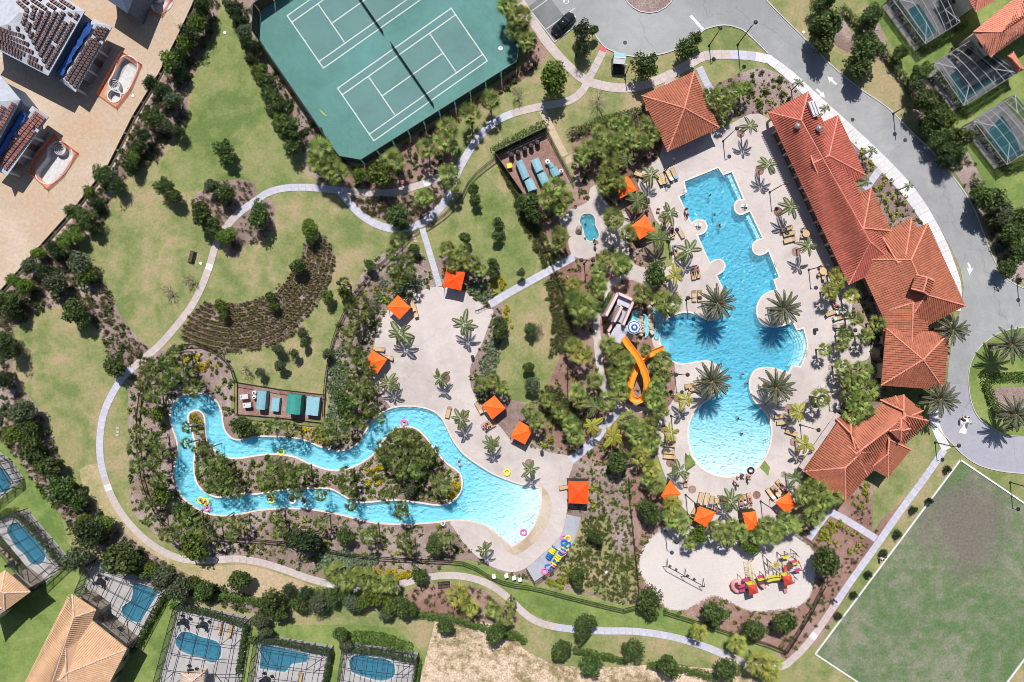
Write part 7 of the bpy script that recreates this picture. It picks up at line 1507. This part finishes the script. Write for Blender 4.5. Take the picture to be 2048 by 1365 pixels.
for x, y, mt, top, lab in ((808,846,'t_pink','c_white','rider with pink tube at the top bend of the river'),(402,1001,'t_yellow','c_red','rider on the left of two yellow tubes at the lower bend'),(411,1004,'t_yellow','c_orange','rider on the right of two yellow tubes at the lower bend'),(414,1017,'t_pink','c_white','rider on pink tube low in the river bend'),(544,1000,'t_yellow','c_navy','rider on yellow tube in the lower river channel'),(585,1001,'t_white','c_red','rider on white tube in the lower river channel'),(609,1003,'t_white','c_red','second rider on white tube just right along the channel'),(562,905,'t_yellow',None,None),(1046,1,'t_pink',None,None)):
    if y < 2: continue
    tl = {808: 'pink tube carrying a rider at the top bend of the river', 402: 'left of two yellow tubes carrying riders at the lower bend', 411: 'right of two yellow tubes carrying riders at the lower bend', 414: 'pink tube carrying a rider low in the river bend', 544: 'yellow tube carrying a rider in the lower channel', 585: 'white tube carrying a rider in the lower channel', 609: 'second white tube with rider, further right in the lower channel', 562: 'yellow tube floating empty by the inner bank of the upper channel'}[x]
    t = tube(x, y, mt, .02, tl, r=.5)
    if lab: person(x, y, 'lie', 'c_navy', lab, x % 360, .02, top, 'hair', .85)
t = None
# ---------------------------------------------------------------- pool side lifts, white seats, ladders
for x, y, l in ((1493,411,'white pool lift on the upper right round ledge'),(1400,450,'white pool lift on the left round ledge')):
    e = empty('pool_lift', G3(x, y, .6, DZ)); tag(e, l, 'pool lift', 'white pool lifts'); MB().box(0, 0, .45, .55, .5, .08).obj('seat', M['white'], e); MB().box(-.25, 0, .75, .08, .5, .6).obj('backrest', M['white'], e); MB().tube([(-.5, 0, 0), (-.5, 0, 1.0), (0, 0, 1.2)], .06, 6).obj('arm', M['white'], e); MB().box(-.5, 0, .1, .5, .4, .2).obj('base', M['white'], e)
for x, y, a, l in ((1368,384,-20,'steel pool ladder at the upper left corner'),(1449,348,-30,'steel pool ladder at the top notch'),(1548,531,65,'steel pool ladder on the right edge above the date palm'),(1612,704,0,'steel grab rails at the curved entry steps'),(1530,880,60,'steel ladder on the right of the shallow end')):
    e = empty('pool_ladder', G3(x, y, 0, DZ), -R(a)); tag(e, l, 'pool ladder', 'steel pool ladders')
    for s in (-.25, .25): MB().tube([(-.5, s, 0), (-.5, s, .75), (-.25, s, .9), (0, s, .75), (.02, s, -.9)], .03, 6).obj('rail', M['steel'], e)
    for k in range(3): MB().box(.02, 0, -.2 - .3 * k, .08, .5, .03).obj('step', M['steel'], e)
# ---------------------------------------------------------------- pump yards
tag(sheet('yard_floor', [(992,313),(1090,266),(1145,365),(1048,390)], .052, M['mulch_red']), kind='structure'); tag(sheet('yard_floor', [(477,768),(650,791),(644,842),(477,829)], .052, M['mulch_red']), kind='structure')
tag(sheet('valve_slab', [(1130,316),(1150,306),(1152,320),(1133,330)], .058, M['slab_tan']), kind='structure')
def cover(pts, h, label, mat='bluegrey', gable=.25, grp='pump covers'):
    """curved metal lid over a pump: 4 corners px; ridge runs from side 0-1 to side 2-3"""
    Q = [G3(x, y, h) for x, y in pts]; o = sum(Q, Vector()) / 4; o.z = .05; e = empty('pump_cover', o); Q = [q - o for q in Q]; tag(e, label, 'pump cover', grp)
    n = 6; vs = []
    for i in range(n + 1):
        t = i / n; a, b = Q[0].lerp(Q[1], t), Q[3].lerp(Q[2], t); z = h + gable * math.sin(math.pi * t); vs += [(a.x, a.y, z), (b.x, b.y, z)]
    fs = [(2 * i, 2 * i + 1, 2 * i + 3, 2 * i + 2) for i in range(n)]; m = me('lid', vs, fs, M[mat]); ob('lid', m, e)
    w = MB()
    for i in range(4): a, b = Q[i] * .97, Q[(i + 1) % 4] * .97; w.add([(a.x, a.y, 0), (b.x, b.y, 0), (b.x, b.y, h), (a.x, a.y, h)], [(0, 1, 2, 3)])
    w.obj('housing', M[mat], e); 
    for f in (.33, .66): a, b = Vector(vs[0]).lerp(Vector(vs[1]), f), Vector(vs[-2]).lerp(Vector(vs[-1]), f)
    return e
def V_(zx, zy): return (970 + zx / 9.1, 250 + zy / 9.1)
cover([V_(555,680), V_(680,640), V_(815,940), V_(690,1010)], 1.5, 'long pale blue pump cover, upper left in the upper yard'); cover([V_(715,1030), V_(850,960), V_(950,1170), V_(790,1220)], 1.5, 'pale blue pump cover, lower left in the upper yard')
cover([V_(835,660), V_(970,590), V_(1065,815), V_(935,880)], 1.5, 'pale blue pump cover, upper middle in the upper yard'); cover([V_(945,910), V_(1090,850), V_(1185,1060), V_(1045,1120)], 1.5, 'pale blue pump cover, lower middle in the upper yard')
cover([V_(1150,710), V_(1225,680), V_(1265,760), V_(1185,800)], 1.2, 'small pale blue pump cover with white tank beside it'); cover([V_(1170,820), V_(1300,755), V_(1370,900), V_(1245,965)], 1.3, 'pale blue pump cover, right in the upper yard')
def U_(zx, zy): return (512 + zx / 4, 680 + zy / 4)
cover([U_(12,405), U_(85,410), U_(72,560), U_(2,555)], 1.6, 'blue grey pump cover, leftmost in the lower yard', 'bluegrey'); cover([U_(130,462), U_(192,465), U_(180,575), U_(120,570)], 1.0, 'flat low blue grey pump cover, second in the lower yard', 'bluegrey', .05)
cover([U_(255,430), U_(365,445), U_(350,600), U_(240,585)], 2.3, 'tall teal gabled pump shed in the lower yard', 'teal', .5); cover([U_(410,450), U_(512,462), U_(495,610), U_(395,598)], 1.4, 'wide blue grey pump cover, rightmost in the lower yard', 'bluegrey', .1)
def tank(x, y, r, h, mat, label, grp='tanks in the pump yards'): 
    e = empty('tank', G3(x, y, h, .055)); MB().lathe((0, 0, 0), [(r, 0), (r, h * .85), (r * .8, h), (.01, h + .02)], 14).obj('shell', M[mat], e); MB().lathe((0, 0, h), [(.15, 0), (.15, .1), (.01, .12)], 10).obj('cap', M['black'], e); tag(e, label, 'tank', grp)
for k, (zx, zy) in enumerate(((480,540), (600,490), (725,430), (840,375), (955,315))): tank(*V_(zx, zy), .42, 1.4, 'dark', f'{["leftmost","second","third","fourth","rightmost"][k]} black filter tank along the top of the upper yard')
tank(*V_(1140,670), .45, .9, 't_white', 'white round tank with dark lid in the upper yard'); tank(*V_(1385,840), .35, .8, 't_white', 'white tank at the right side of the upper yard'); 
bb = empty('container', G3(*V_(445,745), .8, .055), R(15)); tag(bb, 'bright yellow bin in the corner of the upper yard', 'bin'); MB().box(0, 0, .4, .8, .75, .8).obj('tub', M['bin_yellow'], bb); MB().box(0, 0, .83, .86, .8, .06).obj('lid', M['bin_yellow'], bb)
m = MB(); [m.bar(G3(*V_(360 + 110 * k, 540 - 50 * k), 0, .5), G3(*V_(470 + 110 * k, 490 - 50 * k), 0, .5), .12) for k in range(6)]; tag(m.obj('pipe_run', M['lightgrey']), 'grey pipe run linking the black filter tanks', 'pipe')
for x, y, l in ((1020 - 508, 1, ''), (508, 786, 'upper white round tank in the lower yard'), (508, 795, 'lower white round tank in the lower yard')):
    if y > 1: tank(x, y, .35, .9, 't_white', l)
for x, y, l in ((488,794,'light grey box with dark face left in the lower yard'),(494,811,'larger grey pump box lower left in the lower yard')): e = MB(); e.box(0, 0, .5, 1.4, .8, 1.0, .1).box(.2, -.2, 1.05, .7, .4, .12, .1).box(-.5, .1, 1.08, .25, .25, .2); tag(e.obj('pump_box', M['lightgrey'], None, loc=G3(x, y, 1, .055)), l, 'pump box', 'pump boxes')
# ---------------------------------------------------------------- mailbox shelter
ms = empty('mail_shelter', G3(1235,128), R(-5)); tag(ms, 'grey green roofed mailbox kiosk on the lawn below the turning circle', 'mailbox kiosk')
for s in (-1, 1): q = MB(); q.box(0, .45 * s, 2.35, 2.0, 1.0, .07, 0, 0, Matrix.Rotation(R(-14 * s), 3, 'X')); q.obj('roof', M['bluegrey'] if s > 0 else M['lightgrey'], ms)
MB().tube([(-1.0, 0, 2.5), (1.0, 0, 2.5)], .09, 8).obj('ridge', M['white'], ms); MB().box(0, 0, .8, 1.6, .6, 1.5).obj('mail_cabinet', M['dark'], ms)
for a, b in ((-.9, -.8), (.9, -.8), (-.9, .8), (.9, .8)): MB().box(a, b, 1.15, .1, .1, 2.3).obj('post', M['dark'], ms)
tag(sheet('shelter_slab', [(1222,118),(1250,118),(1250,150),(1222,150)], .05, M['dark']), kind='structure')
sg = empty('sign_post', G3(1250,137, 1)); tag(sg, 'small white topped sign post right of the mailbox kiosk', 'sign post'); MB().box(0, 0, .6, .08, .08, 1.2).obj('post', M['dark'], sg); MB().box(0, 0, 1.3, .35, .08, .3).obj('sign_panel', M['white'], sg)
# ---------------------------------------------------------------- parked car
car = empty('parked_car', G3(1127,48, .6, .045), R(45)); tag(car, 'black saloon car parked in the bay beside the turning circle', 'car')
def loft(secs, name, mat, par, smooth=True):
    vs = []; fs = []; n = len(secs[0][1])
    for x, pr in secs: vs += [(x, a, b) for a, b in pr]
    for i in range(len(secs) - 1):
        for k in range(n): j = (k + 1) % n; fs.append((i * n + k, i * n + j, (i + 1) * n + j, (i + 1) * n + k))
    fs.append(tuple(range(n))[::-1]); fs.append(tuple(range((len(secs) - 1) * n, len(secs) * n))); m = me(name, vs, fs, mat, smooth=smooth); return ob(name, m, par)
def sec(w, z0, z1, k=.86): return [(-w * .9, z0), (-w, z0 + .18), (-w, z1 - .2), (-w * k, z1 - .03), (0, z1), (w * k, z1 - .03), (w, z1 - .2), (w, z0 + .18), (w * .9, z0)]
M['carpaint'] = plain('black_car_paint', (.012, .012, .014), rough=.15, jitter=.0); M['carpaint'].node_tree.nodes['Principled BSDF'].inputs['Coat Weight'].default_value = .6
loft([(-2.35, sec(.62, .35, .62)), (-2.2, sec(.82, .25, .82)), (-1.5, sec(.90, .2, .96)), (-.6, sec(.92, .2, .98)), (.6, sec(.92, .2, .97)), (1.4, sec(.90, .2, .90)), (2.1, sec(.82, .25, .76)), (2.38, sec(.60, .35, .58))], 'body', M['carpaint'], car)
loft([(-1.75, sec(.70, .85, .97)), (-1.15, sec(.66, .85, 1.36, .8)), (-.1, sec(.66, .85, 1.45, .8)), (.45, sec(.66, .85, 1.38, .8)), (1.15, sec(.70, .85, .95))], 'glasshouse', M['glass'], car)
loft([(-1.05, sec(.58, 1.3, 1.41)), (-.1, sec(.60, 1.3, 1.475)), (.40, sec(.58, 1.3, 1.41))], 'roof_panel', M['carpaint'], car)
for x in (-1.4, 1.4):
    for y in (-.84, .84): w = MB().lathe((0, 0, 0), [(.01, -.1), (.30, -.1), (.33, 0), (.30, .1), (.01, .1)], 16).obj('wheel', M['black'], car, loc=(x, y, .33)); w.rotation_euler = (R(90), 0, 0); rm = MB().lathe((0, 0, 0), [(.01, -.12), (.2, -.12), (.2, .12), (.01, .12)], 10).obj('rim', M['steel'], w)
for y in (-.55, .55): MB().box(2.2, y, .62, .2, .36, .14).obj('headlight', M['white'], car); MB().box(-2.25, y, .68, .14, .36, .12).obj('tail_light', M['c_red'], car); MB().box(.75, y * 1.8, .98, .14, .22, .12).obj('mirror', M['carpaint'], car)
# stray bits on the ground: utility lids, path lights, cage furniture
for x, y, l in ((402,527,'small white utility lid beside the left bench'),(450,66,'small white utility lid on the upper left lawn'),(1256,227,'small white utility lid on the lawn left of the pavilion'),(266,192,'crumpled white sheet on the sand by the spa shell'),(1607,65,'small white marker by the road trees at the top'),(828,473,'x'),(1212,1144,'small white utility lid in the long grass'),(1980,1150,'x')):
    if l != 'x': tag(MB().lathe((0, 0, 0), [(.01, 0), (.26, 0), (.26, .05), (.01, .06)], 10).obj('utility_lid', M['white'], None, loc=G3(x, y, 0, .05)), l, 'utility lid', 'white utility lids')
for k, (x, y) in enumerate(((236,856),(236,864),(235,871),(826,471),(829,477),(831,483),(1233,1202),(1239,1204),(1244,1205))): tag(MB().box(0, 0, .03, .5, .35, .06).obj('valve_cover', M['slab_pink'], None, loc=G3(x, y, 0, .04)), f'{["upper","middle","lower","upper","middle","lower","left","middle","right"][k]} pale valve cover of three ' + ['on the lawn right of the left path', 'beside the fence gate', 'in the long grass by the lower fence'][k // 3], 'valve cover', 'pale valve covers')
for k, (x, y) in enumerate(((988,1151),(1013,1150),(1028,1154),(1040,1157))): tag(MB().box(0, 0, .45, .6, .45, .9, .2).box(0, 0, .92, .64, .5, .06, .2).obj('equipment_box', M['towel_white'], None, loc=G3(x, y, 0, .03)), f'{["leftmost","second","third","rightmost"][k]} small white box behind the fence below the beach deck', 'equipment box', 'small white boxes by the fence')
def patio_set(x, y, a, k):
    e = empty('patio_table', G3(x, y, 0, .06), R(a)); MB().lathe((0, 0, 0), [(.01, .70), (.6, .70), (.6, .74), (.01, .74)], 16).obj('table_top', M['tile_peach' if k else 'black'], e); MB().tube([(0, 0, 0), (0, 0, .7)], .05, 6).obj('pedestal', M['black'], e); reg(e, 'round patio table', 'table', x, y, 'tables in the pool cages')
    for q in range(4): c = empty('patio_chair', (e.location.x + math.cos(q * 1.57 + .4) * .95, e.location.y + math.sin(q * 1.57 + .4) * .95, .06), q * 1.57 + .4); MB().box(0, 0, .42, .45, .45, .05).obj('seat', M['black'], c); MB().box(.24, 0, .65, .04, .45, .45).obj('backrest', M['black'], c); [MB().box(u * .2, v * .2, .2, .03, .03, .42).obj('leg', M['black'], c) for u in (-1, 1) for v in (-1, 1)]; reg(c, 'dark patio chair', 'chair', x + math.cos(q * 1.57 + .4) * 11, y - math.sin(q * 1.57 + .4) * 11, 'chairs in the pool cages')
for x, y, a, k in ((180,1196,0,1),(200,1207,0,1),(222,1270,0,1),(205,1160,20,0),(372,1240,10,0),(410,1246,10,0),(385,1340,0,0),(30,1125,0,0),(1905,112,0,0),(535,1355,0,0)): patio_set(x, y, a, k)
for x, y in ((2,1098),(10,1106),(18,1113),(27,1120)): lounger(x, y, 35)
for x, y in ((440,1256),(460,1262),(600,1358)): lounger(x, y, 100)
# ---------------------------------------------------------------- names that single things out
LM = [('the tennis courts',770,150),('the parked car',1127,47),('the mailbox kiosk',1235,130),('the turning circle',1298,60),('the square pavilion',1362,224),('the upper pump yard',1068,325),('the hot tub',1180,455),('the beach deck top canopy',908,558),('the fence gate',840,456),('the knoll island beds',470,425),('the left lawn bench',385,515),('the grass crescent bed',560,640),('the lower pump yard',560,806),
 ('the western river bend',390,790),('the left river bank',310,900),('the lower river bend',410,1010),('the river island left end',440,950),('the middle river island',640,955),('the wide river island end',830,920),('the upper river channel',600,880),('the lower river channel',620,1030),('the lower channel bank',800,1070),('the left beach deck canopy',752,723),('the diamond beach deck canopy',797,616),('the beach deck middle',880,770),('the palm shaded canopy',988,815),('the lower deck canopy',1044,867),('the river beach',1030,1020),('the tube pad',1110,1100),('the lone square canopy',1157,985),
 ('the stair tower',1235,620),('the orange slide',1275,750),('the slide path',1200,790),('the big pool left ledges',1400,490),('the big pool top',1440,350),('the pool right ledges',1530,450),('the entry steps',1610,700),('the shallow end',1455,890),('the grab rail deck',1600,860),('the canopy arc left end',1340,985),('the canopy arc middle',1450,1030),('the canopy arc right end',1570,1005),('the swing set',1368,1140),('the play structure',1530,1165),('the playground gate path',1640,1050),('the south wing',1720,900),('the entrance hall',1830,720),('the clubhouse middle',1720,600),('the clubhouse top',1600,220),('the bed between clubhouse and road',1790,380),
 ('the roundabout',2000,770),('the playing field top',1880,960),('the playing field side',1760,1120),('the playing field corner',1620,1300),('the lower path bench',888,1170),('the dry soil',1060,1320),('the bottom path dip',1180,1262),('the bottom path end',1480,1320),('the bottom middle cage',570,1330),('the rightmost bottom cage',755,1335),('the white decked cage',400,1300),('the peach roofed house',150,1290),('the cage behind the peach roof',240,1215),('the leftmost cage',50,1085),('the left edge lawn',90,800),('the left path bend',215,830),('the lower left path',300,1085),('the upper unfinished house',170,100),('the lower unfinished house',80,290),('the silt fence top',350,120),('the silt fence middle',280,260),('the silt fence lower part',180,420),('the silt fence bottom',60,560),
 ('the upper left lawn',470,230),('the left court fence',560,180),('the lower court corner',710,330),('the court side path',950,250),('the path loop bed',790,420),('the inner lawn',970,440),('the middle lawn path',1060,560),('the lower inner lawn',1050,700),('the round shrub patch',1110,800),('the straight fence',1260,1000),('the long grass lawn',1190,1110),('the road arrows',1660,170),('the top road trees',1650,40),('the salmon roofed house',1980,70),('the top right cage',1840,40),('the lowest right cage',2020,260),('the road bend trees',1870,250),('the far right road trees',2010,470),('the left belt shrubs',160,600),('the lower left belt trees',150,1040),('the fan palms above the hedge',1220,280),('the hedge bottom trees',700,1200),('the curving lawn fence',700,560),('the deck left planting',710,780)]
ORD = ['', 'second', 'third', 'fourth', 'fifth', 'sixth', 'seventh', 'eighth', 'ninth', 'tenth', 'eleventh', 'twelfth', 'thirteenth', 'fourteenth', 'fifteenth', 'sixteenth', 'seventeenth', 'eighteenth', 'nineteenth', 'twentieth']
bk = {}
for o, ph, x, y in REG:
    n, lx, ly = min(LM, key=lambda t: (t[1] - x) ** 2 + (t[2] - y) ** 2); dx, dy = x - lx, y - ly
    if math.hypot(dx, dy) < 16: w = 'at'
    elif abs(dx) > abs(dy): w = 'left of' if dx < 0 else 'right of'
    else: w = 'above' if dy < 0 else 'below'
    bk.setdefault((ph, n, w), []).append((x, y, o))
NUMW = {2: 'two', 3: 'three', 4: 'four', 5: 'five', 6: 'six', 7: 'seven', 8: 'eight', 9: 'nine', 10: 'ten', 11: 'eleven', 12: 'twelve'}
for (ph, n, w), L_ in bk.items():
    N = len(L_)
    if N == 1: L_[0][2]['label'] = f'{ph} {w} {n}'; continue
    xs = [t[0] for t in L_]; ys = [t[1] for t in L_]; hor = max(xs) - min(xs) >= max(ys) - min(ys)
    L_.sort(key=lambda t: t[0] if hor else t[1])
    for i, t in enumerate(L_):
        if N == 2: q = ('left' if i == 0 else 'right') if hor else ('upper' if i == 0 else 'lower'); s = f'{q} of two, {ph} {w} {n}'
        else:
            q = (('leftmost' if i == 0 else 'rightmost' if i == N - 1 else f'{ORD[min(i, 19)]} from left') if hor else ('topmost' if i == 0 else 'lowest' if i == N - 1 else f'{ORD[min(i, 19)]} from top')); s = f'{ph} {w} {n}, {q} of {NUMW.get(N, "many")}'
        t[2]['label'] = s
for o, ph, x, y in REG:
    ws_ = o['label'].split()
    if len(ws_) > 16: o['label'] = ' '.join(w_ for w_ in ws_ if w_ not in ('the', 'with'))
